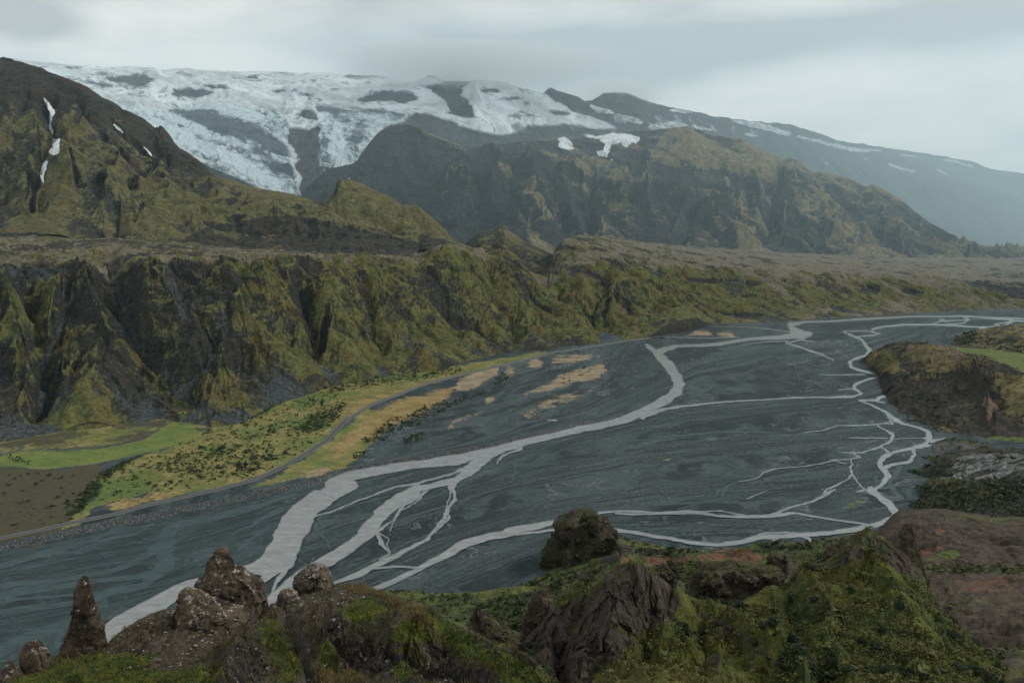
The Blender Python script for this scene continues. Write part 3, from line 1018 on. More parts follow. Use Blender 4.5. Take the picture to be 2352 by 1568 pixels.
m, g = new_mat("road_gravel")
p = g.pos()
n_ = g.noise(p, 0.5, 5, 0.7)
rf = g.attr('across')
rc = g.mix(g.step(rf, 0.25, 0.5), (0.10, 0.102, 0.095), (0.050, 0.055, 0.056))
rc = g.mix(g.math('MULTIPLY', g.step(g.math('ABSOLUTE', g.math('SUBTRACT', rf, 0.75)), 0.12, 0.05), 0.0), rc, (0.12, 0.13, 0.13))
rc = g.vmath('SCALE', rc, g.remap(n_, 0.3, 0.7, 0.75, 1.25))
finish(g, rc, 0.9, n_, 0.3, 0.4, 0.2)
road = cut_sheet("road", G_, road_f, 0.12, m, dict(across=np.clip(road_f / 7.0, 0, 1)))
tag(road, "narrow dark gravel road curving along the foot of the cliffs", "road", "structure")

# ------------------------------------------------------------------ terrain masses across the valley
def D_of(px, py):
    return float(gnd(px, py)[1])


def with_D(pts, dists):
    """attach distances (given at some px) to a drawn line"""
    dx = np.array([d[0] for d in dists], float)
    dy = np.array([d[1] for d in dists], float)
    return [(p[0], p[1], float(np.interp(p[0], dx, dy))) for p in pts]


def add_spurs(s, spurs):
    """ribs (+) and gullies (-) surveyed on the face: (points, half width px, metres)"""
    P, Q = s.px()
    for pts, w, amp in spurs:
        d = polydist(P + 5 * s.jx, Q + 5 * s.jy, [p[:2] for p in pts])
        k = np.clip(1 - d / (w * 1.8), 0, 1)
        s.Z = s.Z + amp * (k * k * (3 - 2 * k) * 0.55 + k * 0.45)


def terr(Z, h, k, ph):
    """rock ledges: height pulled towards steps of h metres"""
    q = Z / h + ph
    f = q - np.floor(q)
    return (np.floor(q) + sstep(f, 0.25, 0.75) - q) * h * k


KW = {}


def mass(px0, px1, ncol, lines, rows, wts, wl, amp, octs=4, seed=1, spurs=(), ledge=0, ledgek=0.5, rough=0.0, sharp=0.6, sm=9, warp=0.0, branch=1.0, gain=0.48, roughwl=None, fadeP=None, lean=0.0, soft=None):
    """a sheet with ribs and gullies; wts gives (rib amount, ledge amount) at each line"""
    s = loft(px0, px1, ncol, lines, rows, sm)
    tt = np.arange(len(lines))
    we = np.interp(s.T, tt, [w[0] for w in wts])
    wlg = np.interp(s.T, tt, [w[1] for w in wts])
    s.jx, s.jy = fbm(s.X, s.Y + s.Z * 0.6, wl * 0.7, 4, 0.55, seed + 50), fbm(s.X, s.Y + s.Z * 0.6, wl * 0.7, 4, 0.55, seed + 60)
    if spurs:
        add_spurs(s, spurs)
    if soft:
        k = sstep(s.px()[0], soft[0], soft[1])
        k = k * sstep(s.T, 1.0, 1.7)
        s.Z = s.Z * (1 - k) + blur2(s.Z, 41) * k
    s.grad(9)
    ux, uy = s.X + warp * s.jx, s.Y + warp * s.jy
    gm = np.hypot(s.gx, s.gy)
    e, rv = erode(ux, uy, s.gx - lean * gm, s.gy, wl, amp, octs, gain, seed, sharp, 2.1, branch)
    if fadeP:
        we = we * (1 - fadeP[2] * sstep(s.px()[0], fadeP[0], fadeP[1]))
    s.Z = s.Z + e * we
    s.ridge = rv
    if ledge:
        ph = fbm(s.X, s.Y, wl * 1.5, 3, 0.5, seed + 3) * 0.9
        s.Z = s.Z + terr(s.Z, ledge, ledgek, ph) * wlg
        s.Z = s.Z + terr(s.Z, ledge * 0.37, ledgek * 0.8, ph * 2.1 + 0.4) * wlg
    if rough:
        r = roughwl or wl * 0.3
        s.Z = s.Z + rough * (ridged(s.X + s.jx * r, s.Y + s.jy * r, r, 4, 0.55, seed + 90) - 0.4) * (np.maximum(we, 0.15) if wts[0][0] else we)
    s.grad(2)
    s.slope = np.hypot(s.gx, s.gy)
    s.nx, s.ny = fbm(s.X, s.Y, wl * 1.2, 5, 0.6, seed + 70), fbm(s.X, s.Y, wl * 0.35, 4, 0.6, seed + 80)
    return s


# ---- plateau wall with its grassy bench
foot = [(-260, 1075), (0, 1022), (200, 985), (380, 967), (480, 985), (560, 975), (640, 930), (760, 885), (880, 868), (1000, 850), (1100, 825), (1200, 806), (1300, 795), (1400, 783),
        (1500, 773), (1580, 758), (1640, 745), (1700, 741), (1800, 738), (1950, 728), (2100, 719), (2250, 711), (2700, 700)]
footD = [(p[0], D_of(p[0], p[1])) for p in foot]
edge_ = [(-260, 612), (0, 609), (100, 604), (200, 606), (300, 601), (420, 600), (500, 606), (560, 604), (640, 590), (700, 592), (760, 602), (830, 592), (930, 604), (1010, 588), (1100, 590),
         (1180, 604), (1255, 640), (1300, 618), (1370, 606), (1460, 604), (1600, 612), (1750, 622), (1900, 628), (2100, 634), (2250, 636), (2700, 640)]
edD = [(-260, 1290), (0, 1300), (500, 1400), (760, 1560), (1000, 1850), (1255, 2120), (1300, 2240), (1600, 2620), (2100, 2960), (2700, 3200)]
mid1 = [(-260, 880), (0, 850), (200, 830), (330, 830), (420, 850), (520, 860), (640, 820), (800, 785), (1000, 770), (1200, 750), (1400, 732), (1560, 722), (1640, 712), (1800, 700), (2000, 690), (2250, 682), (2700, 674)]
m1D = [(a, b + 0.42 * (np.interp(a, [q[0] for q in edD], [q[1] for q in edD]) - b)) for a, b in footD]
mid2 = [(-260, 690), (0, 680), (200, 690), (400, 670), (600, 660), (800, 660), (1000, 650), (1180, 665), (1255, 700), (1330, 660), (1450, 655), (1600, 655), (1800, 652), (2100, 655), (2700, 656)]
m2D = [(a, b + 0.74 * (np.interp(a, [q[0] for q in edD], [q[1] for q in edD]) - b)) for a, b in footD]
far_ = [(-260, 540), (0, 540), (200, 545), (400, 556), (560, 568), (700, 580), (800, 583), (900, 585), (1010, 578), (1100, 572), (1180, 590), (1255, 615), (1290, 552), (1330, 541), (1400, 545),
        (1500, 558), (1700, 572), (1900, 583), (2100, 592), (2350, 592), (2700, 596)]
farD = [(-260, 2250), (500, 2250), (700, 2060), (800, 1880), (1000, 2050), (1100, 2080), (1255, 2270), (1300, 3000), (1600, 3900), (2100, 4400), (2700, 4500)]
L = [('z', [(p[0], D_of(p[0], p[1]) - 40, -40) for p in foot]),
     ('p', with_D(foot, footD)),
     ('p', with_D(mid1, m1D)),
     ('p', with_D(mid2, m2D)),
     ('p', with_D(edge_, edD), 1),
     ('p', with_D(far_, farD)),
     ('z', [(p[0], p[1] + 900, 40) for p in farD])]
SPUR = [  # spurs (+) and gullies (-), surveyed on sheets 4 and 5
    (reg(4, [(480, 290), (540, 500), (590, 620), (560, 760), (470, 860)]), 34, 24),
    (reg(4, [(600, 130), (680, 400), (760, 560), (880, 680), (1000, 790)]), 26, -26),
    (reg(4, [(160, 260), (200, 420), (230, 600), (240, 740), (200, 880)]), 18, -32),
    (reg(4, [(0, 260), (60, 420), (130, 560), (180, 660)]), 34, 16),
    (reg(4, [(350, 240), (320, 380), (290, 420)]), 18, 14), (reg(4, [(400, 250), (370, 380), (300, 520), (240, 640)]), 14, -18),
    (reg(4, [(820, 240), (830, 330), (950, 430), (1100, 520), (1140, 600)]), 34, 34),
    (reg(4, [(800, 400), (780, 520), (900, 580), (1080, 610)]), 20, 16),
    (reg(4, [(960, 300), (1040, 420), (1130, 520), (1170, 590), (1100, 690), (1000, 790)]), 16, -24),
    (reg(4, [(1230, 260), (1290, 420), (1330, 520), (1500, 640), (1700, 760)]), 34, 24),
    (reg(4, [(1640, 160), (1690, 300), (1730, 420), (1735, 530), (1700, 620)]), 15, -42),
    (reg(4, [(1780, 330), (1850, 460), (1890, 600), (1930, 720)]), 26, 26),
    (reg(4, [(1440, 210), (1520, 360), (1620, 480), (1780, 560)]), 22, 16),
    (reg(5, [(340, 380), (430, 500), (540, 620), (640, 700)]), 26, 22), (reg(5, [(200, 180), (260, 330), (250, 470), (300, 560)]), 12, -20),
    (reg(5, [(520, 200), (640, 360), (700, 460)]), 14, -16), (reg(5, [(650, 90), (860, 280), (1020, 450), (1150, 590)]), 24, 20),
    (reg(5, [(890, 120), (920, 300), (1010, 400), (1030, 500)]), 14, -26), (reg(5, [(960, 120), (1150, 280), (1340, 430), (1480, 560)]), 26, 24),
    (reg(5, [(1110, 60), (1200, 220), (1250, 270), (1300, 330)]), 24, -26),
    (reg(5, [(1500, 270), (1440, 350), (1450, 420), (1520, 500)]), 20, -30), (reg(5, [(1540, 280), (1650, 300), (1800, 350), (1904, 440)]), 30, 26),
    (reg(6, [(0, 330), (60, 380), (110, 430)]), 20, 16), (reg(6, [(-250, 100), (100, 200), (400, 240)]), 10, -12),
    (reg(6, [(1640, 120), (1800, 160), (1904, 180)]), 10, -14), (reg(6, [(1500, 160), (1650, 260), (1760, 340)]), 16, -12),
]
SPUR = [(p_, w_ * 1.25, a_ * 1.25) for p_, w_, a_ in SPUR]
wall = mass(-260, 2640, 1400, L, [6, 110, 120, 110, 110, 44], [(0, 0), (0.12, 0.05), (1, 0.8), (1, 1), (0.65, 0.5), (0.22, 0.1), (0.1, 0)], 150, 14, 6, 11, SPUR, 26, 0.14, 8, 0.80, warp=45, gain=0.62, fadeP=(1500, 1800, 0.45), lean=0.55, soft=(1450, 1750))
wall.Z = wall.Z + sstep(wall.T, 3.9, 4.2) * (5.0 * fbm(wall.X, wall.Y, 170, 5, 0.55, 321) + 3.0 * fbm(wall.X, wall.Y * 0.5, 60, 4, 0.55, 323))
P_, Q_ = wall.px()
right = sstep(P_, 1250, 1900)
top = sstep(wall.T, 3.85, 4.05)
moss = 0.60 + 0.12 * sstep(P_, 500, 900) + 0.75 * wall.ridge - 0.45 * sstep(wall.slope, 1.5, 3.2) + 0.42 * wall.nx + 0.18 * right - 0.45 * sstep(wall.T, 3.45, 3.75) * sstep(P_, 620, 420) - 0.15 * sstep(wall.T, 2.0, 1.2) - 0.10 * sstep(P_, 500, 0)
moss = moss * (1 - top) + top * (0.55 + 0.6 * wall.nx)
scree = 0.16 - 0.75 * wall.ridge + 0.25 * sstep(wall.T, 3.45, 3.75) * sstep(P_, 620, 420) - 0.25 * sstep(wall.slope, 1.2, 2.2) + 0.3 * sstep(wall.T, 1.9, 1.1) * sstep(P_, 1100, 600) + 0.25 * wall.ny * (1 - top)
for pts, w, k in ((reg(4, [(600, 120), (640, 260), (680, 420), (760, 560), (880, 680), (1000, 800)]), 46, 0.75), (reg(4, [(1180, 590), (1100, 690), (1010, 800), (1060, 860), (1180, 920), (1320, 980)]), 20, 0.85),
                  (reg(4, [(410, 260), (360, 400), (280, 560), (240, 680), (210, 900)]), 26, 0.7), (reg(4, [(930, 190), (980, 300), (1020, 390)]), 40, 0.6),
                  (reg(4, [(660, 860), (760, 890), (860, 900)]), 40, 0.5), (reg(4, [(1500, 690), (1620, 750), (1700, 790)]), 26, 0.5), (reg(4, [(1230, 130), (1290, 200)]), 30, 0.6),
                  (reg(4, [(860, 90), (920, 140), (1010, 190)]), 44, 0.5), (reg(5, [(600, 110), (530, 170)]), 26, 0.5), (reg(4, [(500, 130), (540, 200), (580, 330)]), 30, 0.5)):
    d = polydist(P_ + 12 * wall.jx, Q_ + 6 * wall.jy, pts)
    kk = k * sstep(d, w * 0.62, w * 0.05) * (0.8 + 0.5 * wall.ny)
    scree = np.maximum(scree, kk)
    moss = moss - 0.8 * kk
for t in ([(360, 190), (420, 170), (450, 205), (390, 225)], [(470, 185), (600, 180), (700, 195), (640, 215), (520, 210)], [(730, 175), (800, 160), (960, 240), (950, 265), (840, 235), (760, 215)], [(220, 365), (330, 355), (470, 375), (440, 395), (300, 390)],
          [(1500, 155), (1640, 120), (1904, 150), (2000, 170), (2000, 300), (1860, 290), (1740, 240), (1620, 220)], [(1000, 200), (1120, 220), (1100, 260), (1010, 240)], [(60, 170), (200, 175), (330, 190), (210, 200), (80, 195)], [(1220, 230), (1350, 250), (1340, 275), (1240, 260)]):
    f = sstep(poly(P_ + 9 * wall.jx + 5 * wall.ny, Q_ + 4 * wall.jy, reg(6, t)), -4, 5)
    moss = moss - 0.9 * f
    scree = scree + 0.15 * f
    wall.Z = wall.Z - 7 * f
moss = moss - 0.30 * right * (0.6 + wall.nx)
tan_ = np.clip(top * (0.46 + 0.9 * wall.ny + 0.55 * wall.nx) + 0.58 * right * (1 + 1.5 * wall.nx + 0.8 * wall.ny) * (0.6 + 0.4 * sstep(wall.T, 2.2, 3.6)) - 0.06, 0, 1)
tan_ = np.maximum(tan_, sstep(wall.T, 1.35, 1.0) * sstep(P_, 1560, 1680) * 0.5)
scree = np.where(top > 0.5, scree * 0.6, scree)
M_WALL = terrain_mat("wall_terrain", [(0.022, 0.023, 0.020), (0.045, 0.043, 0.036), (0.036, 0.032, 0.026)], [(0.040, 0.050, 0.020), (0.112, 0.112, 0.038), (0.092, 0.076, 0.029)],
                     [(0.036, 0.043, 0.044), (0.056, 0.063, 0.063)], [(0.105, 0.092, 0.066), (0.145, 0.125, 0.092)], 2.2, 3.0, 0.5)
o = sheet_mesh("hill", wall, M_WALL, dict(moss=moss, scree=scree, tan=tan_))
tag(o, "mossy gullied wall of the grassy plateau standing along the far side of the river plain", "plateau", "structure")

# ---- green mountain at the far side of the plateau
cre = reg(1, [(-400, 280), (-200, 300), (0, 330), (60, 340), (160, 366), (310, 410), (400, 452), (480, 492), (560, 542), (640, 602), (700, 637), (760, 668), (850, 722), (950, 792), (1040, 862), (1130, 962),
              (1200, 1000), (1290, 1060), (1400, 1140)])
creD = [(-200, 3300), (0, 3500), (200, 3450), (400, 3300), (480, 3050), (600, 2900)]
mm = reg(1, [(-400, 700), (0, 640), (200, 640), (300, 690), (450, 700), (560, 740), (700, 780), (850, 900), (950, 950), (1100, 1030), (1200, 1080), (1400, 1180)])
ml = reg(1, [(-400, 1050), (0, 1010), (200, 1000), (400, 960), (560, 1000), (700, 1060), (850, 1100), (1000, 1130), (1200, 1180), (1400, 1230)])
ft = reg(1, [(-400, 1310), (0, 1285), (300, 1290), (600, 1320), (800, 1330), (1000, 1340), (1400, 1370)])
L = [('p', with_D(ft, [(-200, 2180), (600, 2150)])), ('p', with_D(ml, [(-200, 2480), (600, 2440)])), ('p', with_D(mm, [(-200, 2880), (300, 2850), (600, 2640)])),
     ('p', with_D(cre, creD)), ('z', [(p[0], p[1] + 900, 450) for p in creD])]
SPUR = [(reg(1, [(250, 560), (280, 720), (290, 830), (240, 900), (230, 1010), (200, 1130)]), 18, -30),
      (reg(1, [(440, 690), (380, 760), (330, 860), (360, 960)]), 30, 30), (reg(1, [(500, 700), (640, 800), (700, 950), (640, 1060)]), 30, 24),
      (reg(1, [(620, 690), (700, 760), (800, 820), (840, 870), (720, 960), (660, 1060), (640, 1250)]), 20, -26),
      (reg(1, [(0, 620), (60, 720), (160, 800), (230, 850)]), 30, 24), (reg(1, [(160, 1060), (260, 1020), (420, 1010), (560, 1080), (640, 1150)]), 30, 24),
      (reg(1, [(900, 740), (860, 820), (950, 900), (1120, 960)]), 20, 24), (reg(1, [(200, 500), (250, 560), (330, 640)]), 20, -18),
      (reg(1, [(0, 900), (100, 960), (200, 1060)]), 24, 26)]
mtn = mass(-260, 640, 620, L, [90, 100, 120, 40], [(0.25, 0.2), (1, 0.6), (1, 1), (0.35, 0.7), (0.2, 0)], 330, 34, 6, 23, SPUR, 60, 0.10, 5, 0.80, warp=60, gain=0.50, lean=0.3)
P_, Q_ = mtn.px()
hi = sstep(mtn.T + 0.5 * mtn.nx, 1.75, 2.45)
moss = 0.60 + 0.75 * mtn.ridge - 0.45 * sstep(mtn.slope, 1.4, 3.0) + 0.35 * mtn.nx - 0.72 * hi
scree = 0.04 - 0.6 * mtn.ridge + 0.2 * mtn.ny + 0.2 * hi
M_GREEN = terrain_mat("green_mountain_terrain", [(0.026, 0.029, 0.026), (0.050, 0.046, 0.038), (0.046, 0.036, 0.028)], [(0.054, 0.057, 0.027), (0.116, 0.110, 0.050), (0.092, 0.080, 0.040)],
                      [(0.042, 0.048, 0.046), (0.062, 0.066, 0.062)], [(0.115, 0.10, 0.066), (0.14, 0.12, 0.08)], 4.5, 6.0, 0.42)
o = sheet_mesh("mountain", mtn, M_GREEN, dict(moss=moss, scree=scree, tan=np.zeros_like(moss)))
tag(o, "steep green and dark brown mountain rising behind the plateau with thin snow gullies", "mountain", "structure")

# ---- rounded hills in front of the icefall
cre = reg(1, [(560, 1330), (640, 1230), (720, 1170), (800, 1110), (900, 1040), (1000, 1010), (1130, 968), (1200, 976), (1300, 1000), (1400, 1036), (1500, 1050), (1600, 1072), (1700, 1106), (1790, 1112), (1830, 1140),
              (1904, 1190), (2000, 1245), (2100, 1300)])
ft = reg(1, [(560, 1420), (700, 1330), (900, 1330), (1100, 1345), (1300, 1360), (1500, 1380), (1780, 1400), (2100, 1420)])
mm = reg(1, [(560, 1380), (680, 1280), (800, 1240), (960, 1200), (1100, 1200), (1300, 1190), (1500, 1180), (1650, 1200), (1800, 1225), (2100, 1290)])
L = [('z', [(100, 1900, 150), (1000, 1900, 150)]), ('p', with_D(ft, [(200, 2120), (800, 2080)])), ('p', with_D(mm, [(200, 2400), (800, 2420)])), ('p', with_D(cre, [(200, 2700), (480, 2850), (800, 2800)])),
     ('z', [(100, 3400, 250), (1000, 3400, 250)])]
SPUR = [(reg(1, [(640, 1200), (800, 1120), (900, 1090), (1000, 1060)]), 16, 18), (reg(1, [(900, 1090), (880, 1150), (760, 1210), (660, 1260)]), 10, -22),
      (reg(1, [(1100, 1260), (1300, 1190), (1540, 1180), (1800, 1215)]), 12, 16), (reg(1, [(1100, 1320), (1250, 1260), (1500, 1260), (1700, 1270)]), 14, -26), (reg(1, [(1300, 1060), (1200, 1150), (1100, 1220)]), 12, -12)]
hil = mass(230, 960, 520, L, [6, 80, 80, 30], [(0, 0), (0.7, 0.5), (0.9, 0.7), (0.25, 0.3), (0.2, 0)], 190, 17, 5, 31, SPUR, 30, 0.4, 8, 0.6, warp=40)
P_, Q_ = hil.px()
moss = 0.68 + 0.6 * hil.ridge - 0.5 * sstep(hil.slope, 0.8, 1.6) + 0.35 * hil.nx
dark_patch = np.maximum(GRx := sstep(poly(P_, Q_, reg(1, [(980, 1330), (1090, 1262), (1250, 1225), (1440, 1195), (1560, 1185), (1640, 1190), (1760, 1225), (1904, 1240), (2100, 1280), (2300, 1330), (2300, 1420), (1300, 1420)])), -6, 8),
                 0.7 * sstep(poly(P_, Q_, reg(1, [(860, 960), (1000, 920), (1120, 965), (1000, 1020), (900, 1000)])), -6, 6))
moss = moss - 0.62 * dark_patch  # less moss on the dark lower slope and patch
scree = -0.15 - 0.4 * hil.ridge + 0.2 * hil.ny + 0.35 * dark_patch
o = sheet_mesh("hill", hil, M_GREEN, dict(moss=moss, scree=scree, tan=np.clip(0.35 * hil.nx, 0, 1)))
tag(o, "low rounded green hills below the snout of the glacier", "hill", "structure")

# ---- the pointed green horn and its dark lower slope
cre = reg(2, [(-220, 1090), (-120, 1000), (-20, 935), (0, 905), (30, 870), (58, 785), (85, 765), (125, 756), (200, 790), (290, 832), (400, 880), (470, 912), (560, 962), (600, 1000), (640, 1058), (700, 1098), (780, 1128),
              (880, 1160), (960, 1200)])
ben = reg(2, [(-220, 1160), (-120, 1040), (0, 985), (150, 1002), (350, 1034), (500, 1058), (690, 1108), (830, 1160), (960, 1220)])
ft = reg(2, [(-220, 1260), (0, 1180), (150, 1190), (300, 1190), (500, 1190), (640, 1180), (830, 1190), (960, 1260)])
L = [('z', [(600, 2130, 60), (1200, 2200, 60)]), ('p', with_D(ft, [(650, 2200), (1150, 2280)])), ('p', with_D(ben, [(650, 2500), (1150, 2550)]), 1), ('p', with_D(cre, [(650, 2720), (800, 2850), (1150, 2700)])),
     ('z', [(600, 3300, 220), (1200, 3300, 200)])]
SPUR = [(reg(2, [(190, 940), (300, 990), (380, 1030)]), 9, -22), (reg(2, [(400, 890), (380, 960), (360, 1020)]), 10, -12), (reg(2, [(60, 790), (20, 870), (0, 960)]), 10, 20),
      (reg(2, [(480, 920), (560, 1000), (640, 1070)]), 10, 14)]
horn = mass(640, 1190, 480, L, [6, 70, 80, 30], [(0, 0), (0.8, 0.7), (0.5, 0.4), (0.2, 0.2), (0.2, 0)], 120, 14, 5, 37, SPUR, 26, 0.4, 6, 0.6, warp=25)
P_, Q_ = horn.px()
lo = sstep(horn.T, 2.02, 1.9)
moss = 0.92 + 0.3 * horn.ridge - 0.5 * sstep(horn.slope, 1.2, 2.2) + 0.25 * horn.nx - 0.75 * lo
scree = -0.2 - 0.35 * horn.ridge + 0.25 * lo + 0.2 * horn.ny
tan_ = 0.55 * sstep(np.abs(horn.T - 2.03), 0.12, 0.02)
o = sheet_mesh("hill", horn, M_GREEN, dict(moss=moss, scree=scree, tan=tan_))
tag(o, "pointed green horn of a hill with a dark slope beneath it", "hill", "structure")

# ---- small brown peak between horn and bench
cre = reg(2, [(640, 1200), (740, 1120), (770, 1092), (830, 1048), (900, 1032), (952, 1024), (1000, 1044), (1070, 1092), (1100, 1106), (1150, 1130), (1250, 1180)])
ft = reg(2, [(640, 1260), (900, 1190), (1010, 1185), (1250, 1230)])
L = [('z', [(980, 2500, 100), (1300, 2500, 100)]), ('p', with_D(ft, [(1000, 2700), (1300, 2700)])), ('p', with_D(cre, [(1000, 3050), (1300, 3050)])), ('z', [(980, 3500, 150), (1300, 3500, 150)])]
pk = mass(1010, 1290, 260, L, [6, 90, 30], [(0, 0), (0.7, 0.5), (0.3, 0.3), (0, 0)], 90, 12, 4, 41, [(reg(2, [(950, 1030), (965, 1100), (960, 1170)]), 12, 16)], 20, 0.4, 5, 0.6, warp=20)
P_, Q_ = pk.px()
moss = 0.35 + 0.4 * pk.ridge + 0.3 * pk.nx + 0.5 * sstep(poly(P_, Q_, reg(2, [(940, 1025), (1000, 1040), (1080, 1100), (1000, 1120), (960, 1090)])), -4, 4) + 0.4 * sstep(poly(P_, Q_, reg(2, [(930, 1150), (965, 1110), (1000, 1160), (950, 1180)])), -4, 4)
o = sheet_mesh("hill", pk, M_GREEN, dict(moss=moss, scree=0.25 - 0.3 * pk.ridge, tan=np.zeros_like(moss)))
tag(o, "small brown pyramid of a peak with a green flank between horn and bench", "hill", "structure")

# ---- brown crags of the great massif
cre = reg(2, [(-770, 1200), (-400, 1120), (-160, 880), (-120, 800), (-50, 730), (0, 722), (60, 708), (150, 690), (210, 600), (260, 530), (330, 480), (400, 462), (480, 470), (560, 520), (660, 560), (740, 590), (850, 592), (960, 572), (1100, 548),
              (1250, 545), (1400, 535), (1560, 515), (1720, 500)]) + reg(3, [(0, 480), (100, 485), (200, 520), (320, 540), (440, 560), (560, 610), (650, 650), (740, 722), (860, 740), (950, 762), (1080, 802), (1180, 842),
              (1260, 892), (1320, 942), (1400, 1002), (1500, 1062), (1620, 1112), (1800, 1152), (1904, 1172), (2200, 1200)])
creD = [(450, 5200), (700, 5300), (820, 5300), (1000, 5400), (1300, 5900), (1550, 6100), (1850, 5900), (2050, 5400), (2200, 5000), (2700, 5000)]
mm = [(450, 590), (640, 570), (700, 480), (760, 430), (860, 400), (1000, 395), (1150, 400), (1300, 400), (1450, 410), (1600, 400), (1750, 430), (1900, 460), (2050, 520), (2150, 560), (2350, 592), (2700, 600)]
ml = [(450, 600), (640, 585), (760, 500), (860, 470), (1000, 480), (1150, 480), (1300, 500), (1500, 500), (1700, 500), (1900, 530), (2050, 560), (2350, 600), (2700, 610)]
ft = [(450, 640), (760, 600), (900, 580), (1100, 580), (1300, 590), (1600, 600), (1900, 606), (2350, 612), (2700, 616)]
L = [('p', with_D(ft, [(450, 3700), (1100, 3700), (2000, 4300), (2700, 4500)])), ('p', with_D(ml, [(450, 4300), (1100, 4200), (2000, 4650), (2700, 4800)])), ('p', with_D(mm, [(450, 4800), (1100, 4600), (1500, 5000), (1900, 5100), (2700, 4900)])),
     ('p', with_D(cre, creD)), ('z', [(450, 6100, -20), (700, 6200, 120), (820, 6300, 350), (1300, 6800, 450), (1700, 7000, 350), (1900, 6800, 150), (2100, 6300, -10), (2700, 6000, -40)])]
SPUR = [(reg(2, [(890, 640), (960, 700), (1080, 730), (1200, 760), (1330, 770)]), 14, 36), (reg(2, [(1110, 730), (1130, 860), (1190, 960), (1200, 1050)]), 22, 90),
      (reg(2, [(1180, 760), (1320, 880), (1340, 1000)]), 16, 50), (reg(2, [(1440, 800), (1440, 940), (1440, 1060)]), 10, -80), (reg(2, [(1320, 780), (1520, 850), (1640, 960), (1800, 1080)]), 20, 80),
      (reg(2, [(280, 800), (440, 770), (560, 850), (760, 900), (900, 960), (800, 1060)]), 30, -110), (reg(2, [(560, 860), (680, 880), (800, 905)]), 8, 30),
      (reg(2, [(160, 730), (400, 740), (600, 760), (900, 800)]), 8, 30), (reg(2, [(860, 650), (880, 700), (900, 800)]), 18, 30), (reg(2, [(1700, 660), (1690, 780), (1700, 900)]), 12, -60),
      (reg(3, [(0, 690), (300, 720), (440, 760), (590, 800)]), 8, 60), (reg(3, [(310, 790), (390, 800), (400, 870)]), 14, -90), (reg(3, [(520, 820), (530, 920), (510, 1020)]), 18, -100),
      (reg(3, [(60, 900), (200, 980), (300, 1080), (430, 1110)]), 14, 80), (reg(3, [(100, 940), (60, 1040), (20, 1120)]), 12, -60), (reg(3, [(600, 830), (760, 900), (900, 1000), (1000, 1080)]), 18, 60),
      (reg(3, [(450, 590), (560, 650), (580, 740)]), 22, -60), (reg(3, [(400, 590), (480, 640), (530, 760)]), 18, 20), (reg(3, [(870, 820), (900, 880), (1000, 980), (1060, 1080)]), 14, 28),
      (reg(3, [(1100, 860), (1150, 900), (1200, 1010), (1280, 1100)]), 18, 28), (reg(3, [(1000, 850), (1080, 950), (1100, 1060)]), 12, -50), (reg(3, [(1400, 1060), (1540, 1130), (1620, 1170)]), 8, 30)]
crag = mass(430, 2640, 1150, L, [60, 100, 110, 110, 24], [(0.25, 0.2), (0.9, 0.7), (0.9, 1), (0.16, 0.5), (0.1, 0)], 480, 66, 6, 53, SPUR, 95, 0.16, 10, 0.80, warp=130, lean=0.35, gain=0.54)
P_, Q_ = crag.px()
lf = sstep(P_, 1050, 1350)
moss = -0.04 + 0.40 * lf + 0.85 * crag.ridge - 0.35 * sstep(crag.slope, 1.3, 2.8) + 0.5 * crag.nx + 0.1 * sstep(P_, 1800, 2100)
for pts, k in ((reg(2, [(1050, 720), (1180, 740), (1330, 880), (1300, 960), (1180, 980), (1130, 850), (1040, 780)]), .4), (reg(2, [(880, 620), (1010, 690), (1030, 740), (980, 760)]), .5), (reg(2, [(480, 480), (600, 500), (700, 560), (620, 540)]), .4),
               (reg(2, [(1310, 770), (1450, 780), (1640, 920), (1550, 930)]), .5), (reg(3, [(-60, 490), (60, 480), (240, 560), (460, 560), (600, 640), (540, 760), (590, 800), (420, 740), (240, 700), (0, 690), (-150, 640)]), .45)):
    moss = moss + k * sstep(poly(P_, Q_, pts), -8, 8)
gorge = sstep(poly(P_, Q_, reg(2, [(240, 800), (340, 780), (440, 770), (520, 800), (580, 860), (700, 880), (800, 900), (930, 960), (960, 1060), (800, 1090), (600, 980), (420, 880), (280, 840)])), -10, 10)
moss = moss - gorge
scree = 0.12 - 0.45 * crag.ridge + 0.3 * crag.ny - 0.3 * gorge
M_CRAG = terrain_mat("crag_terrain", [(0.018, 0.022, 0.024), (0.052, 0.048, 0.046), (0.034, 0.033, 0.031)], [(0.105, 0.090, 0.046), (0.185, 0.150, 0.090), (0.145, 0.120, 0.064)],
                     [(0.040, 0.044, 0.045), (0.062, 0.064, 0.064)], [(0.12, 0.10, 0.08), (0.14, 0.12, 0.09)], 8.0, 12.0, 0.45)
o = sheet_mesh("mountain", crag, M_CRAG, dict(moss=moss, scree=scree, tan=np.zeros_like(moss)))
tag(o, "broad brown crags of the massif, cut by dark ravines below the ice", "mountain", "structure")

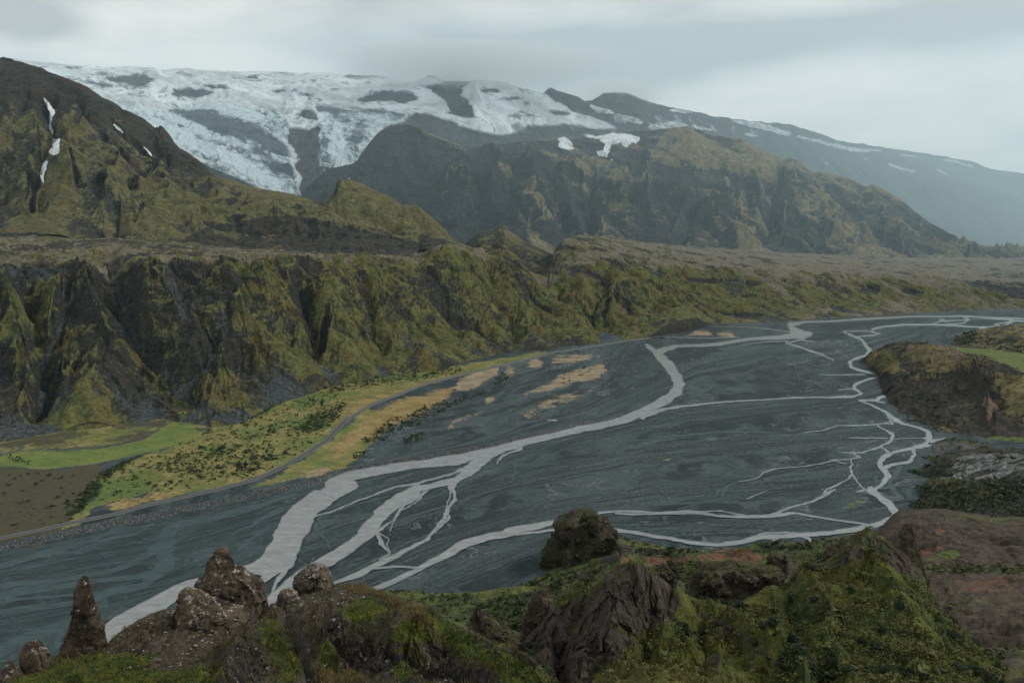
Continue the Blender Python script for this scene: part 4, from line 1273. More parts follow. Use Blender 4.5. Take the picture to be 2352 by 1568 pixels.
# ---- the ice-capped summit slope and the long hazy ridge
cre = [(-300, 120), (40, 146), (60, 149), (170, 159), (370, 169), (430, 168), (520, 172), (650, 173), (750, 175)] + reg(2, [(200, 206), (400, 226), (560, 236), (740, 228), (830, 221), (930, 230), (1050, 262), (1200, 300), (1240, 306), (1330, 336),
      (1420, 346), (1470, 318), (1520, 292), (1580, 284), (1650, 296), (1750, 336), (1820, 360)]) + reg(3, [(0, 370), (200, 415), (400, 440), (520, 462), (600, 486), (650, 492), (780, 516), (900, 555), (1040, 572), (1150, 590), (1300, 610),
      (1480, 636), (1540, 652), (1620, 660), (1720, 702), (1904, 726), (2300, 800)])
creD = [(-300, 8600), (700, 8600), (1100, 7600), (1300, 7600), (1450, 8200), (1700, 9500), (2000, 13500), (2350, 18500), (2700, 20500)]
mu = [(-300, 200), (100, 205), (300, 215), (500, 225), (700, 240), (900, 245), (1100, 255), (1300, 270), (1450, 280), (1600, 300), (1750, 330), (1900, 370), (2050, 410), (2200, 440), (2350, 470), (2700, 560)]
mm = [(-300, 300), (300, 300), (450, 320), (600, 320), (700, 330), (800, 320), (900, 320), (1100, 330), (1300, 340), (1500, 350), (1700, 390), (1900, 450), (2100, 520), (2350, 560), (2700, 600)]
ml = [(-300, 420), (400, 420), (550, 420), (650, 450), (720, 460), (800, 420), (900, 420), (1100, 420), (1500, 450), (1800, 500), (2100, 570), (2350, 590), (2700, 610)]
L = [('z', [(-300, 4300, 180), (2000, 6500, 160), (2700, 8000, 140)]), ('p', with_D(ml, [(-300, 5000), (700, 5100), (1100, 5900), (1600, 7000), (2100, 9000), (2700, 10500)])),
     ('p', with_D(mm, [(-300, 6000), (700, 5900), (1100, 6500), (1600, 7800), (2100, 11000), (2700, 13500)])), ('p', with_D(mu, [(-300, 7200), (700, 7100), (1100, 6950), (1500, 7700), (2100, 12500), (2700, 16500)])),
     ('p', with_D(cre, creD)), ('z', [(-300, 11000, 900), (1500, 10500, 800), (2100, 17000, 600), (2700, 23000, 300)])]
SPUR = [(reg(1, [(1570, 715), (1690, 720), (1780, 800), (1760, 870), (1700, 930), (1740, 1050)]), 22, 60), (reg(1, [(1600, 620), (1680, 600), (1740, 650)]), 10, 50), (reg(1, [(1620, 530), (1680, 500), (1730, 515)]), 9, 40),
      (reg(1, [(900, 510), (1000, 485), (1190, 515)]), 9, 50), (reg(1, [(600, 420), (720, 412), (860, 430)]), 9, 50), (reg(2, [(560, 250), (640, 330), (720, 400), (790, 420)]), 18, 70), (reg(2, [(160, 310), (300, 280), (490, 290)]), 12, 50),
      (reg(2, [(1220, 305), (1330, 350), (1480, 390), (1600, 440), (1780, 500)]), 12, 70), (reg(3, [(600, 500), (900, 760), (1200, 860), (1500, 960)]), 40, 60), (reg(3, [(1400, 830), (1660, 845), (1904, 925)]), 20, 140), (reg(3, [(1300, 760), (1700, 800), (1904, 860)]), 16, -60)]
ice_s = mass(-300, 2640, 1300, L, [24, 110, 110, 110, 20], [(0.2, 0), (0.7, 0.7), (0.7, 0.7), (0.6, 0.5), (0.16, 0.3), (0, 0)], 620, 60, 5, 67, SPUR, 90, 0.35, 26, 0.6, warp=180)
P_, Q_ = ice_s.px()
jq = 5 * ice_s.ny
IP = lambda n, pts, pad=60: poly(P_ + 10 * ice_s.ny + 5 * ice_s.jx, Q_ + 3.5 * ice_s.nx + 2 * ice_s.ny, reg(n, pts) if n else pts, pad)
ice = np.maximum.reduce([
    IP(1, [(-600, 240), (0, 280), (400, 300), (1904, 330), (1904, 930), (1860, 925), (1800, 905), (1760, 885), (1790, 800), (1800, 745), (1740, 690), (1690, 715), (1570, 705), (1590, 790), (1630, 850), (1612, 920), (1660, 975),
           (1638, 1030), (1662, 1085), (1560, 1055), (1430, 1045), (1300, 980), (1100, 900), (950, 850), (760, 740), (400, 600), (-600, 500)]),
    IP(2, [(-10, 200), (600, 200), (640, 232), (540, 255), (600, 300), (660, 335), (668, 385), (640, 395), (720, 415), (800, 425), (775, 340), (720, 300), (725, 265), (770, 228), (830, 205), (1050, 240), (1200, 290), (1240, 320),
           (1290, 350), (1330, 385), (1460, 415), (1590, 472), (1600, 490), (1480, 485), (1320, 468), (1110, 470), (1060, 495), (1000, 512), (950, 525), (850, 508), (720, 470), (660, 440), (600, 425), (560, 410), (480, 400), (420, 440), (400, 460),
           (330, 480), (250, 560), (215, 600), (210, 650), (160, 690), (110, 712), (60, 705), (0, 690), (-60, 680)])])
rocks_ = np.maximum.reduce([
    IP(1, [(1610, 620), (1650, 605), (1690, 595), (1740, 630), (1760, 655), (1720, 660), (1640, 640)], 20), IP(1, [(1635, 520), (1670, 495), (1690, 510), (1725, 520), (1690, 540)], 20),
    IP(1, [(900, 520), (960, 485), (1040, 480), (1190, 512), (1090, 535), (980, 530)], 20), IP(1, [(590, 425), (650, 412), (790, 415), (860, 432), (800, 480), (700, 475), (620, 450)], 20),
    IP(1, [(430, 445), (520, 450), (700, 480), (560, 480)], 20), IP(1, [(1700, 860), (1740, 835), (1790, 850), (1760, 870)], 6) * 0 - 30,
    IP(1, [(960, 405), (1100, 400), (1110, 412), (1040, 418)], 10), IP(1, [(1280, 428), (1500, 412), (1600, 412), (1480, 430)], 10), IP(1, [(1130, 475), (1230, 465), (1260, 485), (1170, 490)], 10),
    IP(1, [(1320, 440), (1460, 432), (1560, 440), (1420, 450)], 10) - 1, IP(1, [(1490, 500), (1600, 490), (1630, 496), (1540, 510)], 8), IP(1, [(380, 372), (490, 376), (440, 380)], 6), IP(1, [(460, 405), (640, 402), (560, 415)], 8),
    IP(2, [(155, 330), (200, 295), (330, 276), (480, 290), (500, 330), (420, 355), (330, 345), (200, 345)], 20) - 2,
    IP(2, [(1180, 380), (1300, 385), (1340, 410), (1250, 415)], 8), IP(2, [(970, 408), (1080, 410), (1240, 415), (1090, 418)], 6), IP(2, [(950, 318), (1050, 312), (1070, 318), (980, 325)], 5), IP(2, [(860, 278), (940, 272), (945, 282)], 4),
    IP(3, [(1700, 860), (1701, 861), (1700, 862)], 4)])
ice = np.minimum(ice, -(rocks_ + 5.0 * ice_s.ny + 3.0 * fbm(ice_s.X, ice_s.Y, 90, 4, 0.65, 15) - 2.0))
fall = np.maximum.reduce([IP(1, [(470, 500), (640, 570), (900, 600), (1200, 560), (1500, 600), (1600, 680), (1570, 740), (1640, 1090), (1300, 1000), (600, 640)]), IP(2, [(-60, 350), (120, 370), (260, 370), (420, 390), (470, 410), (300, 480), (200, 640), (100, 720), (-60, 700)])])
fall = sstep(fall, -14, 22)
band = np.zeros_like(P_)
for pts, k in (([(600, 560, 40), (900, 620, 50), (1150, 740, 44), (1350, 812, 30)], 1), ([(780, 660, 60), (1000, 760, 70), (1200, 850, 70), (1450, 985, 60), (1580, 1060, 50)], 0.9), ([(1000, 560, 40), (1250, 590, 50), (1400, 650, 40)], 0.7),
               ([(1520, 740, 50), (1600, 800, 50), (1630, 860, 30)], 0.8), ([(940, 610, 40), (1150, 690, 60), (1330, 790, 50)], -1), ([(1080, 640, 50), (1350, 720, 80), (1560, 830, 70)], -0.9), ([(560, 540, 30), (760, 545, 40), (1000, 555, 30)], -1),
               ([(1400, 840, 40), (1520, 920, 60), (1620, 960, 50)], -0.7), ([(1400, 560, 30), (1600, 600, 40)], -0.8)):
    d = stroke(P_ + 6 * ice_s.ny, Q_ + 4 * ice_s.nx, reg(1, pts))
    band = band + k * sstep(d, -7, 6)
for pts, k in (([(-20, 420, 70), (40, 520, 90), (60, 620, 90), (90, 690, 60)], 0.9), ([(-40, 380, 30), (150, 372, 40), (330, 380, 40), (420, 400, 30)], -1), ([(20, 400, 50), (10, 470, 40), (-10, 560, 50)], -0.8), ([(180, 480, 60), (140, 580, 50), (170, 640, 40)], -0.5)):
    d = stroke(P_ + 6 * ice_s.ny, Q_ + 4 * ice_s.nx, reg(2, pts))
    band = band + k * sstep(d, -7, 6)
moss = -0.25 + 0.4 * ice_s.ridge + 0.4 * ice_s.nx - 0.4 * sstep(P_, 1700, 2000)
scree = 0.35 - 0.4 * ice_s.ridge + 0.4 * ice_s.ny
dust_ = np.zeros_like(P_)
for n, pts in ((3, [(-300, 420, 60), (0, 440, 80), (200, 470, 60), (450, 500, 30), (660, 515, 20), (900, 580, 16), (1200, 640, 12), (1600, 690, 10)]), (2, [(1250, 470, 20), (1450, 490, 16), (1600, 500, 10)])):
    d = stroke(P_ + 10 * ice_s.ny, Q_ + 4 * ice_s.nx, reg(n, pts))
    dust_ = np.maximum(dust_, sstep(d, -8, 8) * (0.25 + 0.9 * ice_s.ny))
dust_ = np.maximum(dust_, 0.38 * sstep(ice, -16, 2))
M_FAR = terrain_mat("far_terrain", [(0.024, 0.025, 0.026), (0.062, 0.056, 0.052), (0.046, 0.042, 0.038)], [(0.080, 0.070, 0.044), (0.10, 0.085, 0.05), (0.09, 0.08, 0.05)],
                    [(0.042, 0.045, 0.047), (0.060, 0.062, 0.064)], [(0.16, 0.17, 0.18), (0.30, 0.32, 0.33)], 14.0, 16.0, 0.4, strength=0.5)
o = sheet_mesh("mountain", ice_s, M_FAR, dict(moss=moss, scree=scree, tan=dust_))
tag(o, "ice-capped summit slope falling to a long ridge that fades into haze", "mountain", "structure")

m, g = new_mat("glacier_ice")
p = g.pos()
pf = g.n('ShaderNodeMapping', vector_type='TEXTURE')
g.put(pf.inputs[0], p)
pf.inputs['Rotation'].default_value = (0, 0, math.radians(-25))
pf.inputs['Scale'].default_value = (3.2, 1.0, 1.4)
q = pf.outputs[0]
nb = g.noise(q, 1 / 210.0, 5, 0.6, 0.6)
nc = g.noise(q, 1 / 34.0, 6, 0.70, 0.8)
nd = g.noise(p, 1 / 11.0, 4, 0.7)
fa = g.attr('fall')
# broken ice: debris bands and crevasse shade painted dark between white blue seracs
dark = g.step(g.math('SUBTRACT', g.math('ADD', g.math('MULTIPLY', nb, 0.45), g.math('MULTIPLY', nc, 0.65)), g.math('MULTIPLY', g.attr('band'), 0.17)), 0.47, 0.64)
bro_ = g.mix(dark, (0.62, 0.73, 0.78), (0.060, 0.085, 0.100))
bro_ = g.mix(g.math('MULTIPLY', g.step(nd, 0.52, 0.64), 0.75), bro_, (0.10, 0.135, 0.15))
# snow: old, a little dirty, with dust bands
dirt = g.step(g.math('ADD', g.math('MULTIPLY', nb, 0.8), g.math('MULTIPLY', nc, 0.3)), 0.42, 0.72)
sno = g.mix(dirt, (0.66, 0.72, 0.75), (0.36, 0.38, 0.39))
thin = g.step(g.math('ADD', g.attr('edge'), g.math('ADD', g.math('MULTIPLY', g.math('SUBTRACT', nc, 0.5), 1.6), g.math('MULTIPLY', g.math('SUBTRACT', nb, 0.5), 1.5))), 0.30, 0.05)
sno = g.mix(g.math('MULTIPLY', thin, 0.8), sno, (0.07, 0.08, 0.085))
c = g.mix(g.step(g.math('ADD', fa, g.math('MULTIPLY', g.math('SUBTRACT', nb, 0.5), 1.2)), 0.35, 0.65), sno, bro_)
hg = g.math('ADD', g.math('MULTIPLY', nc, -1.0), g.math('MULTIPLY', nd, -0.5))
finish(g, c, 0.7, g.math('MULTIPLY', hg, g.remap(fa, 0, 1, 0.15, 1.0)), 26.0, 0.9, 0.3)
M_ICE = m
rg = ridged(ice_s.X + 40 * ice_s.jx, ice_s.Y * 0.6, 55, 3, 0.6, 5)
lift = 5 + 14 * sstep(ice, 0, 12) * fall * (0.4 + rg)
gl = cut_sheet("glacier", ice_s, ice, lift, M_ICE, dict(band=band, fall=fall, edge=np.clip(ice / 14.0, 0, 1)), skirt=6.0)
tag(gl, "white crevassed glacier flowing off the cloud-capped summit in two icefalls", "glacier", "structure")

m, g = new_mat("old_snow")
p = g.pos()
n_ = g.noise(p, 1 / 14.0, 5, 0.6)
n2_ = g.noise(p, 1 / 60.0, 5, 0.65)
finish(g, g.mix(g.step(g.math('ADD', g.math('MULTIPLY', n_, 0.5), g.math('MULTIPLY', n2_, 0.5)), 0.38, 0.58), (0.40, 0.43, 0.45), (0.62, 0.66, 0.68)), 0.7, n_, 1.0, 0.3, 0.3)
M_SNOW = m
m, g = new_mat("dirty_snow")
p = g.pos()
n_ = g.noise(g.stretch(p, (1, 1, 2.5)), 1 / 90.0, 6, 0.7)
finish(g, g.mix(g.step(n_, 0.40, 0.58), (0.16, 0.17, 0.18), (0.46, 0.49, 0.51)), 0.8)
M_DIRTY = m


def snow(s, n, pts, lift, label, rag=2.0, grp=None):
    P_, Q_ = s.px()
    pts = reg(n, pts)
    stroke_ = len(pts[0]) > 2
    fn = fbm(s.X, s.Y, np.median(s.Y) * 0.008, 4, 0.65, 44)
    px_, py_ = P_ + rag * (1.6 * s.ny + 1.2 * fn), Q_ + rag * (0.6 * s.nx + 0.8 * fn)
    f = stroke(px_, py_, pts, 20) if stroke_ else poly(px_, py_, pts, 20)
    o = cut_sheet("snow_patch", s, f, lift, M_DIRTY if s is ice_s else M_SNOW, own_origin=True)
    if o is not None:
        tag(o, label, "snow patch", None, grp)
    return o


SN = "snow patches on the slopes"
snow(mtn, 1, [(245, 548, 10), (262, 580, 16), (288, 620, 30), (280, 650, 20), (278, 690, 12), (280, 720, 16), (290, 750, 10)], 6, "narrow upper string of snow in the dark gully of the green mountain", 2, SN)
snow(mtn, 1, [(285, 768), (305, 770), (330, 766), (326, 850), (290, 860), (262, 840), (292, 815)], 6, "widest snow patch, midway down the gully of the green mountain", 1.5, SN)
snow(mtn, 1, [(258, 897, 16), (240, 930, 28), (228, 970, 22), (238, 1010, 6)], 6, "lowest snow patch in the gully of the green mountain", 1.5, SN)
snow(mtn, 1, [(300, 430), (330, 432), (400, 458), (430, 475), (380, 470), (320, 445)], 6, "slanting snow patch just below the crest of the green mountain", 1.0, SN)
snow(mtn, 1, [(622, 693, 10), (650, 715, 14), (678, 740, 6)], 6, "short snow sliver high on the right shoulder of the green mountain", 1.0, SN)
snow(mtn, 1, [(772, 798, 8), (800, 820, 14), (822, 850, 14), (845, 872, 6)], 6, "crooked snow sliver low on the right shoulder of the green mountain", 1.0, SN)
snow(mtn, 1, [(800, 915, 6), (822, 912, 8)], 6, "tiny snow scrap under the crooked sliver of the green mountain", 1.0, SN)
snow(crag, 2, [(590, 475), (610, 460), (650, 465), (682, 480), (670, 505), (630, 518), (595, 500)], 8, "rounded snow patch left of the broad snow slope, on the crag edge", 1.5, SN)
snow(crag, 2, [(1255, 535), (1300, 530), (1330, 560), (1345, 600), (1310, 605), (1250, 580), (1270, 560)], 8, "ragged grey snow patch on the dark crags below the long snow slope", 3, SN)
snow(crag, 2, [(1180, 572), (1200, 570), (1205, 580), (1190, 582)], 8, "small snow scrap beside the ragged patch on the crags", 1, SN)
snow(crag, 2, [(1222, 570), (1240, 572), (1246, 585), (1228, 582)], 8, "second small snow scrap nearest the ragged patch on the crags", 1, SN)
for S_ in (crag, ice_s):
    snow(S_, 2, [(1390, 515), (1430, 515), (1470, 530), (1560, 510), (1640, 515), (1705, 535), (1690, 570), (1660, 560), (1640, 590), (1610, 585), (1600, 560), (1560, 575), (1540, 600), (1535, 645), (1480, 640), (1470, 610), (1510, 600),
                  (1520, 570), (1480, 545), (1420, 535)], 9, "forked snow patch hanging below the end of the long snow slope", 3, SN)
FR = "snow bands along the hazy ridge"
snow(ice_s, 2, [(1430, 345), (1480, 365), (1590, 395), (1560, 405), (1480, 400), (1440, 370)], 8, "snow patch left of the rounded cloud-touched knob", 3, FR)
snow(ice_s, 2, [(1610, 410), (1680, 420), (1730, 445), (1720, 460), (1640, 445), (1590, 425)], 8, "snow patch below the rounded cloud-touched knob", 3, FR)
snow(ice_s, 2, [(1740, 470), (1820, 450), (1904, 440), (1990, 480), (2060, 500), (1980, 498), (1900, 480), (1780, 490)], 8, "broad dirty snow field right of the rounded knob", 6, FR)
snow(ice_s, 3, [(-60, 385), (0, 375), (100, 390), (110, 400), (30, 400)], 8, "thin snow cap on the skyline right of the knob", 4, FR)
snow(ice_s, 3, [(100, 470, 20), (180, 490, 16), (270, 492, 14)], 8, "dirty snow strip under the skyline at the start of the hazy ridge", 5, FR)
snow(ice_s, 3, [(350, 505), (400, 508), (470, 522), (420, 530), (380, 522)], 8, "small oblong snow patch on the dark slope under the ridge", 2, FR)
snow(ice_s, 3, [(280, 436), (420, 440), (520, 465), (600, 490), (640, 510), (600, 520), (480, 490), (340, 460)], 8, "long snow cap on the skyline before the ridge darkens", 4, FR)
snow(ice_s, 3, [(550, 510, 8), (660, 525, 14), (760, 548, 16), (860, 575, 22), (960, 598, 26), (1060, 602, 14), (1150, 606, 8)], 8, "long white snow band sloping along the hazy ridge", 4, FR)
snow(ice_s, 3, [(1235, 625, 8), (1290, 633, 14), (1335, 642, 6)], 8, "short bright snow bar right of the long band on the ridge", 2, FR)
snow(ice_s, 3, [(1380, 638, 7), (1450, 650, 9), (1520, 660, 14), (1590, 680, 10), (1720, 722, 7)], 8, "thin snow line on the crest far along the hazy ridge", 3, FR)
snow(ice_s, 3, [(1160, 672, 8), (1200, 690, 14), (1250, 706, 16), (1308, 716, 9)], 8, "bright snow sliver lower on the face of the hazy ridge", 2, FR)
snow(ice_s, 3, [(1030, 645, 9), (1062, 654, 7)], 8, "tiny snow scrap above the bright sliver of the hazy ridge", 1, FR)
snow(ice_s, 3, [(1430, 705, 10), (1455, 720, 14), (1480, 732, 7)], 8, "dull snow spot under the crest far along the hazy ridge", 2, FR)
snow(ice_s, 3, [(1505, 738, 7), (1545, 744, 9)], 8, "smallest dull snow spot near the end of the hazy ridge", 1, FR)
m, g = new_mat("falling_water")
finish(g, (0.62, 0.68, 0.70), 0.5)
M_FALL = m
WF = "waterfalls below the icefalls"


def waterfall(s, n, pts, label):
    P_, Q_ = s.px()
    f = stroke(P_ + 0.8 * s.ny, Q_, [(a_[0], a_[1], a_[2] * 1.5) for a_ in reg(n, pts)], 12)
    o = cut_sheet("waterfall", s, f, 7.0, M_FALL, own_origin=True)
    if o is not None:
        tag(o, label, "waterfall", None, WF)


waterfall(ice_s, 1, [(1776, 925, 4), (1772, 960, 5), (1764, 1010, 4)], "thin waterfall at the left edge of the cliff under the second icefall")
waterfall(ice_s, 1, [(1866, 928, 4), (1860, 960, 5), (1842, 990, 4)], "slanting waterfall right under the second icefall")
waterfall(ice_s, 1, [(1812, 1020, 4), (1814, 1060, 6), (1816, 1112, 5)], "longest waterfall dropping beside the green horn")
waterfall(crag, 2, [(118, 712, 5), (120, 740, 4), (118, 762, 4)], "short waterfall just above the top of the green horn")
waterfall(ice_s, 3, [(798, 636, 4), (818, 664, 5), (829, 684, 5), (821, 722, 5)], "far forked waterfall on the hazy ridge slope")
waterfall(crag, 2, [(1552, 652, 4), (1559, 682, 5)], "tiny waterfall under the forked snow patch")
if 0:
    for nm_, s_ in (('wall', wall), ('mtn', mtn), ('hil', hil), ('horn', horn), ('crag', crag), ('ice', ice_s)):
        print('SLOPE', nm_, np.percentile(s_.slope, [10, 30, 50, 70, 90]), 'Z', s_.Z.min(), s_.Z.max(), 'ridge', np.percentile(s_.ridge, [10, 50, 90]), 'nx', np.percentile(s_.nx, [10, 50, 90]))

# ------------------------------------------------------------------ the near side of the valley
def perlin3(x, y, z, seed=0):
    ix, iy, iz = np.floor(x), np.floor(y), np.floor(z)
    fx, fy, fz = x - ix, y - iy, z - iz
    ux, uy, uz = [t * t * t * (t * (t * 6 - 15) + 10) for t in (fx, fy, fz)]
    acc = 0.0
    for k in (0, 1):
        for j in (0, 1):
            for i in (0, 1):
                h1 = _hash(ix + i + (iz + k) * 57, iy + j + (iz + k) * 131, seed)
                h2 = _hash(ix + i - (iz + k) * 91, iy + j + (iz + k) * 17, seed + 3)
                a, c = h1 * 2 * np.pi, h2 * 2 - 1
                s = np.sqrt(1 - c * c)
                dt = np.cos(a) * s * (fx - i) + np.sin(a) * s * (fy - j) + c * (fz - k)
                acc = acc + dt * (ux if i else 1 - ux) * (uy if j else 1 - uy) * (uz if k else 1 - uz)
    return acc * 1.5


def fbm3(x, y, z, wl, octs=4, gain=0.5, seed=0, ridge=False):
    o, a, t, f = 0.0, 1.0, 0.0, 1.0 / wl
    for k in range(octs):
        n = perlin3(x * f + 3.1 * k, y * f - 7.7 * k, z * f + 1.3 * k, seed + k)
        o = o + a * ((1 - 2 * np.abs(n)) if ridge else n)
        t += a
        a *= gain
        f *= 2.05
    return o / t


def cells3(x, y, z, wl, seed=0):
    """blocky fracture noise: a random offset per block, for jointed rock"""
    x, y, z = x / wl, y / wl, z / wl
    ix, iy, iz = np.floor(x), np.floor(y), np.floor(z)
    best = np.full(x.shape, 9.0)
    val = np.zeros(x.shape)
    for k in (-1, 0, 1):
        for j in (-1, 0, 1):
            for i in (-1, 0, 1):
                cx, cy_, cz = ix + i, iy + j, iz + k
                u, v = cx + cz * 57, cy_ + cz * 131
                dd = (x - cx - _hash(u, v, seed)) ** 2 + (y - cy_ - _hash(u, v, seed + 1)) ** 2 + (z - cz - _hash(u, v, seed + 2)) ** 2
                m_ = dd < best
                best = np.where(m_, dd, best)
                val = np.where(m_, _hash(u, v, seed + 4), val)
    return val * 2 - 1


def rock(name, outline, D, mat, label, cat, rough, seed, depth=0.8, nang=96, nrow=90, lean=0.0, block=None, sink=0.0, taper_end=True, bulge=0.0, group=None, attrs=None, nplanes=30):
    """an upright mass of rock from its measured outline: rows (py, left px, right px), top first, at distance D"""
    o_ = np.array(outline, float)
    o_ = o_[np.argsort(o_[:, 0])]
    ys = np.linspace(o_[0, 0], o_[-1, 0], nrow)
    l, r = np.interp(ys, o_[:, 0], o_[:, 1]), np.interp(ys, o_[:, 0], o_[:, 2])
    Dv = D if not hasattr(D, '__len__') else np.interp(ys, o_[:, 0], np.array(D, float)[np.argsort(np.array(outline)[:, 0])])
    cx, yy, zz_ = pix((l + r) / 2, ys, Dv)
    xl, _, _ = pix(l, ys, Dv)
    xr, _, _ = pix(r, ys, Dv)
    hw = np.abs(xr - xl) / 2
    if sink:
        cx, yy, hw = np.append(cx, cx[-1]), np.append(yy, yy[-1]), np.append(hw, hw[-1] * 1.05)
        zz_ = np.append(zz_, zz_[-1] - sink)
    th = np.linspace(0, 2 * np.pi, nang, endpoint=False)
    sq = 2.6                                           # slightly square section
    ct, st = np.cos(th), np.sin(th)
    rad = (np.abs(ct) ** sq + np.abs(st) ** sq) ** (-1 / sq)
    hd = np.maximum(hw * depth, smooth1(hw, 9) * depth)
    X = cx[:, None] + hw[:, None] * (rad * ct)[None, :]
    Y = (yy + lean * (zz_[0] - zz_) * -1.0)[:, None] + hd[:, None] * (rad * st)[None, :]
    Z = np.repeat(zz_[:, None], nang, axis=1)
    # broken faces: chop the mass with tilted planes
    rp = np.random.default_rng(seed)
    lx, ly = (rad * ct)[None, :] + 0 * X, (rad * st)[None, :] + 0 * X
    fac = np.ones_like(X)
    span = max(zz_[0] - zz_[-1], 1e-3)
    for _ in range(nplanes):
        a_, zk = rp.uniform(0, 2 * np.pi), zz_[-1] + span * rp.uniform(0.0, 1.05)
        te, dk = rp.uniform(-0.15, 0.80), rp.uniform(0.72, 1.0)
        den = lx * math.cos(a_) + ly * math.sin(a_)
        lim = np.maximum(dk - te * (Z - zk) / hw.max(), 0.55)
        near = np.abs(Z - zk) < span * 0.45
        fac = np.where((den > 0.15) & near, np.minimum(fac, np.maximum(lim / np.maximum(den, 0.15), 0.72)), fac)
    fac = np.maximum(fac, 0.72)
    ex = lx * fac
    mx, mn = ex.max(axis=1, keepdims=True), ex.min(axis=1, keepdims=True)
    fac = np.where(lx > 0, fac / np.maximum(mx, 0.3), fac / np.maximum(-mn, 0.3))
    X = cx[:, None] + (X - cx[:, None]) * fac
    Yc = Y.mean(axis=1)[:, None]
    Y = Yc + (Y - Yc) * fac
    nx_, ny_ = ct[None, :] + 0 * X, st[None, :] + 0 * X
    size = hw.max()
    wlb = block or size * 0.5
    n = fbm3(X, Y, Z * 0.6, wlb * 1.3, 5, 0.6, seed, True) * 0.5 + cells3(X + 0.2 * Z, Y, Z * 0.7, wlb * 0.5, seed + 7) * 0.5 + cells3(X, Y, Z * 0.6, wlb * 0.24, seed + 17) * 0.40 + cells3(X, Y, Z * 0.8, wlb * 0.11, seed + 27) * 0.12
    amp = rough * np.minimum(1.0, hw / (size * 0.6))[:, None]
    X = X + nx_ * n * amp
    Y = Y + ny_ * n * amp
    Z = Z + fbm3(X, Y, Z, wlb * 0.8, 4, 0.55, seed + 30) * amp * 0.8
    R = len(X)
    V = np.stack([X, Y, Z], -1).reshape(-1, 3)
    top = np.array([[X[0].mean(), Y[0].mean(), Z[0].mean() + rough * 0.15]])
    V = np.concatenate([V, top])
    i = np.arange(R - 1)[:, None] * nang
    j = np.arange(nang)[None, :]
    q = np.stack([i + j, i + nang + j, i + nang + (j + 1) % nang, i + (j + 1) % nang], -1).reshape(-1, 4)[:, ::-1]
    tq = np.stack([np.full(nang, R * nang), (np.arange(nang)), (np.arange(nang) + 1) % nang], -1)
    org = np.array([V[:, 0].mean(), V[:, 1].mean(), V[:, 2].min()])
    at = {k: np.full(len(V), v) for k, v in (attrs or {}).items()}
    ob = raw_mesh(name, V - org, np.concatenate([q.ravel(), tq.ravel()]), np.concatenate([np.arange(len(q)) * 4, len(q) * 4 + np.arange(nang) * 3]), mat, at, smooth=False)
    ob.location = org
    tag(ob, label, cat, None, group)
    return ob


def rock_mat(name, base, lichen, moss, s, lich=0.5, mossy=0.5, bump=None):
    m, g = new_mat(name)
    p = g.pos()
    geo = g.n('ShaderNodeNewGeometry')
    sp = g.n('ShaderNodeSeparateXYZ')
    g.put(sp.inputs[0], geo.outputs['Normal'])
    up = sp.outputs[2]
    gs = g.n('ShaderNodeSeparateXYZ')
    g.put(gs.inputs[0], g.n('ShaderNodeTexCoord').outputs['Generated'])
    hi_ = g.math('MULTIPLY', g.math('SUBTRACT', gs.outputs[2], 0.55), 0.16)
    n1 = g.noise(p, 1 / (s * 2.2), 6, 0.65, 0.4)
    n2 = g.noise(p, 1 / (s * 0.35), 6, 0.72)
    n3 = g.noise(g.vmath('ADD', p, (31.0, 7.0, 3.0)), 1 / (s * 0.7), 6, 0.75)
    c = g.mix(g.step(n1, 0.35, 0.65), base[0], base[1])
    c = g.vmath('SCALE', c, g.remap(n2, 0.25, 0.75, 0.45, 1.5))
    lf = g.step(g.math('ADD', g.math('ADD', n3, g.math('MULTIPLY', g.math('SUBTRACT', n2, 0.5), 0.7)), g.math('ADD', hi_, g.math('MULTIPLY', up, 0.10))), 0.74 - 0.22 * lich, 0.82 - 0.22 * lich)
    c = g.mix(lf, c, g.vmath('SCALE', g.mix(n2, lichen[0], lichen[1]), g.remap(n2, 0.3, 0.7, 0.6, 1.3)))
    mf = g.step(g.math('ADD', g.math('MULTIPLY', up, 0.55), g.math('ADD', g.math('MULTIPLY', n1, 0.8), g.math('MULTIPLY', n2, 0.4))), 1.22 - 0.5 * mossy, 1.40 - 0.5 * mossy)
    mc = g.mix(g.step(n3, 0.35, 0.65), moss[0], moss[1])
    c = g.mix(mf, c, g.vmath('SCALE', mc, g.remap(n2, 0.3, 0.7, 0.6, 1.3)))
    h = g.math('ADD', g.math('MULTIPLY', n1, 0.8), g.math('MULTIPLY', n2, 0.8))
    finish(g, c, 0.95, h, bump or s * 0.5, 0.7, 0.15)
    return m


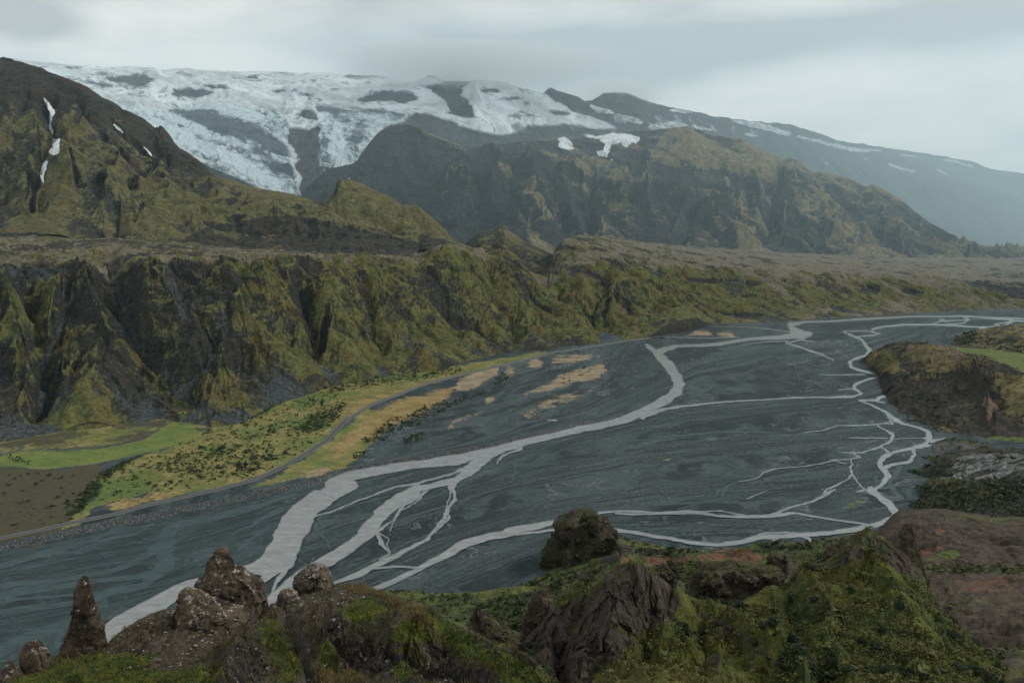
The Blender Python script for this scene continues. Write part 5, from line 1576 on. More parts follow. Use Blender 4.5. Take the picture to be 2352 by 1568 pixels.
# ---- lower slope between the knoll and the river
fe = [(300, 1930), (380, 1925), (620, 1600), (760, 1395), (830, 1365), (872, 1355), (940, 1358), (998, 1362), (1042, 1360), (1092, 1360), (1143, 1351), (1196, 1343), (1229, 1332), (1262, 1310), (1330, 1250), (1396, 1223), (1439, 1237), (1493, 1246), (1529, 1257),
      (1574, 1262), (1616, 1262), (1706, 1257), (1741, 1245), (1800, 1243), (1856, 1249), (1901, 1234), (2026, 1214), (2075, 1195), (2200, 1190)]
L = [('p', [(300, 2369, 150), (500, 2200, 150), (760, 1600, 150), (1400, 1560, 170), (2200, 1560, 170)]), ('p', [(300, 2203, 220), (500, 2040, 230), (760, 1480, 300), (1200, 1450, 330), (1400, 1400, 350), (2200, 1380, 360)]),
     ('p', [(300, 2085, 270), (500, 1880, 300), (760, 1430, 430), (1000, 1420, 440), (1200, 1405, 450), (1320, 1350, 470), (1420, 1315, 490), (1600, 1296, 505), (1900, 1288, 510), (2200, 1262, 540)]),
     ('p', [(300, 2003, 300), (500, 1800, 335), (760, 1403, 500), (900, 1388, 500), (1000, 1385, 510), (1100, 1380, 515), (1200, 1368, 520), (1320, 1330, 520), (1420, 1276, 570), (1550, 1276, 575), (1700, 1270, 580), (1900, 1262, 575), (2200, 1220, 600)]),
     ('g', fe, 1, 0.4), ('z', [(p[0], D_of(p[0], p[1]) + 40, -12) for p in fe])]
low = mass(320, 2200, 1080, L, [20, 60, 60, 80, 16], [(0.3, 0), (0.8, 0), (0.8, 0), (0.7, 0), (0.06, 0), (0, 0)], 60, 6, 4, 71, [], 0, 0, 3.0, 0.5, warp=15)
P_, Q_ = low.px()
red = sstep(poly(P_ + 6 * low.nx, Q_ + 3 * low.ny, [(1418, 1282), (1450, 1274), (1520, 1281), (1600, 1275), (1640, 1262), (1720, 1258), (1752, 1276), (1760, 1302), (1640, 1300), (1500, 1302), (1430, 1298)]), -4, 5)
pale = sstep(poly(P_ + 4 * low.nx, Q_ + 2 * low.ny, [(1396, 1262), (1412, 1248), (1440, 1258), (1456, 1268), (1420, 1284), (1392, 1296), (1378, 1290)]), -3, 4)
dirt = sstep(poly(P_ + 6 * low.nx, Q_ + 3 * low.ny, [(950, 1392), (1000, 1374), (1050, 1368), (1080, 1378), (1120, 1420), (1060, 1430), (980, 1404)]), -5, 6) * 0.7
gras = np.maximum.reduce([sstep(poly(P_ + 6 * low.nx, Q_ + 3 * low.ny, t), -5, 5) for t in (
    [(880, 1356), (950, 1358), (1040, 1360), (1060, 1366), (960, 1376), (900, 1370)], [(1050, 1362), (1143, 1353), (1215, 1338), (1240, 1350), (1170, 1372), (1120, 1378), (1060, 1368)],
    [(1230, 1330), (1280, 1312), (1320, 1318), (1300, 1335), (1250, 1345)], [(1360, 1318), (1390, 1310), (1385, 1328), (1365, 1330)], [(1396, 1226), (1440, 1240), (1500, 1250), (1560, 1264), (1500, 1272), (1440, 1256)])])
M_LOW = terrain_mat("lower_slope_terrain", [(0.040, 0.036, 0.028), (0.060, 0.050, 0.038), (0.045, 0.034, 0.026)], [(0.040, 0.056, 0.022), (0.074, 0.086, 0.028), (0.056, 0.060, 0.024)],
                    [(0.062, 0.074, 0.022), (0.095, 0.098, 0.030)], [(0.135, 0.066, 0.036), (0.110, 0.068, 0.044)], 1.3, 1.0, 0.4)
M_LOWp = M_LOW
o = sheet_mesh("hill", low, M_LOW, dict(moss=0.62 + 0.4 * low.nx - 0.9 * pale - 0.4 * dirt + 0.2 * sstep(P_, 1400, 1200), scree=gras * (0.6 + 0.5 * low.ny), tan=np.clip(red * (0.62 + 0.6 * low.ny) + pale * 0.30 + 0.2 * sstep(P_, 1880, 1960) * sstep(Q_, 1215, 1235), 0, 1)))
tag(o, "green shrubby lower slope with a rusty mound running down to the river plain", "slope", "structure")

# ---- brown slopes on the right
L = [('p', [(2000, 1640, 110), (2600, 1640, 100)]), ('p', [(2000, 1480, 200), (2200, 1480, 200), (2600, 1490, 180)]), ('p', [(2000, 1330, 330), (2124, 1322, 330), (2175, 1319, 330), (2352, 1323, 325), (2600, 1330, 320)]),
     ('p', [(2000, 1312, 385), (2150, 1304, 385), (2352, 1312, 380), (2600, 1315, 380)]), ('p', [(1960, 1262, 470), (2150, 1240, 465), (2352, 1248, 455), (2600, 1250, 450)]),
     ('p', [(1940, 1250, 560), (2021, 1214, 590), (2050, 1185, 600), (2071, 1171, 590), (2126, 1170, 575), (2166, 1169, 560), (2226, 1181, 545), (2276, 1189, 535), (2352, 1190, 525), (2600, 1200, 510)]),
     ('z', [(1940, 640, -25), (2071, 690, -20), (2352, 640, 0), (2600, 640, 10)])]
brn = mass(1950, 2560, 460, L, [30, 70, 30, 60, 70, 20], [(0.3, 0), (0.8, 0.3), (0.5, 0.2), (0.4, 0.1), (0.8, 0.3), (0.25, 0.1), (0, 0)], 60, 6, 4, 83, [], 0, 0, 2.5, 0.5, warp=15)
P_, Q_ = brn.px()
gs = np.maximum.reduce([sstep(poly(P_ + 8 * brn.nx, Q_ + 3 * brn.ny, t), -4, 5) for t in (
    [(2105, 1300), (2130, 1280), (2165, 1262), (2205, 1262), (2200, 1278), (2160, 1300), (2120, 1312)], [(2140, 1304), (2230, 1306), (2352, 1302), (2480, 1304), (2480, 1318), (2300, 1319), (2160, 1312)])])
gs2 = sstep(poly(P_ + 8 * brn.nx, Q_ + 3 * brn.ny, [(2200, 1460), (2260, 1452), (2340, 1480), (2480, 1500), (2480, 1600), (2280, 1600)]), -6, 8)
rust = np.maximum((0.55 + 1.1 * brn.nx + 0.5 * brn.ny) * sstep(poly(P_ + 18 * brn.nx, Q_ + 9 * brn.ny, [(2170, 1326), (2260, 1320), (2480, 1330), (2480, 1375), (2300, 1370), (2190, 1360)]), -18, 22) * 0.75,
                  sstep(poly(P_ + 5 * brn.nx, Q_ + 3 * brn.ny, [(2140, 1215), (2165, 1205), (2172, 1222), (2150, 1228)]), -4, 5))
rust = np.maximum(rust, sstep(poly(P_ + 5 * brn.nx, Q_ + 3 * brn.ny, [(2105, 1265), (2150, 1250), (2165, 1258), (2110, 1285)]), -4, 5) * 0.8)
M_BROWN = terrain_mat("brown_slope_terrain", [(0.042, 0.032, 0.023), (0.072, 0.057, 0.044), (0.058, 0.046, 0.036)], [(0.050, 0.060, 0.022), (0.080, 0.088, 0.028), (0.040, 0.046, 0.020)],
                      [(0.056, 0.070, 0.022), (0.085, 0.09, 0.03)], [(0.130, 0.064, 0.034), (0.085, 0.052, 0.035)], 1.1, 0.9, 0.4)
o = sheet_mesh("hill", brn, M_BROWN, dict(moss=0.14 + 0.6 * brn.nx + 0.35 * gs2, scree=gs * (0.62 + 0.5 * brn.ny), tan=rust))
tag(o, "bare brown and rust-stained slopes falling from the right towards the river", "slope", "structure")

# ---- pale streaked slope above the river bend
L = [('p', [(2020, 1210, 760), (2071, 1195, 700), (2150, 1195, 640), (2352, 1195, 560), (2600, 1200, 500)]), ('p', [(2030, 1120, 850), (2071, 1112, 810), (2150, 1112, 760), (2352, 1112, 690), (2600, 1115, 620)]),
     ('p', [(2030, 1075, 900), (2085, 1062, 880), (2150, 1062, 850), (2352, 1072, 755), (2600, 1080, 680)]), ('p', [(2060, 1062, 960), (2100, 1048, 905), (2134, 1027, 930), (2170, 1010, 950), (2207, 1016, 900), (2260, 1022, 870), (2306, 1036, 820),
      (2352, 1039, 790), (2600, 1060, 700)]), ('z', [(2060, 1010, -20), (2200, 1000, -10), (2352, 900, -5), (2600, 820, 10)])]
pal = mass(2030, 2560, 420, L, [70, 60, 50, 16], [(0.6, 0), (0.9, 0.3), (0.8, 0.3), (0.25, 0), (0, 0)], 60, 6, 4, 97, [], 0, 0, 3.0, 0.5, warp=15)
P_, Q_ = pal.px()
pr = np.maximum.reduce([k * sstep(poly(P_ + 8 * pal.nx, Q_ + 5 * pal.ny, reg(10, t)), -5, 6) for t, k in (
    ([(640, 1040), (800, 1010), (1000, 1000), (1140, 1010), (1300, 1040), (1300, 1150), (1140, 1150), (950, 1200), (700, 1190), (560, 1180), (640, 1130), (720, 1090)], 1.0),
    ([(620, 1110), (680, 1070), (720, 1090), (690, 1130), (640, 1145)], 1.0), ([(430, 1200), (560, 1180), (700, 1190), (560, 1215)], 0.8), ([(350, 1355), (400, 1340), (430, 1360), (390, 1372)], 0.7))])
pr = pr * sstep(fbm(P_ / 60.0, (Q_ + 0.25 * P_) / 9.0, 1.0, 3, 0.5, 3), -0.35, 0.1)
M_PALE = terrain_mat("pale_slope_terrain", [(0.034, 0.034, 0.026), (0.048, 0.046, 0.036), (0.044, 0.038, 0.028)], [(0.040, 0.044, 0.018), (0.066, 0.060, 0.026), (0.030, 0.034, 0.018)],
                     [(0.105, 0.108, 0.106), (0.165, 0.168, 0.163)], [(0.06, 0.06, 0.055), (0.08, 0.08, 0.075)], 2.0, 1.2, 0.4)
o = sheet_mesh("hill", pal, M_PALE, dict(moss=0.42 + 0.5 * pal.nx, scree=pr, tan=sstep(poly(P_, Q_, reg(10, [(400, 990), (600, 930), (880, 965), (640, 1010), (430, 1040)])), -5, 6) * 0.9))
tag(o, "dark scrubby slope streaked with pale bare rock above the river bend", "slope", "structure")

# ---- rounded hill with the dark hollow
L = [('z', [(1975, 1560, -14), (1989, 1525, -14), (2012, 1390, -14), (2030, 1195, -14), (2062, 1070, -14), (2118, 1000, -14), (2170, 945, -12), (2600, 900, -10)]),
     ('p', [(1975, 846, 1560), (1989, 836, 1535), (2012, 860, 1425), (2030, 915, 1215), (2062, 955, 1098), (2090, 973, 1053), (2118, 982, 1030), (2170, 1004, 980), (2250, 1000, 975), (2352, 1005, 955), (2600, 1010, 930)]),
     ('p', [(1975, 836, 1580), (1995, 825, 1545), (2020, 835, 1440), (2050, 865, 1290), (2090, 890, 1200), (2130, 900, 1150), (2200, 905, 1110), (2280, 905, 1070), (2352, 915, 1030), (2600, 930, 1000)]),
     ('p', [(1975, 834, 1600), (2000, 814, 1555), (2040, 815, 1470), (2090, 830, 1360), (2150, 835, 1290), (2220, 838, 1230), (2280, 855, 1150), (2352, 880, 1080), (2600, 900, 1040)]),
     ('p', [(1975, 834, 1620), (1995, 816, 1590), (2009, 806, 1570), (2040, 792, 1540), (2081, 785, 1480), (2130, 786, 1420), (2187, 801, 1370), (2213, 813, 1330), (2260, 818, 1260), (2306, 838, 1180), (2352, 858, 1110), (2600, 880, 1080)]),
     ('z', [(1975, 1720, -15), (2081, 1760, -15), (2352, 1400, -5), (2600, 1400, 0)])]
SPUR = [(reg(10, [(550, 465), (640, 455), (720, 470), (830, 475)]), 10, -16), (reg(10, [(700, 560), (800, 555), (900, 590), (980, 650)]), 12, -16), (reg(10, [(700, 410), (760, 400), (830, 450), (920, 580), (1000, 650)]), 8, 10),
        (reg(10, [(860, 620), (880, 700), (880, 790)]), 10, 10), (reg(10, [(540, 640), (700, 580)]), 9, 6)]
rhl = mass(1976, 2560, 420, L, [6, 90, 70, 60, 24], [(0, 0), (0.4, 0.3), (1, 0.5), (1, 0.5), (0.3, 0.1), (0, 0)], 90, 8, 5, 101, SPUR, 0, 0, 4, 0.6, warp=20)
P_, Q_ = rhl.px()
dk = np.maximum.reduce([sstep(poly(P_ + 4 * rhl.nx, Q_ + 3 * rhl.ny, reg(10, t)), -4, 5) for t in (
    [(550, 460), (700, 445), (830, 465), (960, 620), (1000, 650), (900, 640), (760, 560), (640, 500)], [(700, 545), (880, 560), (990, 650), (880, 680), (880, 780), (840, 700), (780, 600)])])
pk_ = sstep(poly(P_ + 3 * rhl.nx, Q_ + 2 * rhl.ny, reg(10, [(870, 610), (920, 640), (1010, 645), (950, 700), (900, 790), (880, 780), (890, 700), (850, 680)])), -3, 3)
ru = sstep(poly(P_ + 5 * rhl.nx, Q_ + 4 * rhl.ny, reg(10, [(330, 260), (520, 245), (640, 290), (760, 340), (700, 390), (480, 380), (300, 330)])), -6, 8)
ol = np.maximum.reduce([sstep(poly(P_ + 5 * rhl.nx, Q_ + 4 * rhl.ny, reg(10, t)), -6, 8) for t in ([(60, 320), (160, 280), (260, 330), (280, 440), (160, 470), (60, 400)], [(840, 440), (1140, 470), (1400, 560), (1400, 720), (1000, 640), (900, 540)])])
gr = np.maximum(sstep(poly(P_ + 5 * rhl.nx, Q_ + 3 * rhl.ny, reg(10, [(600, 915), (800, 940), (960, 890), (1140, 900), (1400, 930), (1400, 1010), (1100, 1000), (900, 990), (700, 950)])), -4, 6), 0)
M_RH = terrain_mat("hollow_hill_terrain", [(0.028, 0.027, 0.022), (0.046, 0.040, 0.032), (0.040, 0.030, 0.024)], [(0.095, 0.082, 0.036), (0.145, 0.118, 0.054), (0.080, 0.078, 0.032)],
                   [(0.070, 0.098, 0.024), (0.100, 0.115, 0.032)], [(0.105, 0.070, 0.050), (0.135, 0.096, 0.070)], 2.4, 2.0, 0.42)
o = sheet_mesh("hill", rhl, M_RH, dict(moss=0.28 + 0.5 * rhl.nx + 0.45 * ol + 0.25 * ru - 1.2 * dk - 0.2 * sstep(rhl.slope, 0.9, 1.6), scree=gr, tan=np.clip(0.9 * pk_ + 0.60 * ru * (0.8 + rhl.ny), 0, 1)))
tag(o, "rounded brown hill with a dark collapsed hollow beside the river bend", "hill", "structure")

# ---- green field and low hill behind it
L = [('z', [(2150, 1500, -12), (2600, 1300, -5)]), ('p', [(2150, 848, 1480), (2200, 830, 1560), (2260, 835, 1500), (2352, 850, 1440), (2600, 850, 1420)]), ('p', [(2150, 806, 1740), (2190, 797, 1765), (2240, 799, 1745), (2300, 806, 1690), (2352, 812, 1660), (2600, 815, 1650)], 1),
     ('p', [(2150, 800, 1880), (2186, 786, 1890), (2207, 773, 1890), (2240, 763, 1890), (2273, 753, 1880), (2326, 747, 1850), (2352, 746, 1840), (2600, 740, 1820)]), ('z', [(2150, 2150, -15), (2600, 2150, -5)])]
fld = mass(2160, 2560, 260, L, [10, 50, 60, 12], [(0, 0), (0.05, 0), (0.3, 0), (0.5, 0), (0, 0)], 80, 8, 4, 103, [], 0, 0, 3, 0.5, warp=15)
P_, Q_ = fld.px()
o = sheet_mesh("hill", fld, M_RH, dict(moss=0.55 + 0.4 * fld.nx - 0.5 * sstep(fld.nx, 0.15, 0.4), scree=sstep(fld.T, 2.03, 1.97), tan=np.zeros_like(P_)))
tag(o, "bright green field below a low shrubby hill at the far bend of the river", "field", "structure")

# ---- the near spur: rock buttress and green flank
crs = [(1000, 1490), (1060, 1486), (1160, 1480), (1200, 1470), (1250, 1430), (1288, 1399), (1331, 1361), (1367, 1340), (1394, 1323), (1417, 1302), (1448, 1297), (1475, 1301), (1504, 1308), (1520, 1325), (1538, 1343), (1552, 1366), (1562, 1390),
       (1620, 1402), (1700, 1385), (1760, 1350), (1800, 1325), (1839, 1302), (1860, 1304), (1890, 1290), (1930, 1268), (1961, 1246), (1985, 1230), (2003, 1228), (2025, 1236), (2047, 1248), (2075, 1265), (2108, 1300), (2124, 1328), (2131, 1358),
       (2150, 1394), (2175, 1422), (2207, 1454), (2239, 1483), (2271, 1499), (2303, 1528), (2335, 1547), (2400, 1590)]
cD = [(1000, 118), (1288, 112), (1450, 110), (1560, 120), (1700, 140), (1840, 150), (2000, 155), (2120, 150), (2207, 138), (2335, 118), (2400, 110)]
m3 = [(1000, 1530), (1160, 1520), (1250, 1490), (1331, 1440), (1400, 1410), (1475, 1400), (1540, 1420), (1600, 1440), (1700, 1430), (1760, 1410), (1839, 1380), (1900, 1370), (1985, 1340), (2050, 1340), (2108, 1370), (2150, 1420), (2207, 1470), (2271, 1515),
      (2335, 1560), (2400, 1600)]
m2_ = [(1000, 1560), (1160, 1552), (1300, 1525), (1420, 1500), (1540, 1500), (1640, 1490), (1760, 1480), (1900, 1460), (2050, 1450), (2150, 1480), (2271, 1540), (2335, 1572), (2400, 1610)]
L = [('p', [(1000, 1660, 58), (1500, 1660, 62), (2400, 1680, 66)]), ('p', [(1000, 1600, 78), (1200, 1590, 80), (1500, 1572, 82), (1800, 1572, 86), (2100, 1572, 92), (2400, 1630, 84)]),
     ('p', with_D(m2_, [(1000, 96), (1400, 95), (1700, 104), (1900, 112), (2150, 118), (2400, 95)])), ('p', with_D(m3, [(1000, 108), (1400, 104), (1600, 114), (1850, 132), (2000, 138), (2150, 134), (2400, 103)])),
     ('p', with_D(crs, cD)), ('z', [(1000, 170, 90), (1300, 150, 110), (1560, 165, 120), (1840, 205, 100), (2100, 205, 95), (2400, 150, 110)])]
R8 = lambda pts: reg(8, pts)
SPUR = [(R8([(760, 510), (850, 560), (980, 600), (1060, 660), (1170, 760), (1270, 830), (1340, 879)]), 10, 2.6), (R8([(1200, 490), (1235, 530), (1180, 560)]), 8, 1.5), (R8([(560, 380), (500, 440), (480, 540), (400, 700)]), 26, 1.2),
        (R8([(640, 480), (620, 620), (600, 760)]), 20, -2.6), (R8([(820, 600), (900, 680), (860, 800)]), 22, -2.5), (R8([(1640, 240), (1580, 300), (1540, 370)]), 12, 3.0),
        (R8([(1350, 340), (1400, 480), (1460, 620)]), 16, 2.0), (R8([(1260, 400), (1280, 520), (1340, 700), (1450, 840)]), 22, -2.5), (R8([(1700, 300), (1720, 400), (1780, 520), (1900, 700)]), 24, 1.8), (R8([(300, 480), (200, 600), (160, 760)]), 22, 2.0),
        (R8([(60, 720), (200, 700), (240, 840)]), 16, -3)]
spr = mass(1000, 2400, 1150, L, [30, 100, 110, 130, 24], [(0.4, 0.2), (0.8, 0.4), (1, 0.8), (0.9, 1), (0.14, 0.4), (0.1, 0)], 17, 1.25, 6, 113, SPUR, 3.0, 0.25, 0.9, 0.6, warp=4, sm=5, gain=0.58)
spr.Z = spr.Z + 0.40 * fbm(spr.X, spr.Y + spr.Z, 3.2, 5, 0.62, 411) + 0.22 * np.maximum(0, fbm(spr.X, spr.Y + 0.7 * spr.Z, 1.3, 3, 0.6, 413))
P_, Q_ = spr.px()
wp, wq = P_ + 10 * spr.nx + 5 * spr.ny, Q_ + 8 * spr.ny + 4 * spr.jx
but = np.maximum.reduce([sstep(poly(wp, wq, R8(t), 60), -8, 10) for t in (
    [(-60, 760), (40, 640), (90, 520), (220, 520), (330, 450), (420, 400), (480, 330), (640, 330), (720, 400), (770, 520), (740, 570), (600, 640), (520, 740), (420, 800), (330, 900), (200, 900), (150, 800), (0, 800)],
    [(1490, 300), (1560, 260), (1640, 190), (1690, 200), (1760, 230), (1860, 300), (1900, 420), (1830, 400), (1760, 360), (1700, 300), (1650, 250), (1560, 330), (1450, 360), (1430, 320)],
    [(830, 560), (960, 580), (1030, 640), (1010, 660), (920, 600)])])
lawn = np.maximum.reduce([k * sstep(poly(wp, wq, R8(t), 60), -10, 14) for t, k in (
    ([(380, 879), (440, 810), (600, 740), (760, 740), (950, 800), (1150, 850), (1250, 900), (600, 1100), (200, 1000)], 0.9), ([(1060, 620), (1200, 540), (1240, 480), (1130, 440), (1000, 500), (980, 560)], 0.6),
    ([(2050, 640), (2200, 700), (2400, 760), (2400, 860), (2200, 780)], 0.8), ([(1280, 340), (1400, 330), (1560, 350), (1700, 380), (1640, 520), (1480, 560), (1330, 480)], 0.55), ([(1550, 700), (1750, 780), (1900, 860), (1700, 900), (1450, 800)], 0.45))])
bare = sstep(polydist(wp, wq, R8([(850, 562), (980, 602), (1060, 662), (1170, 762), (1270, 832)])), 7, 2) * 0.9
bare = np.maximum(bare, sstep(poly(wp, wq, R8([(960, 660), (1010, 650), (1000, 690), (950, 680)])), -3, 4))
bare = np.maximum(bare, sstep(poly(wp, wq, R8([(890, 750), (940, 740), (955, 790), (920, 800)])), -3, 4))
m, g = new_mat("spur_terrain")
p = g.pos()
n1 = g.noise(p, 1 / 9.0, 6, 0.62, 0.5)
n2 = g.noise(p, 1 / 1.3, 6, 0.72)
n3 = g.noise(g.stretch(p, (1.0, 1.0, 0.35)), 1 / 2.4, 6, 0.7, 0.6)
vx = g.voro(p, 1 / 0.9)
rk = g.mix(g.step(n3, 0.35, 0.65), (0.022, 0.018, 0.015), (0.088, 0.070, 0.056))
rk = g.mix(g.step(n1, 0.5, 0.7), rk, (0.052, 0.046, 0.040))
rk = g.mix(g.math('MULTIPLY', g.step(n2, 0.60, 0.70), 0.7), rk, (0.115, 0.105, 0.095))
ms = g.mix(g.step(n1, 0.34, 0.66), (0.034, 0.052, 0.020), (0.108, 0.114, 0.028))
ms = g.mix(g.step(n3, 0.55, 0.72), ms, (0.098, 0.080, 0.027))
ms = g.mix(g.math('MULTIPLY', g.step(vx, 0.28, 0.10), 0.6), ms, (0.014, 0.026, 0.010))
ln = g.mix(g.step(n1, 0.35, 0.65), (0.075, 0.084, 0.022), (0.11, 0.10, 0.032))
br = g.mix(n2, (0.060, 0.050, 0.038), (0.115, 0.098, 0.078))
j = g.math('ADD', g.math('MULTIPLY', g.math('SUBTRACT', n1, 0.5), 0.7), g.math('MULTIPLY', g.math('SUBTRACT', n2, 0.5), 0.9))
c = g.mix(g.step(g.math('ADD', g.attr('lawn'), j), 0.35, 0.65), ms, ln)
c = g.mix(g.step(g.math('ADD', g.attr('rock'), g.math('MULTIPLY', j, 1.2)), 0.36, 0.58), c, rk)
c = g.mix(g.step(g.math('ADD', g.attr('bare'), g.math('MULTIPLY', j, 0.6)), 0.4, 0.6), c, br)
c = g.vmath('SCALE', c, g.remap(n2, 0.28, 0.72, 0.50, 1.45))
finish(g, c, 0.95, g.math('ADD', n2, g.math('MULTIPLY', n3, 1.2)), 0.9, 0.8, 0.12)
M_SPUR = m
jr = but * (0.5 * cells3(spr.X, spr.Y, spr.Z * 0.5, 3.0, 421) + 0.28 * cells3(spr.X, spr.Y, spr.Z * 0.5, 1.2, 423) + 0.5 * fbm3(spr.X, spr.Y, spr.Z * 0.4, 3.5, 4, 0.6, 425, True))
spr.Y = spr.Y - jr
spr.X = spr.X - jr * spr.a[None, :]
rk_ = but * (0.85 + 0.25 * spr.ridge) + 0.22 * sstep(spr.slope, 1.6, 3.0) - 0.28 * sstep(spr.nx, 0.05, 0.35) * but
sprob = sheet_mesh("hill", spr, M_SPUR, dict(rock=rk_, lawn=lawn, bare=bare))
tag(sprob, "near spur with a brown rock buttress and a steep green shrubby flank", "spur", "structure")

# ---- the knoll we look down on
kc = [(-80, 1590), (0, 1553), (62, 1537), (110, 1520), (140, 1503), (190, 1496), (240, 1484), (262, 1463), (293, 1436), (330, 1416), (380, 1400), (420, 1408), (480, 1410), (560, 1410), (616, 1408), (632, 1392), (645, 1372), (690, 1362), (740, 1350), (769, 1342),
      (801, 1341), (846, 1352), (880, 1362), (910, 1372), (954, 1389), (989, 1412), (1020, 1424), (1077, 1449), (1108, 1475), (1152, 1499), (1196, 1510), (1229, 1532), (1280, 1565), (1340, 1600)]
kD = [(-80, 27), (0, 28), (200, 30), (400, 33), (600, 33), (760, 34), (850, 32), (990, 27), (1080, 24), (1200, 20), (1280, 17), (1340, 15.5)]
k3 = [(-80, 1600), (0, 1570), (100, 1545), (200, 1520), (262, 1490), (330, 1455), (420, 1445), (560, 1450), (620, 1450), (680, 1430), (760, 1390), (800, 1384), (850, 1392), (900, 1410), (954, 1432), (990, 1452), (1040, 1478), (1100, 1508), (1160, 1528), (1220, 1550), (1280, 1582), (1340, 1615)]
k2 = [(-80, 1625), (0, 1590), (100, 1570), (200, 1550), (300, 1515), (420, 1500), (560, 1485), (620, 1470), (700, 1462), (760, 1440), (800, 1455), (850, 1470), (900, 1478), (954, 1500), (1000, 1512), (1060, 1525), (1120, 1545), (1180, 1560), (1240, 1580), (1340, 1630)]
k1 = [(-80, 1660), (200, 1610), (400, 1570), (560, 1545), (660, 1540), (740, 1535), (800, 1535), (900, 1540), (1000, 1560), (1100, 1580), (1200, 1600), (1340, 1660)]
L = [('p', [(-80, 1800, 12), (600, 1760, 12), (1340, 1780, 10)]), ('p', with_D(k1, [(-80, 20.5), (300, 20.5), (600, 21), (800, 21.2), (1000, 19), (1200, 15.8), (1340, 13)])), ('p', with_D(k2, [(-80, 23.5), (300, 24.6), (600, 26), (700, 25.4), (800, 23.0), (1000, 20.6), (1200, 17), (1340, 13.8)])),
     ('p', with_D(k3, [(-80, 25.6), (300, 28.4), (600, 29), (700, 28), (800, 29.0), (900, 27.2), (1000, 24.2), (1200, 18.4), (1340, 14.7)])), ('p', with_D(kc, kD)), ('z', [(-80, 36, 212), (400, 44, 208), (760, 46, 205), (1000, 36, 213), (1340, 22, 226)])]
R12 = lambda pts: reg(12, pts)
R13 = lambda pts: reg(13, pts)
SPUR = [(R12([(1000, 990), (900, 1060), (800, 1160), (680, 1260), (620, 1420), (580, 1560)]), 22, 0.55), (R12([(1100, 1010), (1160, 1110), (1250, 1280), (1340, 1450), (1380, 1560)]), 16, -0.30), (R12([(1400, 1120), (1500, 1230), (1600, 1380)]), 14, 0.30),
        (R12([(640, 1010), (800, 1040), (860, 1010)]), 14, -0.4), (R12([(1560, 1000), (1600, 1150), (1640, 1240)]), 22, -0.5), (R13([(430, 880), (560, 760), (680, 720), (800, 800)]), 20, 0.42), (R13([(850, 600), (900, 740), (900, 880)]), 14, 0.3),
        (R13([(520, 1000), (620, 960), (680, 1010)]), 15, 0.35), (R13([(1250, 980), (1400, 1080), (1500, 1150), (1580, 1300)]), 26, 0.40), (R13([(860, 960), (1000, 1050), (1080, 1150), (1180, 1250)]), 20, -0.5),
        (R13([(60, 720), (200, 800), (250, 900)]), 20, -0.45), (R13([(1700, 1120), (1850, 1180), (1950, 1290)]), 18, 0.28), (R13([(650, 1080), (800, 1150), (880, 1260)]), 18, -0.4)]
kno = mass(-80, 1330, 1150, L, [20, 110, 120, 110, 40], [(0.5, 0), (0.9, 0.7), (1, 0.9), (0.8, 0.4), (0.22, 0), (0.1, 0)], 2.6, 0.22, 5, 131, SPUR, 0.55, 0.25, 0.16, 0.4, warp=0.8, sm=5)
P_, Q_ = kno.px()
kno.Z = kno.Z + 0.035 * fbm(kno.X, kno.Y + kno.Z, 0.22, 4, 0.6, 8) + 0.02 * np.maximum(0, fbm(kno.X, kno.Y + kno.Z, 0.09, 2, 0.6, 18))
wp, wq = P_ + 12 * kno.nx + 8 * kno.ny, Q_ + 9 * kno.ny + 6 * kno.jx
A7 = lambda t: reg(7, t)
mossy = np.maximum.reduce([k * sstep(poly(wp, wq, t, 60), -12, 14) for t, k in (
    (A7([(100, 840), (300, 760), (560, 740), (760, 740), (660, 820), (900, 800), (1050, 790), (1000, 900), (0, 900)]), 0.8), (A7([(1180, 640), (1240, 590), (1300, 600), (1360, 720), (1400, 860), (1300, 900), (1260, 760)]), 1.0),
    (A7([(1450, 700), (1500, 660), (1560, 720), (1540, 800), (1450, 820)]), 0.9), (A7([(1560, 560), (1640, 480), (1720, 470), (1780, 540), (1720, 600), (1600, 600)]), 1.0),
    (R13([(380, 880), (480, 760), (600, 680), (740, 700), (820, 800), (920, 900), (760, 930), (600, 920)]), 1.2), (R13([(500, 470), (760, 560), (1000, 700), (1260, 810), (1500, 1000), (1950, 1180), (2250, 1356), (1650, 1356), (1500, 1180), (1280, 1100), (1000, 960), (880, 720)]), 1.0),
    (R13([(470, 1010), (560, 950), (680, 960), (690, 1010), (600, 1040)]), 1.1), (R13([(200, 960), (300, 910), (370, 960), (320, 1010)]), 0.9), (R13([(520, 1130), (640, 1110), (760, 1290), (600, 1356), (480, 1300)]), 0.8), (R13([(0, 560), (200, 470), (340, 560), (250, 680), (0, 720)]), 0.8))])
soil = np.maximum.reduce([k * sstep(poly(wp, wq, t, 60), -10, 12) for t, k in (
    (A7([(480, 690), (640, 580), (800, 530), (1000, 590), (1200, 620), (1080, 660), (900, 760), (760, 830), (560, 850), (600, 760), (500, 760)]), 1.0), (A7([(1290, 560), (1340, 480), (1460, 470), (1530, 440), (1640, 440), (1660, 500), (1600, 560), (1540, 600), (1420, 590)]), 1.0))])
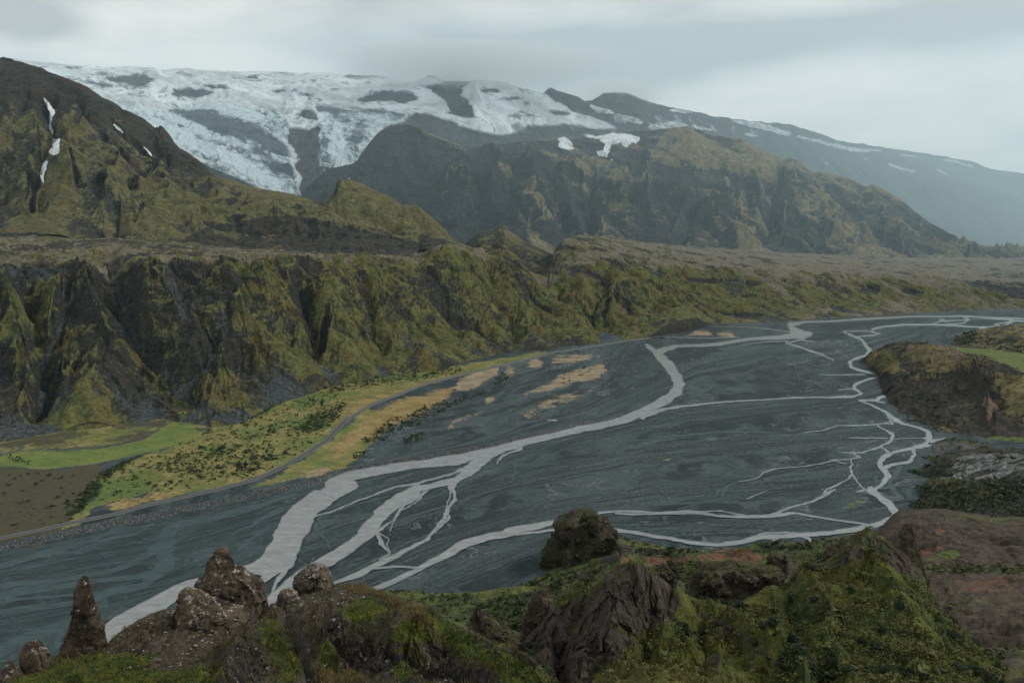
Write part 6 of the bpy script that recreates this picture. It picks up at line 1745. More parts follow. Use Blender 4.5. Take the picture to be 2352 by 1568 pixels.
gold = np.maximum.reduce([k * sstep(poly(wp, wq, t, 60), -8, 12) for t, k in (
    (R13([(0, 330), (240, 380), (500, 460), (760, 570), (860, 700), (740, 690), (560, 590), (260, 430), (0, 400)]), 1.0), (R13([(560, 600), (740, 690), (860, 840), (900, 910), (800, 800), (600, 660)]), 0.8), (A7([(1450, 800), (1540, 820), (1640, 879), (1480, 900)]), 0.9),
    (A7([(1200, 610), (1260, 600), (1320, 640), (1300, 680)]), 0.7), (R13([(0, 1180), (120, 1200), (200, 1356), (0, 1356)]), 0.8), (A7([(150, 790), (240, 760), (420, 760), (280, 800)]), 0.4))])
rocky = np.maximum.reduce([k * sstep(poly(wp, wq, t, 60), -8, 10) for t, k in (
    (A7([(1040, 879), (1050, 760), (1110, 680), (1170, 640), (1200, 700), (1230, 780), (1200, 879)]), 1.0), (A7([(1460, 620), (1540, 590), (1620, 640), (1760, 700), (1900, 760), (1980, 860), (1900, 900), (1600, 800), (1540, 700)]), 0.9),
    (R13([(820, 900), (1000, 1000), (1200, 1180), (1480, 1200), (1600, 1356), (880, 1356), (800, 1080)]), 0.75), (A7([(820, 480), (1000, 500), (1200, 600), (1100, 620), (860, 600)]), 0.7))])
path_f = stroke(P_, Q_, A7([(1310, 588, 80), (1340, 640, 100), (1370, 700, 90), (1400, 770, 80), (1420, 840, 80), (1440, 920, 90), (1460, 1010, 90)]))
m, g = new_mat("knoll_terrain")
p = g.pos()
n1 = g.noise(p, 1 / 1.1, 6, 0.62, 0.5)
n2 = g.noise(p, 1 / 0.12, 6, 0.74)
n3 = g.noise(g.stretch(p, (1.0, 1.0, 0.4)), 1 / 0.40, 6, 0.70, 0.7)
n4 = g.noise(g.vmath('ADD', p, (5.0, 9.0, 2.0)), 1 / 0.26, 6, 0.75)
spk = g.step(g.voro(p, 1 / 0.16), 0.20, 0.10)
so = g.mix(g.step(n3, 0.34, 0.66), (0.040, 0.031, 0.024), (0.100, 0.080, 0.062))
so = g.mix(g.math('MULTIPLY', g.step(n2, 0.60, 0.70), 0.6), so, (0.15, 0.13, 0.11))
rk = g.mix(g.step(n3, 0.35, 0.65), (0.012, 0.011, 0.010), (0.056, 0.048, 0.042))
rk = g.mix(g.step(g.math('ADD', n4, g.math('MULTIPLY', g.math('SUBTRACT', n2, 0.5), 0.6)), 0.60, 0.68), rk, (0.30, 0.28, 0.26))
ms = g.mix(g.step(n1, 0.36, 0.64), (0.036, 0.056, 0.012), (0.135, 0.132, 0.022))
ms = g.mix(g.step(n3, 0.54, 0.70), ms, (0.030, 0.064, 0.018))
ms = g.mix(g.math('MULTIPLY', g.step(n4, 0.60, 0.68), 0.7), ms, (0.10, 0.045, 0.016))
gd = g.mix(g.step(n3, 0.35, 0.65), (0.13, 0.095, 0.045), (0.14, 0.065, 0.024))
gd = g.mix(g.step(n4, 0.52, 0.66), gd, (0.075, 0.075, 0.022))
bs = g.mix(g.step(n1, 0.4, 0.6), so, g.mix(g.step(n4, 0.4, 0.6), (0.034, 0.034, 0.016), (0.060, 0.056, 0.022)))
j = g.math('ADD', g.math('MULTIPLY', g.math('SUBTRACT', n1, 0.5), 0.8), g.math('MULTIPLY', g.math('SUBTRACT', n4, 0.5), 1.0))
c = g.mix(g.step(g.math('ADD', g.attr('soil'), j), 0.35, 0.65), bs, so)
c = g.mix(g.step(g.math('ADD', g.attr('rock'), j), 0.40, 0.60), c, rk)
c = g.mix(g.step(g.math('ADD', g.attr('gold'), j), 0.40, 0.65), c, gd)
c = g.mix(g.step(g.math('ADD', g.attr('moss'), g.math('MULTIPLY', j, 0.9)), 0.40, 0.62), c, ms)
c = g.vmath('SCALE', c, g.remap(n2, 0.28, 0.72, 0.45, 1.50))
c = g.mix(g.math('MULTIPLY', g.math('MULTIPLY', spk, g.step(n1, 0.55, 0.65)), 0.7), c, (0.34, 0.32, 0.30))
finish(g, c, 0.95, g.math('ADD', g.math('MULTIPLY', n2, 0.6), g.math('ADD', n3, n4)), 0.14, 0.9, 0.12)
M_KNOLL = m
mossy = mossy - 0.5 * sstep(kno.slope, 2.2, 3.8)
knob = sheet_mesh("hill", kno, M_KNOLL, dict(moss=mossy, soil=soil, gold=gold, rock=np.maximum(rocky, 0.55 * sstep(kno.slope, 1.8, 3.2))))
tag(knob, "stony mossy knoll at the viewpoint with a footpath over it", "knoll", "structure")
m, g = new_mat("path_dirt")
p = g.pos()
n_ = g.noise(p, 1 / 0.3, 6, 0.7)
n2 = g.noise(p, 1 / 0.05, 5, 0.7)
finish(g, g.vmath('SCALE', g.mix(n_, (0.040, 0.033, 0.027), (0.066, 0.056, 0.047)), g.remap(n2, 0.3, 0.7, 0.7, 1.3)), 0.95, n2, 0.03, 0.8, 0.1)
pth = cut_sheet("path", kno, path_f + 5 * kno.nx + 3 * kno.ny, 0.012, m)
tag(pth, "narrow trodden brown footpath crossing the mossy knoll", "path", "structure")

# ---- pinnacles, fins and stacks
M_LICH = rock_mat("lichen_rock", [(0.026, 0.020, 0.015), (0.115, 0.088, 0.062)], [(0.22, 0.20, 0.19), (0.40, 0.37, 0.36)], [(0.060, 0.066, 0.012), (0.10, 0.090, 0.018)], 0.5, 0.26, 0.16)
M_LICH2 = rock_mat("pale_lichen_rock", [(0.040, 0.032, 0.025), (0.135, 0.108, 0.080)], [(0.20, 0.185, 0.175), (0.36, 0.33, 0.32)], [(0.060, 0.066, 0.012), (0.10, 0.090, 0.018)], 0.5, 0.42, 0.12)
M_FIN = rock_mat("brown_fin_rock", [(0.026, 0.020, 0.016), (0.085, 0.064, 0.050)], [(0.11, 0.10, 0.09), (0.16, 0.145, 0.13)], [(0.036, 0.046, 0.014), (0.070, 0.072, 0.020)], 2.6, 0.35, 0.45)
M_STACK = rock_mat("wooded_stack_rock", [(0.040, 0.032, 0.025), (0.11, 0.084, 0.062)], [(0.10, 0.09, 0.08), (0.13, 0.12, 0.10)], [(0.020, 0.030, 0.012), (0.050, 0.056, 0.020)], 6.0, 0.2, 0.5)
R11 = lambda rows: [(1176 + r[0] * .25025, r[1] * .25025, r[2] * .25025) for r in rows]
RR12 = lambda rows: [(1176 + r[0] * .25022, 376.3 + r[1] * .25022, 376.3 + r[2] * .25022) for r in rows]
rock("rock_spire", R11([(580, 765, 790), (610, 738, 808), (650, 715, 822), (740, 694, 835), (830, 690, 862), (900, 688, 885), (980, 676, 905), (1060, 655, 922), (1140, 626, 942), (1220, 596, 962), (1300, 560, 980), (1380, 540, 990)]), 29.6, M_LICH,
     "slender lichen-tipped rock spire standing alone at the left end of the knoll", "rock spire", 0.10, 201, 0.75, 100, 140, sink=1.0, block=0.8)
rock("rock_stub", R11([(1180, 270, 320), (1200, 238, 345), (1240, 226, 375), (1290, 210, 420), (1360, 205, 440), (1440, 196, 445), (1560, 185, 450)]), 27.6, M_LICH,
     "short blunt dark rock stub left of the slender spire", "rock spire", 0.07, 203, 0.8, 80, 80, sink=1.0, block=0.7)
rock("rock_stub", R11([(1360, 75, 95), (1400, 45, 125), (1450, 20, 160), (1520, -20, 200), (1600, -60, 240)]), 27.0, M_LICH,
     "small pointed dark rock at the lower left corner of the view", "rock spire", 0.07, 205, 0.8, 70, 60, sink=1.0, block=0.6)
rock("rock_pinnacle", RR12([(318, 515, 560), (345, 490, 588), (380, 465, 600), (430, 430, 625), (500, 405, 645), (540, 395, 700), (600, 350, 770), (650, 310, 800), (700, 292, 840), (760, 285, 880), (840, 300, 905), (900, 330, 920), (960, 380, 945), (1040, 420, 960)]), 31.0, M_LICH,
     "tallest double-shouldered rock pinnacle in the middle of the knoll, moss down its right side", "rock pinnacle", 0.20, 207, 0.7, 130, 150, sink=1.2, block=1.1)
rock("rock_block", RR12([(700, 185, 260), (720, 165, 330), (780, 160, 420), (860, 140, 520), (920, 110, 640), (980, 90, 760), (1040, 75, 800), (1110, 60, 820)]), 29.3, M_LICH,
     "low rounded rock shoulder at the foot of the tallest pinnacle", "rock block", 0.19, 209, 0.8, 110, 90, sink=1.2, block=0.9)
rock("rock_block", RR12([(470, 1390, 1450), (490, 1330, 1465), (520, 1275, 1480), (560, 1240, 1500), (600, 1222, 1512), (660, 1212, 1530), (720, 1210, 1540), (790, 1205, 1545)]), 33.4, M_LICH2,
     "pale lichen-covered square rock block on the brow of the knoll", "rock block", 0.16, 211, 0.8, 110, 100, sink=1.0, block=0.8)
rock("rock_block", RR12([(705, 1130, 1190), (730, 1080, 1215), (770, 1055, 1225), (840, 1045, 1240), (900, 1050, 1260), (960, 1070, 1300), (1020, 1090, 1320)]), 31.8, M_LICH2,
     "whitish rock hump left of the square block, above the footpath", "rock block", 0.11, 213, 0.8, 90, 80, sink=1.0, block=0.6)
rock("rock_block", RR12([(862, 990, 1030), (880, 975, 1046), (930, 968, 1060), (990, 962, 1070), (1020, 960, 1075)]), 31.0, M_LICH,
     "small dark upright rock in the gap between pinnacle and path", "rock block", 0.07, 215, 0.8, 60, 50, sink=0.8, block=0.5)
rock("rock_tip", [(1330, 833, 836), (1336, 829, 838), (1345, 827, 842), (1358, 822, 850)], 32.5, M_LICH2,
     "tiny spike of rock on the grassy brow right of the square block", "rock spire", 0.05, 217, 0.8, 40, 40, sink=0.6, block=0.2)
RR13 = lambda rows: [(1270 + r[0] * .22, 799.7 + r[1] * .22, 799.7 + r[2] * .22) for r in rows]
RR9 = lambda rows: [(1176 + r[0] * .32, 1599.4 + r[1] * .32, 1599.4 + r[2] * .32) for r in rows]
rock("rock_fin", RR13([(572, 1335, 1365), (620, 1300, 1430), (690, 1285, 1500), (740, 1280, 1570), (790, 1272, 1620), (850, 1270, 1720), (930, 1272, 1850), (1050, 1280, 1900)]), 135, M_FIN,
     "dark pointed rock fin rising behind the mossy brow of the knoll", "rock fin", 1.0, 221, 0.45, 110, 90, sink=8, block=4)
rock("rock_fin", RR13([(372, 1995, 2075), (400, 1950, 2078), (440, 1915, 2080), (500, 1890, 2170), (560, 1880, 2240), (640, 1865, 2300), (740, 1835, 2400), (840, 1815, 2500), (960, 1800, 2600), (1100, 1790, 2650)]), 122, M_FIN,
     "ragged brown rock fin at the left edge of the buttress", "rock fin", 1.0, 223, 0.5, 120, 100, sink=8, block=4)
rock("rock_fin", [(1293, 1520, 1525), (1300, 1513, 1533), (1312, 1510, 1540), (1330, 1512, 1548), (1352, 1516, 1556), (1390, 1520, 1562)], 122, M_FIN,
     "narrow dark fin peeping over the right shoulder of the buttress", "rock fin", 0.5, 225, 0.6, 80, 70, sink=6, block=2.2)
rock("rock_fin", RR9([(343, 215, 260), (358, 120, 300), (375, 85, 350), (400, 50, 540), (430, 20, 610), (480, -10, 640), (540, -40, 650), (600, -60, 650), (660, -80, 640)]), 168, M_FIN,
     "broad dark brown rock fin between the buttress and the green flank", "rock fin", 1.4, 227, 0.4, 150, 90, sink=8, block=5)
rock("rock_pinnacle", RR9([(108, 1222, 1240), (125, 1200, 1258), (160, 1160, 1290), (200, 1090, 1340), (240, 1020, 1370), (290, 960, 1390), (340, 930, 1400), (400, 900, 1400)]), 155.5, M_FIN,
     "jagged rock crown on top of the green flank", "rock pinnacle", 1.0, 229, 0.55, 120, 90, sink=5, block=3.5)
rock("rock_pinnacle", RR9([(85, 1505, 1530), (105, 1484, 1552), (150, 1478, 1566), (220, 1472, 1578), (300, 1462, 1590), (360, 1440, 1606), (420, 1430, 1625), (480, 1440, 1640)]), 152, M_FIN,
     "dark finger of rock right of the jagged crown, topping the green flank", "rock pinnacle", 0.7, 231, 0.7, 100, 100, sink=5, block=3)
rock("rock_block", RR9([(290, 560, 610), (305, 530, 640), (330, 520, 650), (360, 516, 655), (385, 516, 655)]), 400, M_FIN,
     "rounded dark boulder outcrop on the slope behind the broad fin", "rock block", 1.4, 233, 0.8, 80, 50, sink=4, block=5)
stack = rock("rock_stack", [(1170, 1330, 1338), (1175, 1320, 1366), (1185, 1307, 1372), (1195, 1290, 1391), (1215, 1285, 1396), (1235, 1281, 1400), (1255, 1273, 1402), (1275, 1267, 1396), (1300, 1258, 1384), (1318, 1262, 1376)], 585, M_STACK,
     "tall shrub-covered rock stack standing at the edge of the river plain", "rock stack", 7.0, 241, 0.75, 150, 110, sink=12, block=18)
rock("boulder", [(1234.5, 1737, 1742), (1236.5, 1734, 1745), (1240, 1733, 1746), (1243, 1734, 1745)], 655, M_FIN, "lone reddish boulder at the water's edge below the near spur", "boulder", 0.6, 243, 0.8, 40, 24, sink=1, block=2)

# ------------------------------------------------------------------ shrubs, heath and grass
rng = np.random.default_rng(7)


def leaf_mat(name, a, b, c3, sc_=1.0):
    m, g = new_mat(name)
    oi = g.n('ShaderNodeObjectInfo')
    tc = g.n('ShaderNodeTexCoord').outputs['Object']
    n = g.noise(tc, 2.2 * sc_, 3, 0.6)
    nf = g.noise(tc, 9.0 * sc_, 2, 0.6)
    c = g.mix(g.step(n, 0.35, 0.65), a, b)
    c = g.mix(g.step(oi.outputs['Random'], 0.55, 1.0), c, c3)
    c = g.vmath('SCALE', c, g.remap(nf, 0.3, 0.7, 0.65, 1.35))
    finish(g, c, 0.75, spec=0.15)
    return m


def leaf_cloud(n, blobs, size, seed, squash=0.8):
    """n small leaves spread through a lumpy crown made of blobs (x, y, z, r)"""
    r_ = np.random.default_rng(seed)
    w = np.array([b[3] ** 2 for b in blobs])
    k = r_.choice(len(blobs), n, p=w / w.sum())
    B = np.array(blobs)[k]
    v = r_.normal(size=(n, 3))
    v /= np.linalg.norm(v, axis=1)[:, None]
    rad = r_.uniform(0.45, 1.05, n) ** 0.6
    C = B[:, :3] + v * (B[:, 3] * rad)[:, None] * np.array([1, 1, squash])
    C[:, 2] = np.abs(C[:, 2])
    nrm = v + 0.7 * r_.normal(size=(n, 3))
    nrm[:, 2] += 0.5
    nrm /= np.linalg.norm(nrm, axis=1)[:, None]
    t = np.cross(nrm, r_.normal(size=(n, 3)))
    t /= np.linalg.norm(t, axis=1)[:, None]
    b = np.cross(nrm, t)
    s = size * r_.uniform(0.6, 1.4, n)[:, None]
    V = np.stack([C - t * s, C + b * s * 0.55, C + t * s, C - b * s * 0.55], 1).reshape(-1, 3)
    return V


def quads_obj(name, V, mat, parent=None):
    n = len(V) // 4
    return raw_mesh(name, V, np.arange(n * 4), np.arange(n) * 4, mat, smooth=False, parent=parent)


def stems(seed, n=7, h=0.6):
    r_ = np.random.default_rng(seed)
    V, Fq = [], []
    for i in range(n):
        a = r_.uniform(0, 6.28)
        tip = np.array([math.cos(a) * r_.uniform(0.1, 0.5), math.sin(a) * r_.uniform(0.1, 0.5), h * r_.uniform(0.7, 1.1)])
        base = np.array([math.cos(a) * 0.06, math.sin(a) * 0.06, -0.15])
        o = len(V)
        for p_, w in ((base, 0.035), (base * 0.5 + tip * 0.5 + [0, 0, 0.05], 0.024), (tip, 0.008)):
            for q in range(4):
                V.append(p_ + np.array([math.cos(q * 1.571) * w, math.sin(q * 1.571) * w, 0]))
        for l_ in range(2):
            for q in range(4):
                Fq.append((o + l_ * 4 + q, o + l_ * 4 + (q + 1) % 4, o + l_ * 4 + 4 + (q + 1) % 4, o + l_ * 4 + 4 + q))
    return np.array(V), np.array(Fq)


M_LEAF = leaf_mat("willow_leaves", (0.012, 0.022, 0.010), (0.026, 0.038, 0.015), (0.034, 0.044, 0.018))
M_BIRCH = leaf_mat("birch_leaves", (0.018, 0.028, 0.014), (0.034, 0.046, 0.018), (0.050, 0.054, 0.016))
M_TWIG, g = new_mat("twig_bark")
finish(g, (0.05, 0.042, 0.034), 0.9)


def shrub_proto(name, nleaf, size, mat, seed, tall=1.0):
    r_ = np.random.default_rng(seed)
    nb = 7
    blobs = [(r_.uniform(-0.45, 0.45), r_.uniform(-0.45, 0.45), r_.uniform(0.12, 0.62) * tall, r_.uniform(0.20, 0.36)) for _ in range(nb)]
    root = bpy.data.objects.new(name, None)
    root.empty_display_size = 0.3
    sc.collection.objects.link(root)
    quads_obj("foliage", leaf_cloud(nleaf, blobs, size, seed, 0.9 * tall), mat, root)
    V, Fq = stems(seed + 1, 7, 0.6 * tall)
    raw_mesh("stems", V, Fq.ravel(), np.arange(len(Fq)) * 4, M_TWIG, smooth=False, parent=root)
    return root


def dup(root):
    r = root.copy()
    sc.collection.objects.link(r)
    for ch in root.children:
        c = ch.copy()
        sc.collection.objects.link(c)
        c.parent = r
    return r


def pick(s, weight, n, seed, near=None):
    """n random places on a sheet, drawn by the weight field"""
    r_ = np.random.default_rng(seed)
    area = np.gradient(s.Y, axis=0) * np.gradient(s.a)[None, :] * s.Y
    w = (weight * np.maximum(area, 0)).ravel()
    idx = r_.choice(w.size, n, replace=False, p=w / w.sum())
    return np.stack([s.X.ravel()[idx], s.Y.ravel()[idx], s.Z.ravel()[idx]], -1)


def fld_(s, polys, soft=6):
    P_, Q_ = s.px()
    f = np.zeros(P_.shape)
    for pts, k in polys:
        f = np.maximum(f, k * sstep(poly(P_, Q_, pts), -soft, soft))
    return f


def plant(protos, pts, smin, smax, seed, label, cat, group):
    r_ = np.random.default_rng(seed)
    for p_ in pts:
        pr = protos[r_.integers(len(protos))]
        if not pr.get('used'):
            o = pr
            pr['used'] = 1
        else:
            o = dup(pr)
        k = r_.uniform(smin, smax) * r_.uniform(0.75, 1.15)
        o.location = (p_[0], p_[1], p_[2] - 0.05 * k)
        o.scale = (k * r_.uniform(0.85, 1.3), k * r_.uniform(0.85, 1.3), k * r_.uniform(0.75, 1.1))
        o.rotation_euler = (0, 0, r_.uniform(0, 6.28))
        tag(o, label, cat, None, group)


def mass_of(name, protos_blobs, pts, sizes, mat, label, cat, seed, nleaf=14, leaf=0.30):
    """far or countless low growth as one object: a little leaf clump at each place"""
    r_ = np.random.default_rng(seed)
    out = []
    base = [leaf_cloud(nleaf, [(r_.uniform(-.4, .4), r_.uniform(-.4, .4), r_.uniform(.1, .6), r_.uniform(.25, .45)) for _ in range(4)], leaf, seed + i) for i in range(12)]
    for p_, k in zip(pts, sizes):
        b = base[r_.integers(12)]
        a = r_.uniform(0, 6.28)
        c, s_ = math.cos(a), math.sin(a)
        q = b * (k * np.array([r_.uniform(.8, 1.4), r_.uniform(.8, 1.4), r_.uniform(.6, 1.0)]))
        out.append(np.stack([q[:, 0] * c - q[:, 1] * s_, q[:, 0] * s_ + q[:, 1] * c, q[:, 2]], -1) + p_)
    o = quads_obj(name, np.concatenate(out), mat)
    tag(o, label, cat, "stuff")
    return o


R8p = lambda pts: reg(8, pts)
near_protos = [shrub_proto("shrub", 420, 0.085, M_LEAF, 300 + i * 7) for i in range(5)]
# steep flank: scattered, thicker towards the bottom
flank = fld_(spr, [(R8p([(1300, 360), (1560, 300), (1700, 330), (1900, 480), (2100, 640), (2300, 780), (2350, 879), (1300, 879), (1150, 740), (1080, 660), (1200, 560)]), 0.10),
                   (R8p([(1060, 620), (1180, 640), (1330, 760), (1500, 860), (1700, 879), (1300, 879), (1150, 740)]), 1.0),
                   (R8p([(1450, 640), (1700, 700), (1900, 800), (2000, 879), (1500, 879)]), 0.55), (R8p([(2000, 740), (2350, 800), (2350, 879), (2000, 879)]), 0.45)])
P_, Q_ = spr.px()
flank = flank * (Q_ < 1600)
plant(near_protos, pick(spr, flank, 118, 401), 1.0, 2.2, 501, "dark green shrub clinging to the steep green flank of the near spur", "shrub", "shrubs on the steep flank of the near spur")
hollow = fld_(spr, [(R8p([(760, 470), (850, 480), (1000, 470), (1100, 500), (1080, 560), (960, 570), (850, 545)]), 1.0), (R8p([(770, 590), (900, 620), (960, 680), (930, 740), (800, 720), (740, 640)]), 1.2), (R8p([(20, 760), (80, 690), (190, 720), (230, 840), (120, 850)]), 1.2)])
plant(near_protos, pick(spr, hollow, 62, 403), 1.0, 2.0, 503, "dark shrub in the shaded hollow beside the rock buttress", "shrub", "shrubs in the hollow beside the buttress")
birch = [shrub_proto("shrub", 240, 0.12, M_BIRCH, 400 + i * 7, 1.15) for i in range(4)]
wood = fld_(low, [([(1090, 1400), (1150, 1375), (1200, 1365), (1260, 1352), (1300, 1345), (1290, 1400), (1240, 1440), (1180, 1460), (1120, 1450)], 1.0), ([(940, 1365), (1020, 1368), (1010, 1385), (950, 1385)], 0.6),
                  ([(1180, 1345), (1240, 1330), (1300, 1322), (1370, 1320), (1380, 1345), (1280, 1350)], 0.5), ([(1440, 1245), (1500, 1255), (1570, 1265), (1560, 1282), (1480, 1275)], 0.6), ([(1740, 1250), (1830, 1250), (1860, 1262), (1760, 1268)], 0.8),
                  ([(1535, 1300), (1620, 1300), (1620, 1330), (1550, 1330)], 0.8)])
plant(birch, pick(low, wood, 100, 405), 3.0, 6.0, 505, "bushy dark birch scrub on the slope between the spur and the river plain", "shrub", "birch scrub on the lower slope")

# low mat of herbs over the flank: one object
M_HERB = leaf_mat("herb_leaves", (0.034, 0.056, 0.018), (0.104, 0.112, 0.028), (0.07, 0.07, 0.02), 0.25)

# countless low growth, one object per stretch of ground
def sizes(n, a, b, seed):
    return (a + (b - a) * np.random.default_rng(seed).uniform(0, 1, n) ** 1.6) * np.random.default_rng(seed + 1).lognormal(-0.08, 0.32, n)


meadow = fld_(G_, [(reg(4, [(480, 1330), (620, 1230), (860, 1150), (1090, 1030), (1330, 960), (1600, 850), (1904, 760), (1904, 860), (1840, 960), (1700, 1090), (1500, 1200), (1300, 1270), (1000, 1330), (700, 1390), (480, 1400)]), 0.28),
                   (reg(4, [(870, 1180), (1100, 1090), (1400, 1080), (1500, 1130), (1480, 1220), (1300, 1260), (1000, 1260), (850, 1230)]), 1.0), (reg(4, [(1580, 1010), (1700, 940), (1880, 860), (1860, 930), (1760, 1000), (1640, 1040)]), 2.2),
                   (reg(4, [(370, 1480), (420, 1400), (480, 1310), (580, 1230), (700, 1160), (770, 1150), (650, 1230), (560, 1300), (500, 1380), (430, 1470)]), 2.4), (reg(4, [(1340, 930), (1400, 880), (1560, 840), (1500, 880), (1400, 940)]), 2.0),
                   (reg(5, [(190, 1060), (340, 960), (520, 890), (700, 830), (860, 790), (870, 810), (700, 870), (560, 940), (400, 1010), (260, 1080)]), 0.9), (reg(5, [(420, 1060), (520, 1010), (530, 1040), (470, 1090), (410, 1090)]), 1.6),
                   (reg(5, [(0, 740), (240, 720), (520, 700), (720, 660), (720, 690), (500, 730), (240, 770), (0, 800)]), 1.0), (reg(5, [(140, 1140), (200, 1130), (200, 1150), (150, 1160)]), 2.0), (reg(5, [(900, 750), (960, 690), (1000, 700), (940, 780)]), 1.0),
                   (reg(5, [(1200, 690), (1500, 650), (1500, 690), (1260, 760)]), 0.12), (reg(4, [(0, 1240), (400, 1240), (400, 1500), (0, 1560)]), 0.12), (reg(4, [(40, 1140), (110, 1160), (150, 1190), (80, 1180)]), 1.6)])
pts = pick(G_, meadow, 3600, 411)
mass_of("undergrowth", None, pts, sizes(3600, 1.4, 3.8, 12), M_BIRCH, "low dark bushes strewn over the yellow green meadow along the road", "scrub", 71, 12, 0.34)
pts = pick(low, np.clip(0.25 + low.nx, 0, 1) * (1 - red) * (1 - pale) * (low.T < 3.97) * (low.T > 1.0) + wood * 1.5, 2600, 413)
mass_of("undergrowth", None, pts, sizes(2600, 1.5, 3.6, 14), M_BIRCH, "low dark bushes covering the slope behind the knoll", "scrub", 73, 14, 0.30)
ps = fld_(pal, [(reg(10, [(300, 1120), (420, 1090), (640, 1100), (560, 1180), (400, 1200), (300, 1180)]), 0.6), (reg(10, [(300, 1260), (560, 1230), (800, 1210), (1140, 1190), (1140, 1460), (700, 1420), (400, 1400), (300, 1340)]), 1.0)]) + 0.05
pts = pick(pal, ps, 2400, 415)
mass_of("undergrowth", None, pts, sizes(2400, 1.6, 3.4, 16), M_BIRCH, "dark scrub blanketing the foot of the pale streaked slope", "scrub", 75, 12, 0.34)
bs_ = fld_(brn, [([(2110, 1300), (2160, 1296), (2352, 1296), (2480, 1300), (2480, 1318), (2300, 1316), (2130, 1316)], 1.0), ([(2190, 1440), (2352, 1440), (2480, 1460), (2480, 1600), (2260, 1600)], 0.35), ([(2130, 1400), (2200, 1380), (2260, 1430), (2200, 1440)], 0.4)]) + 0.01
pts = pick(brn, bs_, 700, 417)
mass_of("undergrowth", None, pts, sizes(700, 1.0, 2.2, 18), M_BIRCH, "low scrub along the damp green strip on the brown slope", "scrub", 77, 14, 0.30)
rs = fld_(rhl, [(reg(10, [(40, 380), (100, 440), (280, 520), (280, 640), (160, 680), (300, 800), (500, 900), (640, 900), (760, 830), (560, 640), (320, 520)]), 0.8)]) + 0.06
pts = pick(rhl, rs, 900, 419)
mass_of("undergrowth", None, pts, sizes(900, 1.6, 3.6, 20), M_BIRCH, "dark bushes along the river edge of the rounded brown hill", "scrub", 79, 10, 0.34)
fs_ = fld_(fld, [(reg(10, [(650, 230), (760, 180), (900, 200), (1140, 240), (1140, 320), (1000, 310), (860, 280), (720, 270)]), 1.0)]) * (fld.T > 2.02) + 1e-9
pts = pick(fld, fs_, 260, 421)
mass_of("undergrowth", None, pts, sizes(260, 3, 7, 22), M_BIRCH, "dark bushes on the low hill beyond the green field", "scrub", 81, 10, 0.34)
herb = (1 - np.clip(but, 0, 1)) * (spr.T > 0.8) * (spr.T < 3.98) * np.clip(0.35 + spr.nx + spr.ny, 0, 1.2)
pts = pick(spr, herb, 9000, 431)
mass_of("herbs", None, pts, sizes(9000, 0.35, 1.0, 26), M_HERB, "low yellow green herbs and heath over the near spur", "herbs", 85, 14, 0.20)
# leafy cover of the rock stack: belongs to the stack as a part
sv = np.zeros(len(stack.data.vertices) * 3)
stack.data.vertices.foreach_get("co", sv)
sv = sv.reshape(-1, 3)
wx_, wy_, wz_ = sv[:, 0] + stack.location[0], sv[:, 1] + stack.location[1], sv[:, 2] + stack.location[2]
px_, py_ = proj(wx_, wy_, wz_)
ok = (sv[:, 1] < np.median(sv[:, 1]) + 4) & (py_ < 1318) & (py_ > 1186 + 6 * np.sin(wx_)) & ((px_ > 1330 + 9 * np.sin(wz_ * 0.5)) | (py_ > 1252 + 8 * np.sin(wx_)) | (rng.random(len(sv)) < 0.03)) & ~((px_ > 1368) & (py_ < 1245) & (rng.random(len(sv)) < 0.95))
sel = sv[ok]
sel = sel[rng.choice(len(sel), min(1900, len(sel)), replace=False)]
o = mass_of("shrub_cover", None, sel, sizes(len(sel), 1.0, 2.5, 24), M_BIRCH, "x", "x", 83, 16, 0.26)
for k in ('label', 'category'):
    del o[k]
o.parent = stack

# near heath: small leaves of crowberry and moss cushions over the knoll, and grass
def sprig_mat(name, cols, sc_):
    m, g = new_mat(name)
    p = g.pos()
    n = g.noise(p, sc_, 5, 0.65)
    n2 = g.noise(p, sc_ * 9, 3, 0.7)
    c = g.ramp(g.math('ADD', g.math('MULTIPLY', n, 0.7), g.math('MULTIPLY', n2, 0.3)), [(0.36, cols[0]), (0.48, cols[1]), (0.58, cols[2]), (0.66, cols[3])])
    finish(g, c, 0.8, spec=0.15)
    return m


def sprigs(name, s, weight, n, seed, size, up, mat, label, cat):
    r_ = np.random.default_rng(seed)
    C = pick(s, weight, n, seed)
    C = C + r_.normal(size=C.shape) * [0.03, 0.03, 0.012]
    v = r_.normal(size=(n, 3))
    v[:, 2] = np.abs(v[:, 2]) + 0.4
    v /= np.linalg.norm(v, axis=1)[:, None]
    t = np.cross(v, r_.normal(size=(n, 3)))
    t /= np.linalg.norm(t, axis=1)[:, None]
    b = np.cross(v, t)
    s_ = size * r_.uniform(0.5, 1.5, n)[:, None]
    C[:, 2] += r_.uniform(0, up, n)
    V = np.stack([C - t * s_, C + b * s_ * 0.6, C + t * s_, C - b * s_ * 0.6], 1).reshape(-1, 3)
    o = quads_obj(name, V, mat)
    tag(o, label, cat, "stuff")


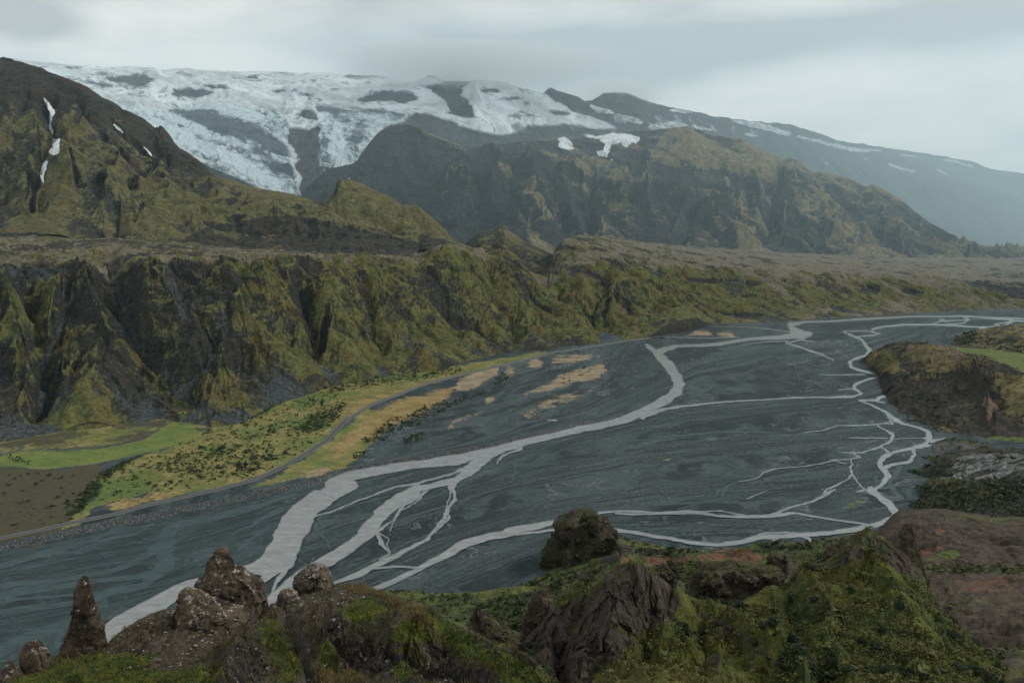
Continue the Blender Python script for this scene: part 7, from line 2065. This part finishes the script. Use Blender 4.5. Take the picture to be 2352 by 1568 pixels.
def grass(name, s, weight, ntuft, per, seed, hgt, mat, label):
    r_ = np.random.default_rng(seed)
    C = pick(s, weight, ntuft, seed)
    B = np.repeat(C, per, axis=0) + r_.normal(size=(ntuft * per, 3)) * [0.07, 0.07, 0.0]
    B[:, 2] -= 0.03
    n = len(B)
    a = r_.uniform(0, 6.28, n)
    lean = r_.uniform(0.1, 0.8, n)
    h = hgt * r_.uniform(0.4, 1.25, n)
    tip = B + np.stack([np.cos(a) * lean * h, np.sin(a) * lean * h, h], -1)
    w = 0.011
    side = np.stack([-np.sin(a) * w, np.cos(a) * w, 0 * a], -1)
    V = np.stack([B - side, B + side, tip], 1).reshape(-1, 3)
    o = raw_mesh(name, V, np.arange(n * 3), np.arange(n) * 3, mat, smooth=False)
    tag(o, label, "grass", "stuff")


vis = kno.T > 0.6
M_HEATH = sprig_mat("heath_leaves", [(0.026, 0.046, 0.014), (0.044, 0.078, 0.020), (0.110, 0.115, 0.024), (0.16, 0.065, 0.022)], 2.2)
M_GRASS = sprig_mat("dry_grass", [(0.060, 0.062, 0.020), (0.13, 0.105, 0.045), (0.17, 0.125, 0.06), (0.16, 0.070, 0.026)], 1.6)
M_GREEN_GRASS = sprig_mat("green_grass", [(0.024, 0.040, 0.012), (0.045, 0.062, 0.018), (0.075, 0.078, 0.022), (0.10, 0.085, 0.03)], 1.6)
mv = np.clip(mossy, 0, 1)
sprigs("heather", kno, vis * (mv ** 2 * np.clip(0.55 + 1.2 * kno.nx, 0, 1) + 0.02), 60000, 601, 0.022, 0.05, M_HEATH, "low green and red heath leaves matted over the mossy knoll", "heath")
grass("grass", kno, vis * (np.clip(gold, 0, 1) ** 2 + 0.012), 2600, 11, 603, 0.17, M_GRASS, "dry golden grass along the brow of the knoll")
grass("grass", kno, vis * (mv ** 2 * np.clip(0.3 - kno.nx, 0, 1) + 0.012), 2200, 11, 605, 0.13, M_GREEN_GRASS, "short green grass tufts among the moss on the knoll")
# loose stones on the bare ground of the knoll
C = pick(kno, vis * (np.clip(soil, 0, 1) + 0.05), 1500, 607)
ico = np.array([(1, 0, 0), (-1, 0, 0), (0, 1, 0), (0, -1, 0), (0, 0, 1), (0, 0, -1), (.6, .6, .5), (-.6, .6, .5), (.6, -.6, .5), (-.6, -.6, .5)], float)
tri = np.array([(6, 0, 2), (7, 2, 1), (9, 1, 3), (8, 3, 0), (4, 6, 7), (4, 7, 9), (4, 9, 8), (4, 8, 6), (6, 2, 7), (7, 1, 9), (9, 3, 8), (8, 0, 6), (5, 2, 0), (5, 1, 2), (5, 3, 1), (5, 0, 3)])
VV, TT = [], []
r_ = np.random.default_rng(31)
for i, p_ in enumerate(C):
    k = 0.018 + 0.05 * r_.random() ** 4
    VV.append(p_ + ico * r_.uniform(0.6, 1.3, ico.shape) * k * np.array([1.3, 1.3, 0.8]))
    TT.append(tri + i * 10)
M_STONE = rock_mat("loose_stone", [(0.05, 0.042, 0.036), (0.11, 0.095, 0.08)], [(0.30, 0.28, 0.27), (0.42, 0.40, 0.38)], [(0.06, 0.06, 0.02), (0.08, 0.08, 0.02)], 0.12, 0.5, 0.0)
o = raw_mesh("rubble", np.concatenate(VV), np.concatenate(TT).ravel(), np.arange(len(C) * 16) * 3, M_STONE, smooth=False)
tag(o, "small loose stones strewn over the bare ground of the knoll", "stones", "stuff")

# ------------------------------------------------------------------ valley haze
def box_obj(name, lo, hi, mat):
    x0, y0, z0 = lo
    x1, y1, z1 = hi
    V = np.array([(x0, y0, z0), (x1, y0, z0), (x1, y1, z0), (x0, y1, z0), (x0, y0, z1), (x1, y0, z1), (x1, y1, z1), (x0, y1, z1)], float)
    q = np.array([(3, 2, 1, 0), (4, 5, 6, 7), (0, 1, 5, 4), (1, 2, 6, 5), (2, 3, 7, 6), (3, 0, 4, 7)])
    return raw_mesh(name, V, q.ravel(), np.arange(6) * 4, mat, smooth=False)


m = bpy.data.materials.new("haze_air")
m.use_nodes = True
g = NG(m.node_tree)
v = g.n('ShaderNodeVolumePrincipled')
v.inputs['Color'].default_value = (0.50, 0.80, 0.93, 1)
v.inputs['Density'].default_value = 1.0e-5
v.inputs['Anisotropy'].default_value = 0.2
o_ = g.n('ShaderNodeOutputMaterial')
g.t.links.new(v.outputs[0], o_.inputs['Volume'])
haze = box_obj("haze", (-16000, -3000, -40), (26000, 26000, 2300), m)
tag(haze, "thin blue haze filling the whole valley", "haze", "stuff")


def cloud_bank(name, px, py, D, rx, ry, rz, dens, seed, label, power=2.0, tint=(0.90, 0.95, 0.97, 1), rag=0.35):
    """a soft bank of mist: thick in the middle, thinning to nothing at its rim"""
    nu, nr = 72, 26
    th = np.linspace(0, 2 * np.pi, nu, endpoint=False)
    rr = np.linspace(0, 1, nr + 1)[1:]
    T, Rr = np.meshgrid(th, rr)
    n = 1 + rag * fbm3(np.cos(T) * 1.0, np.sin(T) * 1.0, Rr * 0.4, 0.9, 4, 0.5, seed)
    X, Z = np.cos(T) * Rr * rx * n, np.sin(T) * Rr * rz * n
    hy = ry * (1 - Rr ** 2) ** power * (1 + 0.5 * fbm3(X / rx, Z / rz, 0 * X, 0.7, 3, 0.5, seed + 4))
    front = np.stack([X, -hy, Z], -1).reshape(-1, 3)
    back = np.stack([X, hy, Z], -1).reshape(-1, 3)[:-nu]
    V = np.concatenate([front, back, [[0, -ry, 0], [0, ry, 0]]])
    nf = nr * nu
    nb_ = (nr - 1) * nu
    i = np.arange(nr - 1)[:, None] * nu
    j = np.arange(nu)[None, :]
    jn = (j + 1) % nu
    q = np.stack([i + j, i + nu + j, i + nu + jn, i + jn], -1).reshape(-1, 4)

    def bk(k):                                         # the rim ring is shared by both faces
        return np.where(k >= nb_, k, k + nf)
    q2 = bk(q)[:, ::-1]
    c0, c1 = nf + nb_, nf + nb_ + 1
    t1 = np.stack([np.full(nu, c0), np.arange(nu), (np.arange(nu) + 1) % nu], -1)
    t2 = np.stack([np.full(nu, c1), (np.arange(nu) + 1) % nu + nf, np.arange(nu) + nf], -1)
    q = np.concatenate([q, q2])
    b, t = t1, t2
    m = bpy.data.materials.new("mist_air")
    m.use_nodes = True
    g = NG(m.node_tree)
    v = g.n('ShaderNodeVolumePrincipled')
    v.inputs['Color'].default_value = tint
    v.inputs['Density'].default_value = dens
    v.inputs['Anisotropy'].default_value = 0.3
    g.t.links.new(v.outputs[0], g.n('ShaderNodeOutputMaterial').inputs['Volume'])
    ob = raw_mesh(name, V, np.concatenate([q.ravel(), b.ravel(), t.ravel()]), np.concatenate([np.arange(len(q)) * 4, len(q) * 4 + np.arange(2 * nu) * 3]), m)
    x, y, z = pix(px, py, D)
    ob.location = (float(x), float(y), float(z))
    tag(ob, label, "mist", "stuff")
    return ob


cloud_bank("mist", 1075, 150, 7350, 1700, 800, 300, 0.0020, 5, "grey mist hanging on the dark rock summit above the ice", 3.0, rag=0.5)
cloud_bank("mist", 1405, 212, 8150, 650, 500, 160, 0.0016, 9, "thin mist touching the rounded knob of the ridge")
cloud_bank("mist", 1550, 470, 10000, 13500, 7200, 2300, 7.6e-5, 13, "pale blue shower drifting over the far mountains and the long ridge", 1.5, (0.66, 0.85, 0.925, 1), 0.10)
